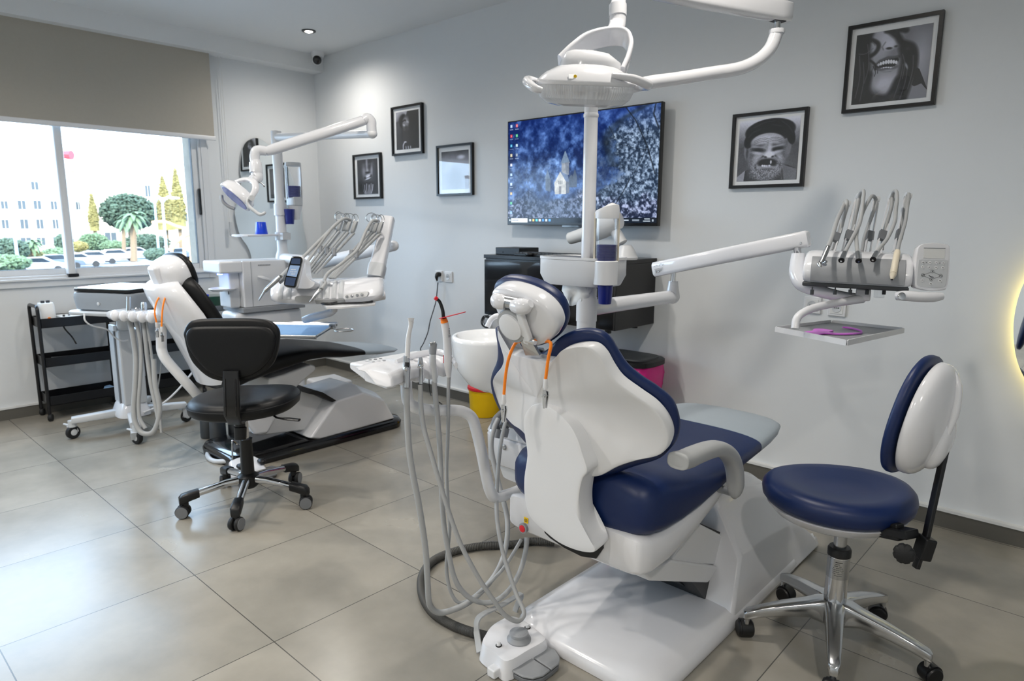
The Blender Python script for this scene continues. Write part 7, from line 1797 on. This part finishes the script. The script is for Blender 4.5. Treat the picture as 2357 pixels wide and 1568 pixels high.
hs_ = [([(935, 620), (960, 740), (980, 900), (975, 1100), (965, 1250), (975, 1350), (1010, 1420), (1060, 1440), (1110, 1420), (1145, 1330), (1150, 1230), (1120, 1080), (1110, 900)], .0135),
       ([(985, 630), (1010, 760), (1020, 900), (1010, 1080), (1000, 1230), (1010, 1330), (1050, 1400)], .010),
       ([(1035, 630), (1050, 760), (1065, 900), (1090, 1080), (1120, 1220), (1140, 1320)], .011),
       ([(1060, 630), (1085, 800), (1110, 1000), (1140, 1200), (1155, 1330), (1165, 1430)], .007)]
for pl_, r in hs_:
    m = MB(); m.spline([ap_(x, y, HD - .02 + .0 * i) for i, (x, y) in enumerate(pl_)], r, 12, 5); m.build('hose', 'silicone_grey', t)
# junction box, canisters, foot control
t = thing('junction_box', 'pale white junction box on the floor behind the black dental chair base', 'junction box', (-4.05, 2.5, 0))
j = [W(704, 869, Z=.23), W(771, 858, Z=.23), W(812, 873, Z=.23)]; j.append(j[0] + j[2] - j[1])
jc = sum(j, Vector()) / 4
m = MB(); m.loft([[Vector((jc.x + (p.x - jc.x) * 1.12, jc.y + (p.y - jc.y) * 1.12, .002)) for p in j], [Vector((p.x, p.y, .225)) for p in j]]); m.build('cover', 'gloss_white', t, smooth=0, bevel=.018, seg=3)
for i, (x, y, lb) in enumerate(((481, 1006, 'left'), (503, 1014, 'front'), (545, 1005, 'right'))):
    p = W(x, y, Z=0); t = thing('floor_canister', 'dark grey round canister with white neck on the floor, %s one behind the black stool' % ('leftmost' if i == 0 else 'middle' if i == 1 else 'rightmost'), 'canister', (p.x, p.y, 0), 'canisters behind the black stool')
    MB().lathe([(0, .002), (.046, .002), (.048, .01), (.045, .13), (.040, .137), (0, .137)], (p.x, p.y, 0), n=28).build('body', 'dark_grey', t)
    MB().cyl((p.x, p.y, .137), (p.x, p.y, .26), .024, n=20).build('neck', 'satin_white', t)
t = thing('foot_control', 'small white foot control with wire hoop under the black stool', 'foot control', (-3.3, 1.57, 0))
q_ = lambda x, y, z=0: W(x / 2.8 + 380, y / 2.8 + 700, Z=z)
fo = [q_(410, 1010, .07), q_(470, 985, .075), q_(575, 975, .075), q_(625, 1000, .07), q_(655, 1060, .055), q_(520, 1090, .05), q_(420, 1075, .05)]
fc = sum(fo, Vector()) / len(fo)
m = MB(); m.loft([[Vector((fc.x + (p.x - fc.x) * 1.1, fc.y + (p.y - fc.y) * 1.1, .003)) for p in fo], fo]); m.build('housing', 'gloss_white', t, smooth=0, bevel=.012, seg=3)
for a in ((488, 1048), (622, 1015)):
    p = q_(*a, .075); m = MB(); m.ell(p, (.028, .018, .016), pu=3); m.build('rocker', 'black_plastic', t)
m = MB(); m.prism([q_(560, 1090, .012), q_(690, 1050, .012), q_(730, 1065, .012), q_(720, 1105, .012), q_(600, 1150, .012)], (0, 0, .008)); m.build('foot_plate', 'mid_grey', t, smooth=0)
m = MB(); m.tube(catmull([q_(435, 1010, .06), W(380 + 432 / 2.8, 700 + 900 / 2.8, D=3.62), W(380 + 436 / 2.8, 700 + 882 / 2.8, D=3.62), W(380 + 470 / 2.8, 700 + 905 / 2.8, D=3.66), W(380 + 520 / 2.8, 700 + 910 / 2.8, D=3.70), W(380 + 560 / 2.8, 700 + 890 / 2.8, D=3.72)], 5), .0045, 8); m.build('hoop', 'chrome', t)
m = MB(); m.spline([q_(430, 1010, .03), q_(330, 1015, .012), q_(285, 995, .012), q_(275, 965, .012), q_(300, 935, .012), q_(340, 930, .02)], .013, 12, 6); m.build('cable', 'pale_grey_plastic', t)

# ------------------------------------------------------------------ black assistant stool
KX, KY = -2.945, 1.372
t = thing('assistant_stool', 'black wheeled stool with T-shaped back support in front of the black dental chair', 'stool', (KX, KY, 0))
def kq(x, y, D): return W(x / 2.8 + 380, y / 2.8 + 700, D=D)
angs = [math.radians(a) for a in (256, 323, 33, 104, 177)]
for a in angs:
    td = Vector((math.cos(a), math.sin(a), 0)); sd = Vector((-td.y, td.x, 0)); c0 = Vector((KX, KY, 0))
    m = MB(); m.loft([m.section(c0 + td * r + Vector((0, 0, z)), w, h, 2.6, 20, sd, (0, 0, 1)) for r, z, w, h in ((.03, .125, .040, .034), (.10, .122, .036, .032), (.22, .102, .034, .030), (.24, .099, .034, .030))]); lg = m.build('star_leg', 'chrome', t, smooth=50)
    m = MB(); m.loft([m.section(c0 + td * r + Vector((0, 0, z)), w, h, 4, 20, sd, (0, 0, 1)) for r, z, w, h in ((.215, .102, .042, .038), (.25, .096, .046, .040), (.285, .088, .046, .044), (.298, .080, .036, .034))]); m.cyl(c0 + td * .275 + Vector((0, 0, .085)), c0 + td * .275 + Vector((0, 0, .05)), .016, n=16); m.build('leg_end_cap', 'black_plastic', lg, smooth=50)
    wa = (sd * .9 + td * .4 * (1 if a > 3 else -1)).normalized(); c = c0 + td * .285 + Vector((0, 0, .0305)); m = MB()
    for s in (-1, 1): m.lathe([(0, .006), (.026, .006), (.030, .010), (.030, .020), (.027, .024), (0, .024)], c, wa * s, 28)
    m.cyl(c - wa * .008, c + wa * .008, .014); cs_ = m.build('caster', 'black_rubber', lg)
    m = MB()
    for s in (-1, 1): m.lathe([(.0215, .0235), (.0265, .0235), (.0265, .0262), (.0215, .0262)], c, wa * s, 28)
    m.build('caster_tread', 'mid_grey', lg)
m = MB(); m.lathe([(0, .085), (.035, .085), (.045, .095), (.05, .12), (.048, .14), (.032, .155), (0, .158)], (KX, KY, 0), n=32); m.build('hub', 'black_plastic', t)
m = MB(); m.lathe([(0, .15), (.030, .15), (.028, .315), (.030, .32), (0, .32)], (KX, KY, 0), n=28); m.build('column_sleeve', 'black_plastic', t)
m = MB(); m.cyl((KX, KY, .315), (KX, KY, .455), .0165, n=24); m.build('gas_piston', 'chrome', t)
b0 = kq(487, 800, 3.05); m = MB(); m.tube([kq(485, 770, 3.05), kq(485, 790, 3.05), kq(485, 795, 3.05), kq(486, 872, 3.05)], [.022, .022, .028, .025], 20); m.build('tilt_knob', 'black_plastic', t)
# seat
sc = Vector((KX + .012, KY + .005, .505)); 
def ksr(f, z, n=2.5): return [sc + rx * (.238 * f * se(2 * PI * i / 60, n)[0] ) + ry * (.215 * f * se(2 * PI * i / 60, n)[1]) + Vector((0, 0, z + .020 * max(0, se(2 * PI * i / 60, n)[0]) * f)) for i in range(60)]
m = MB(); m.loft([ksr(.75, -.050), ksr(.92, -.048), ksr(.985, -.035), ksr(1.0, -.012), ksr(.985, .006), ksr(.93, .020), ksr(.82, .028), ksr(.5, .026), ksr(.05, .022)]); m.build('seat_cushion', 'leather_black', t, smooth=80)
m = MB(); m.tube([p + Vector((0, 0, .0)) for p in ksr(1.0, -.004)], .0025, 6, closed=True); m.build('seat_piping', 'black_rubber', t)
m = MB(); m.box(sc + Vector((0, 0, -.056)), (.20, .16, .016), (rx, ry, Vector((0, 0, 1)))); m.build('seat_plate', 'black_plastic', t, smooth=0, bevel=.003)
m = MB(); m.spline([kq(690, 705, 3.0), kq(715, 730, 2.98), kq(750, 738, 2.96), kq(800, 742, 2.95), kq(865, 748, 2.94)], [.006, .006, .008, .013, .012], 12, 6, flat=.5); m.build('height_lever', 'black_plastic', t)
# back support
DB = 2.86
bo_ = [(135, 230), (128, 180), (160, 120), (230, 97), (420, 92), (590, 95), (680, 112), (730, 160), (738, 220), (722, 320), (690, 390), (620, 450), (540, 485), (430, 497), (330, 485), (260, 450), (190, 380), (155, 310)]
bn = -FWD; bn.z *= .3; bn.normalize()
b00 = kq(430, 290, DB)
P = catmull([WP(*(x / 2.8 + 380, y / 2.8 + 700), b00, bn) for x, y in bo_], 4, closed=True)
m = MB(); m.pad(P, -bn, .035, .012, p=2.8, rings=6, edge=.010); m.build('back_cushion', 'leather_black', t, smooth=60)
bi_ = [(142, 240), (138, 195), (160, 160), (210, 146), (420, 142), (600, 142), (670, 155), (705, 190), (712, 235), (695, 320), (650, 390), (590, 440), (520, 470), (430, 478), (340, 465), (270, 425), (200, 350), (160, 290)]
P = catmull([WP(*(x / 2.8 + 380, y / 2.8 + 700), b00 + bn * .020, bn) for x, y in bi_], 4, closed=True)
m = MB(); m.pad(P, bn, .012, .006, p=3.5, rings=5, edge=.004); m.build('back_panel', 'leather_black', t, smooth=60)
m = MB(); pts = [kq(426, 430, DB - .03), kq(426, 480, DB - .03), kq(428, 560, DB - .035), kq(430, 660, DB - .03), kq(432, 720, DB), kq(450, 765, DB + .06), kq(470, 760, DB + .13), kq(480, 745, DB + .18)]
m.loft([m.section(p, .066 - .004 * (i > 4), .020, 5, 20, RIGHT, bn if i < 5 else DOWN) for i, p in enumerate(pts)]); m.build('back_post', 'black_plastic', t, smooth=50)
m = MB()
for s in (-1, 1): m.tube([p + RIGHT * (.022 * s) + bn * .0105 for p in pts[1:5]], .003, 6)
m.build('post_ribs', 'black_satin', t, smooth=0)
# ------------------------------------------------------------------ trolleys along the window wall
def trolley(label, x0, x1, y0, y1, loc_y):
    t = thing('utility_trolley', label, 'trolley', ((x0 + x1) / 2, (y0 + y1) / 2, 0), 'black three-tier trolleys under the window')
    TZ = (.655, .395, .135)
    for y in (y0 + .012, y1 - .012):
        zt = .765
        m = MB(); m.tube([(x0 + .012, y, .05), (x0 + .012, y, zt - .03)] + [(x0 + .012 + (.03 - .03 * math.cos(a)), y, zt - .03 + .03 * math.sin(a)) for a in (.4, .8, 1.2, 1.57)] + [(x1 - .012 - (.03 - .03 * math.cos(a)), y, zt - .03 + .03 * math.sin(a)) for a in (1.57, 1.2, .8, .4)] + [(x1 - .012, y, zt - .03), (x1 - .012, y, .05)], .011, 12); m.build('end_frame', 'black_satin', t)
    for z in TZ:
        m = MB(); a0, a1, b0, b1 = x0 + .004, x1 - .004, y0 + .02, y1 - .02; h = .062
        m.bb((a0, b0, z - h / 2), (a1, b1, z - h / 2 + .003))
        for s in ((a0, b0, a0 + .003, b1), (a1 - .003, b0, a1, b1), (a0, b0, a1, b0 + .003), (a0, b1 - .003, a1, b1)): m.bb((s[0], s[1], z - h / 2), (s[2], s[3], z + h / 2))
        m.build('tray', 'black_satin', t, smooth=0)
    for x in (x0 + .012, x1 - .012):
        for y in (y0 + .012, y1 - .012):
            m = MB(); m.cyl((x, y, .06), (x, y, .045), .008, n=12); m.lathe([(0, -.012), (.021, -.012), (.0245, -.008), (.0245, .008), (.021, .012), (0, .012)], (x, y + .004, .0255), (0.6, 1, 0), 24); m.build('caster', 'black_rubber', t)
    return t
trolley('black three-tier trolley at the far left under the window, holding white containers', -5.395, -5.165, 1.085, 1.565, 1.3)
trolley('black three-tier trolley partly hidden behind the hanging hoses, nearest the black chair', -5.385, -5.155, 1.70, 2.12, 1.9)
# things on the first trolley
TX, TZ_ = -5.28, .6285
def on(x, y, z=TZ_): return Vector((x, y, z))
o = thing('white_canister', 'white translucent liquid container with two caps on the far left trolley', 'container', (-5.27, 1.16, TZ_))
m = MB(); m.loft([[Vector((-5.27 + .055 * f * se(2 * PI * i / 32, 4)[0], 1.165 + .048 * f * se(2 * PI * i / 32, 4)[1], z)) for i in range(32)] for z, f in ((TZ_ + .001, .94), (TZ_ + .008, 1), (TZ_ + .135, .92), (TZ_ + .15, .82))]); m.build('body', 'tissue', o, smooth=50)
for yy in (1.15, 1.18): MB().cyl((-5.27, yy, TZ_ + .145), (-5.27, yy, TZ_ + .165), .011, n=14).build('cap', 'dark_grey', o)
MB().cyl((-5.214, 1.165, TZ_ + .05), (-5.208, 1.165, TZ_ + .05), .010, n=14).build('tap', 'orange_cord', o)
o = thing('parts_tray', 'flat white tray of small parts beside the white container on the trolley', 'tray', (-5.28, 1.37, TZ_))
m = MB(); m.bb((-5.375, 1.235, TZ_ + .001), (-5.19, 1.50, TZ_ + .055)); m.build('box', 'tissue', o, smooth=0, bevel=.006)
for i in range(7):
    y = 1.25 + .035 * i; MB().cyl((-5.22 - .02 * (i % 3), y, TZ_ + .055), (-5.22 - .02 * (i % 3), y, TZ_ + .068), .007, n=12).build('small_part', ('dark_grey', 'steel', 'matte_white')[i % 3], o)
o = tag(MB().lathe([(0, .0555), (.046, .0555), (.052, .062), (.053, .082), (.050, .083), (.048, .066), (0, .064)], (-5.31, 1.37, TZ_), n=32).build('round_dish', 'tissue'), 'small round white dish on top of the white parts tray', 'dish')
o = tag(MB().prism([on(-5.18, 1.42, .110), on(-5.18, 1.53, .110), on(-5.36, 1.52, .110), on(-5.34, 1.48, .110)], (0, 0, .035)).build('folded_cloth', 'napkin_blue', smooth=0), 'folded blue cloth on the lowest shelf of the far left trolley', 'cloth')
o = tag(MB().bb(on(-5.25, 1.38, .368), on(-5.20, 1.44, .40)).build('small_box', 'cup_blue', smooth=0, bevel=.004), 'small blue box on the middle shelf of the far left trolley', 'box')
o = thing('tool_set', 'dark handheld tool lying on the middle shelf of the far left trolley', 'tool', (-5.28, 1.27, .37))
MB().tube([on(-5.30, 1.17, .392), on(-5.28, 1.30, .392), on(-5.27, 1.36, .388)], [.018, .014, .008], 12).build('body', 'dark_grey', o)
MB().tube([on(-5.27, 1.355, .388), on(-5.26, 1.385, .388)], [.008, .004], 10).build('tip', 'black_plastic', o)
tag(MB().spline([W(142, 742, X=-5.30), W(150, 758, X=-5.30), W(165, 775, X=-5.29), W(176, 792, X=-5.27)], .005, 8).build('black_cable', 'black_plastic'), 'black lead hanging from the top shelf of the far left trolley', 'cord')
# green lidded tub on the second trolley
o = thing('green_tub', 'dark green translucent tub with handle on the trolley behind the black chair', 'tub', (-5.27, 2.0, .63))
gx0, gx1, gy0, gy1 = -5.375, -5.17, 1.93, 2.36
def gb(z, f): return [Vector(((gx0 + gx1) / 2 + (gx1 - gx0) / 2 * f * se(2 * PI * i / 32, 5)[0], (gy0 + gy1) / 2 + (gy1 - gy0) / 2 * f * se(2 * PI * i / 32, 5)[1], z)) for i in range(32)]
m = MB(); m.loft([gb(.626, .88), gb(.632, .92), gb(.672, .95)]); m.build('base', 'mid_grey', o)
m = MB(); m.loft([gb(.672, .95), gb(.735, .99), gb(.742, .98), gb(.745, .9)]); m.build('lid', 'green_lid', o)
m = MB(); m.spline([(-5.27, 2.00, .742), (-5.27, 2.01, .775), (-5.27, 2.05, .785), (-5.27, 2.09, .775), (-5.27, 2.10, .742)], .012, 10, flat=1.4); m.build('lid_handle', 'dark_grey', o)
tag(MB().bb((-5.30, 2.12, .7455), (-5.22, 2.22, .760)).build('blue_tool', 'cup_bright', smooth=0, bevel=.003), 'small blue item lying on the lid of the green tub', 'tool')
# ------------------------------------------------------------------ mobile cart with the grey machine
CX2, CY2 = -4.56, 1.40
t = thing('equipment_cart', 'grey five-wheeled equipment cart with square column in front of the far left trolley', 'cart', (CX2, CY2, 0))
m = MB(); m.loft([[Vector((CX2 + .115 * f * se(2 * PI * i / 28, 4)[0], CY2 + .095 * f * se(2 * PI * i / 28, 4)[1], z)) for i in range(28)] for z, f in ((.115, 1.0), (.13, 1.0), (.19, .78), (.20, .7))]); m.build('base_cover', 'gloss_white', t)
feet = [(-4.655, 1.095), (-4.265, 1.325), (-4.52, 1.715), (-4.88, 1.60)]
for i, (fx, fy_) in enumerate(feet):
    a, b = Vector((CX2, CY2, .135)), Vector((fx, fy_, .115)); d = (b - a).normalized(); sd = d.cross(Vector((0, 0, 1))).normalized()
    m = MB(); m.loft([m.section(p, .06, h, 5, 20, sd, (0, 0, 1)) for p, h in ((a, .05), (a.lerp(b, .4), .046), (b, .04))]); lg = m.build('foot_beam', 'pale_grey_plastic', t, smooth=45)
    m = MB(); m.cyl((fx, fy_, .115), (fx, fy_, .075), .022, n=18); m.prism([Vector((fx, fy_, .08)) + d * .03, Vector((fx, fy_, .08)) - d * .02, Vector((fx, fy_, .04)) - d * .03, Vector((fx, fy_, .03)) + d * .01], sd * .03); m.tube([Vector((fx, fy_, .08)), Vector((fx - .06, fy_ - .03, .085))], [.010, .006], 10); m.build('caster_fork', 'pale_grey_plastic', lg, smooth=40)
    wa = (sd * .8 + d * .5).normalized(); c = Vector((fx, fy_, .0405)); m = MB(); m.lathe([(.022, -.013), (.036, -.014), (.040, -.009), (.040, .009), (.036, .014), (.022, .013)], c, wa, 30); m.build('caster_tyre', 'black_rubber', lg)
    m = MB(); m.lathe([(0, -.0145), (.012, -.0145), (.024, -.012), (.024, .012), (.012, .0145), (0, .0145)], c, wa, 24); m.build('caster_hub', 'pale_grey_plastic', lg)
m = MB(); m.bb((CX2 - .095, CY2 - .06, .19), (CX2 + .095, CY2 + .07, .66)); m.build('column', 'pale_grey_plastic', t, smooth=0, bevel=.010)
m = MB(); m.bb((CX2 + .02, CY2 - .068, .19), (CX2 + .036, CY2 - .058, .66)); m.build('column_groove', 'mid_grey', t, smooth=0)
m = MB(); m.bb((CX2 - .03, CY2 - .075, .655), (CX2 + .06, CY2 - .055, .69)); m.build('column_clamp', 'satin_white', t, smooth=0, bevel=.004)
zp = .70
pl_ = [W(185, 716, Z=zp), W(300, 722, Z=zp), W(390, 716, Z=zp)]
bxs = (RIGHT * .97 - FWD * .25); bxs.z = 0; bxs.normalize(); bys = Vector((-bxs.y, bxs.x, 0))
bc_ = W(277, 712, D=3.95)
def bq(x, y, z): return Vector((bc_.x, bc_.y, 0)) + bxs * x + bys * y + Vector((0, 0, z))
def slab2(hw, hd, z, n=7): return [bq(hw * se(2 * PI * i / 36, n)[0], .04 + hd * se(2 * PI * i / 36, n)[1], z) for i in range(36)]
zb_ = W(277, 714, D=3.90).z
m = MB(); m.loft([slab2(.235, .20, zb_ - .022), slab2(.24, .205, zb_ - .016), slab2(.24, .205, zb_ - .004), slab2(.235, .20, zb_)]); m.build('platform', 'pale_grey_plastic', t, smooth=45)
m = MB(); m.tube([Vector((CX2, CY2, .64)), bq(0, .02, zb_ - .02)], .04, 16); m.build('platform_neck', 'pale_grey_plastic', t)
t = thing('grey_machine', 'grey box-shaped machine on top of the wheeled cart', 'machine', tuple(bq(0, 0, zb_)))
hB = W(200, 675, D=3.85).z - zb_
m = MB(); m.loft([slab2(.185, .155, zb_ + .001, 9), slab2(.20, .175, zb_ + .012, 9), slab2(.208, .18, zb_ + .012 + (hB - .012) * .7, 9), slab2(.205, .178, zb_ + hB, 9), slab2(.19, .165, zb_ + hB + .006, 9)]); m.build('housing', 'grey_metal_box', t, smooth=45)
m = MB(); 
for x in (-.15, .15): m.cyl(bq(x, -.08, zb_), bq(x, -.08, zb_ + .004), .014)
m.build('feet', 'black_rubber', t)
MB().tube([bq(-.17, -.12, zb_ + hB + .006), bq(-.17, -.12, zb_ + hB + .010)], .012, 14).build('latch', 'satin_white', t)
MB().lathe([(0, 0), (.010, 0), (.008, .001), (0, .001)], bq(-.01, -.1405, zb_ + hB * .45), -bys, 14).build('badge', 'pale_grey_plastic', t)
t = thing('tablet_computer', 'closed dark laptop with shiny pale lid lying on the grey machine', 'laptop', tuple(bq(0, 0, zb_ + hB)))
zl = zb_ + hB + .0065
m = MB(); m.loft([slab2(.196, .172, zl + .004, 12), slab2(.198, .174, zl + .006, 12), slab2(.198, .174, zl + .020, 12)]); m.build('base', 'black_plastic', t, smooth=45)
defmat('glossy_lid', 'c9dde4', rough=.10, metal=.0, coat=1.0, var=.02)
m = MB(); m.loft([slab2(.198, .174, zl + .0205, 12), slab2(.196, .172, zl + .024, 12)]); m.build('lid', 'glossy_lid', t, smooth=45)
for s in (-1, 1): MB().bb(bq(s * .14, .02, zl), bq(s * .14 + .02, .05, zl + .005)).build('foot_pad', 'black_rubber', t, smooth=0)
# bundle of cables between machine and platform, thin cord hanging from the platform
tag(MB().spline([W(194, 722, D=3.80), W(196, 738, D=3.80), W(212, 750, D=3.84), W(245, 758, D=3.92), W(262, 775, D=3.98), W(280, 785, D=4.02), W(295, 783, D=4.05)], .0045, 8).build('white_cable', 'satin_white'), 'thin white cord hanging from the cart platform to its column', 'cord')
tag(MB().spline([W(375, 700, D=3.9), W(373, 760, D=3.92), W(372, 830, D=3.96), W(362, 900, D=4.05), W(352, 930, D=4.1)], .004, 8).build('grey_cable', 'silicone_grey'), 'thin grey cord hanging beside the bent white arm behind the black chair', 'cord')
tag(MB().spline([W(448, 850, D=4.5), W(425, 880, D=4.42), W(395, 912, D=4.35), W(365, 935, D=4.3), W(330, 950, D=4.2)], .006, 8).build('white_cable', 'satin_white'), 'white cable running down from the black chair to the cart foot', 'cord')
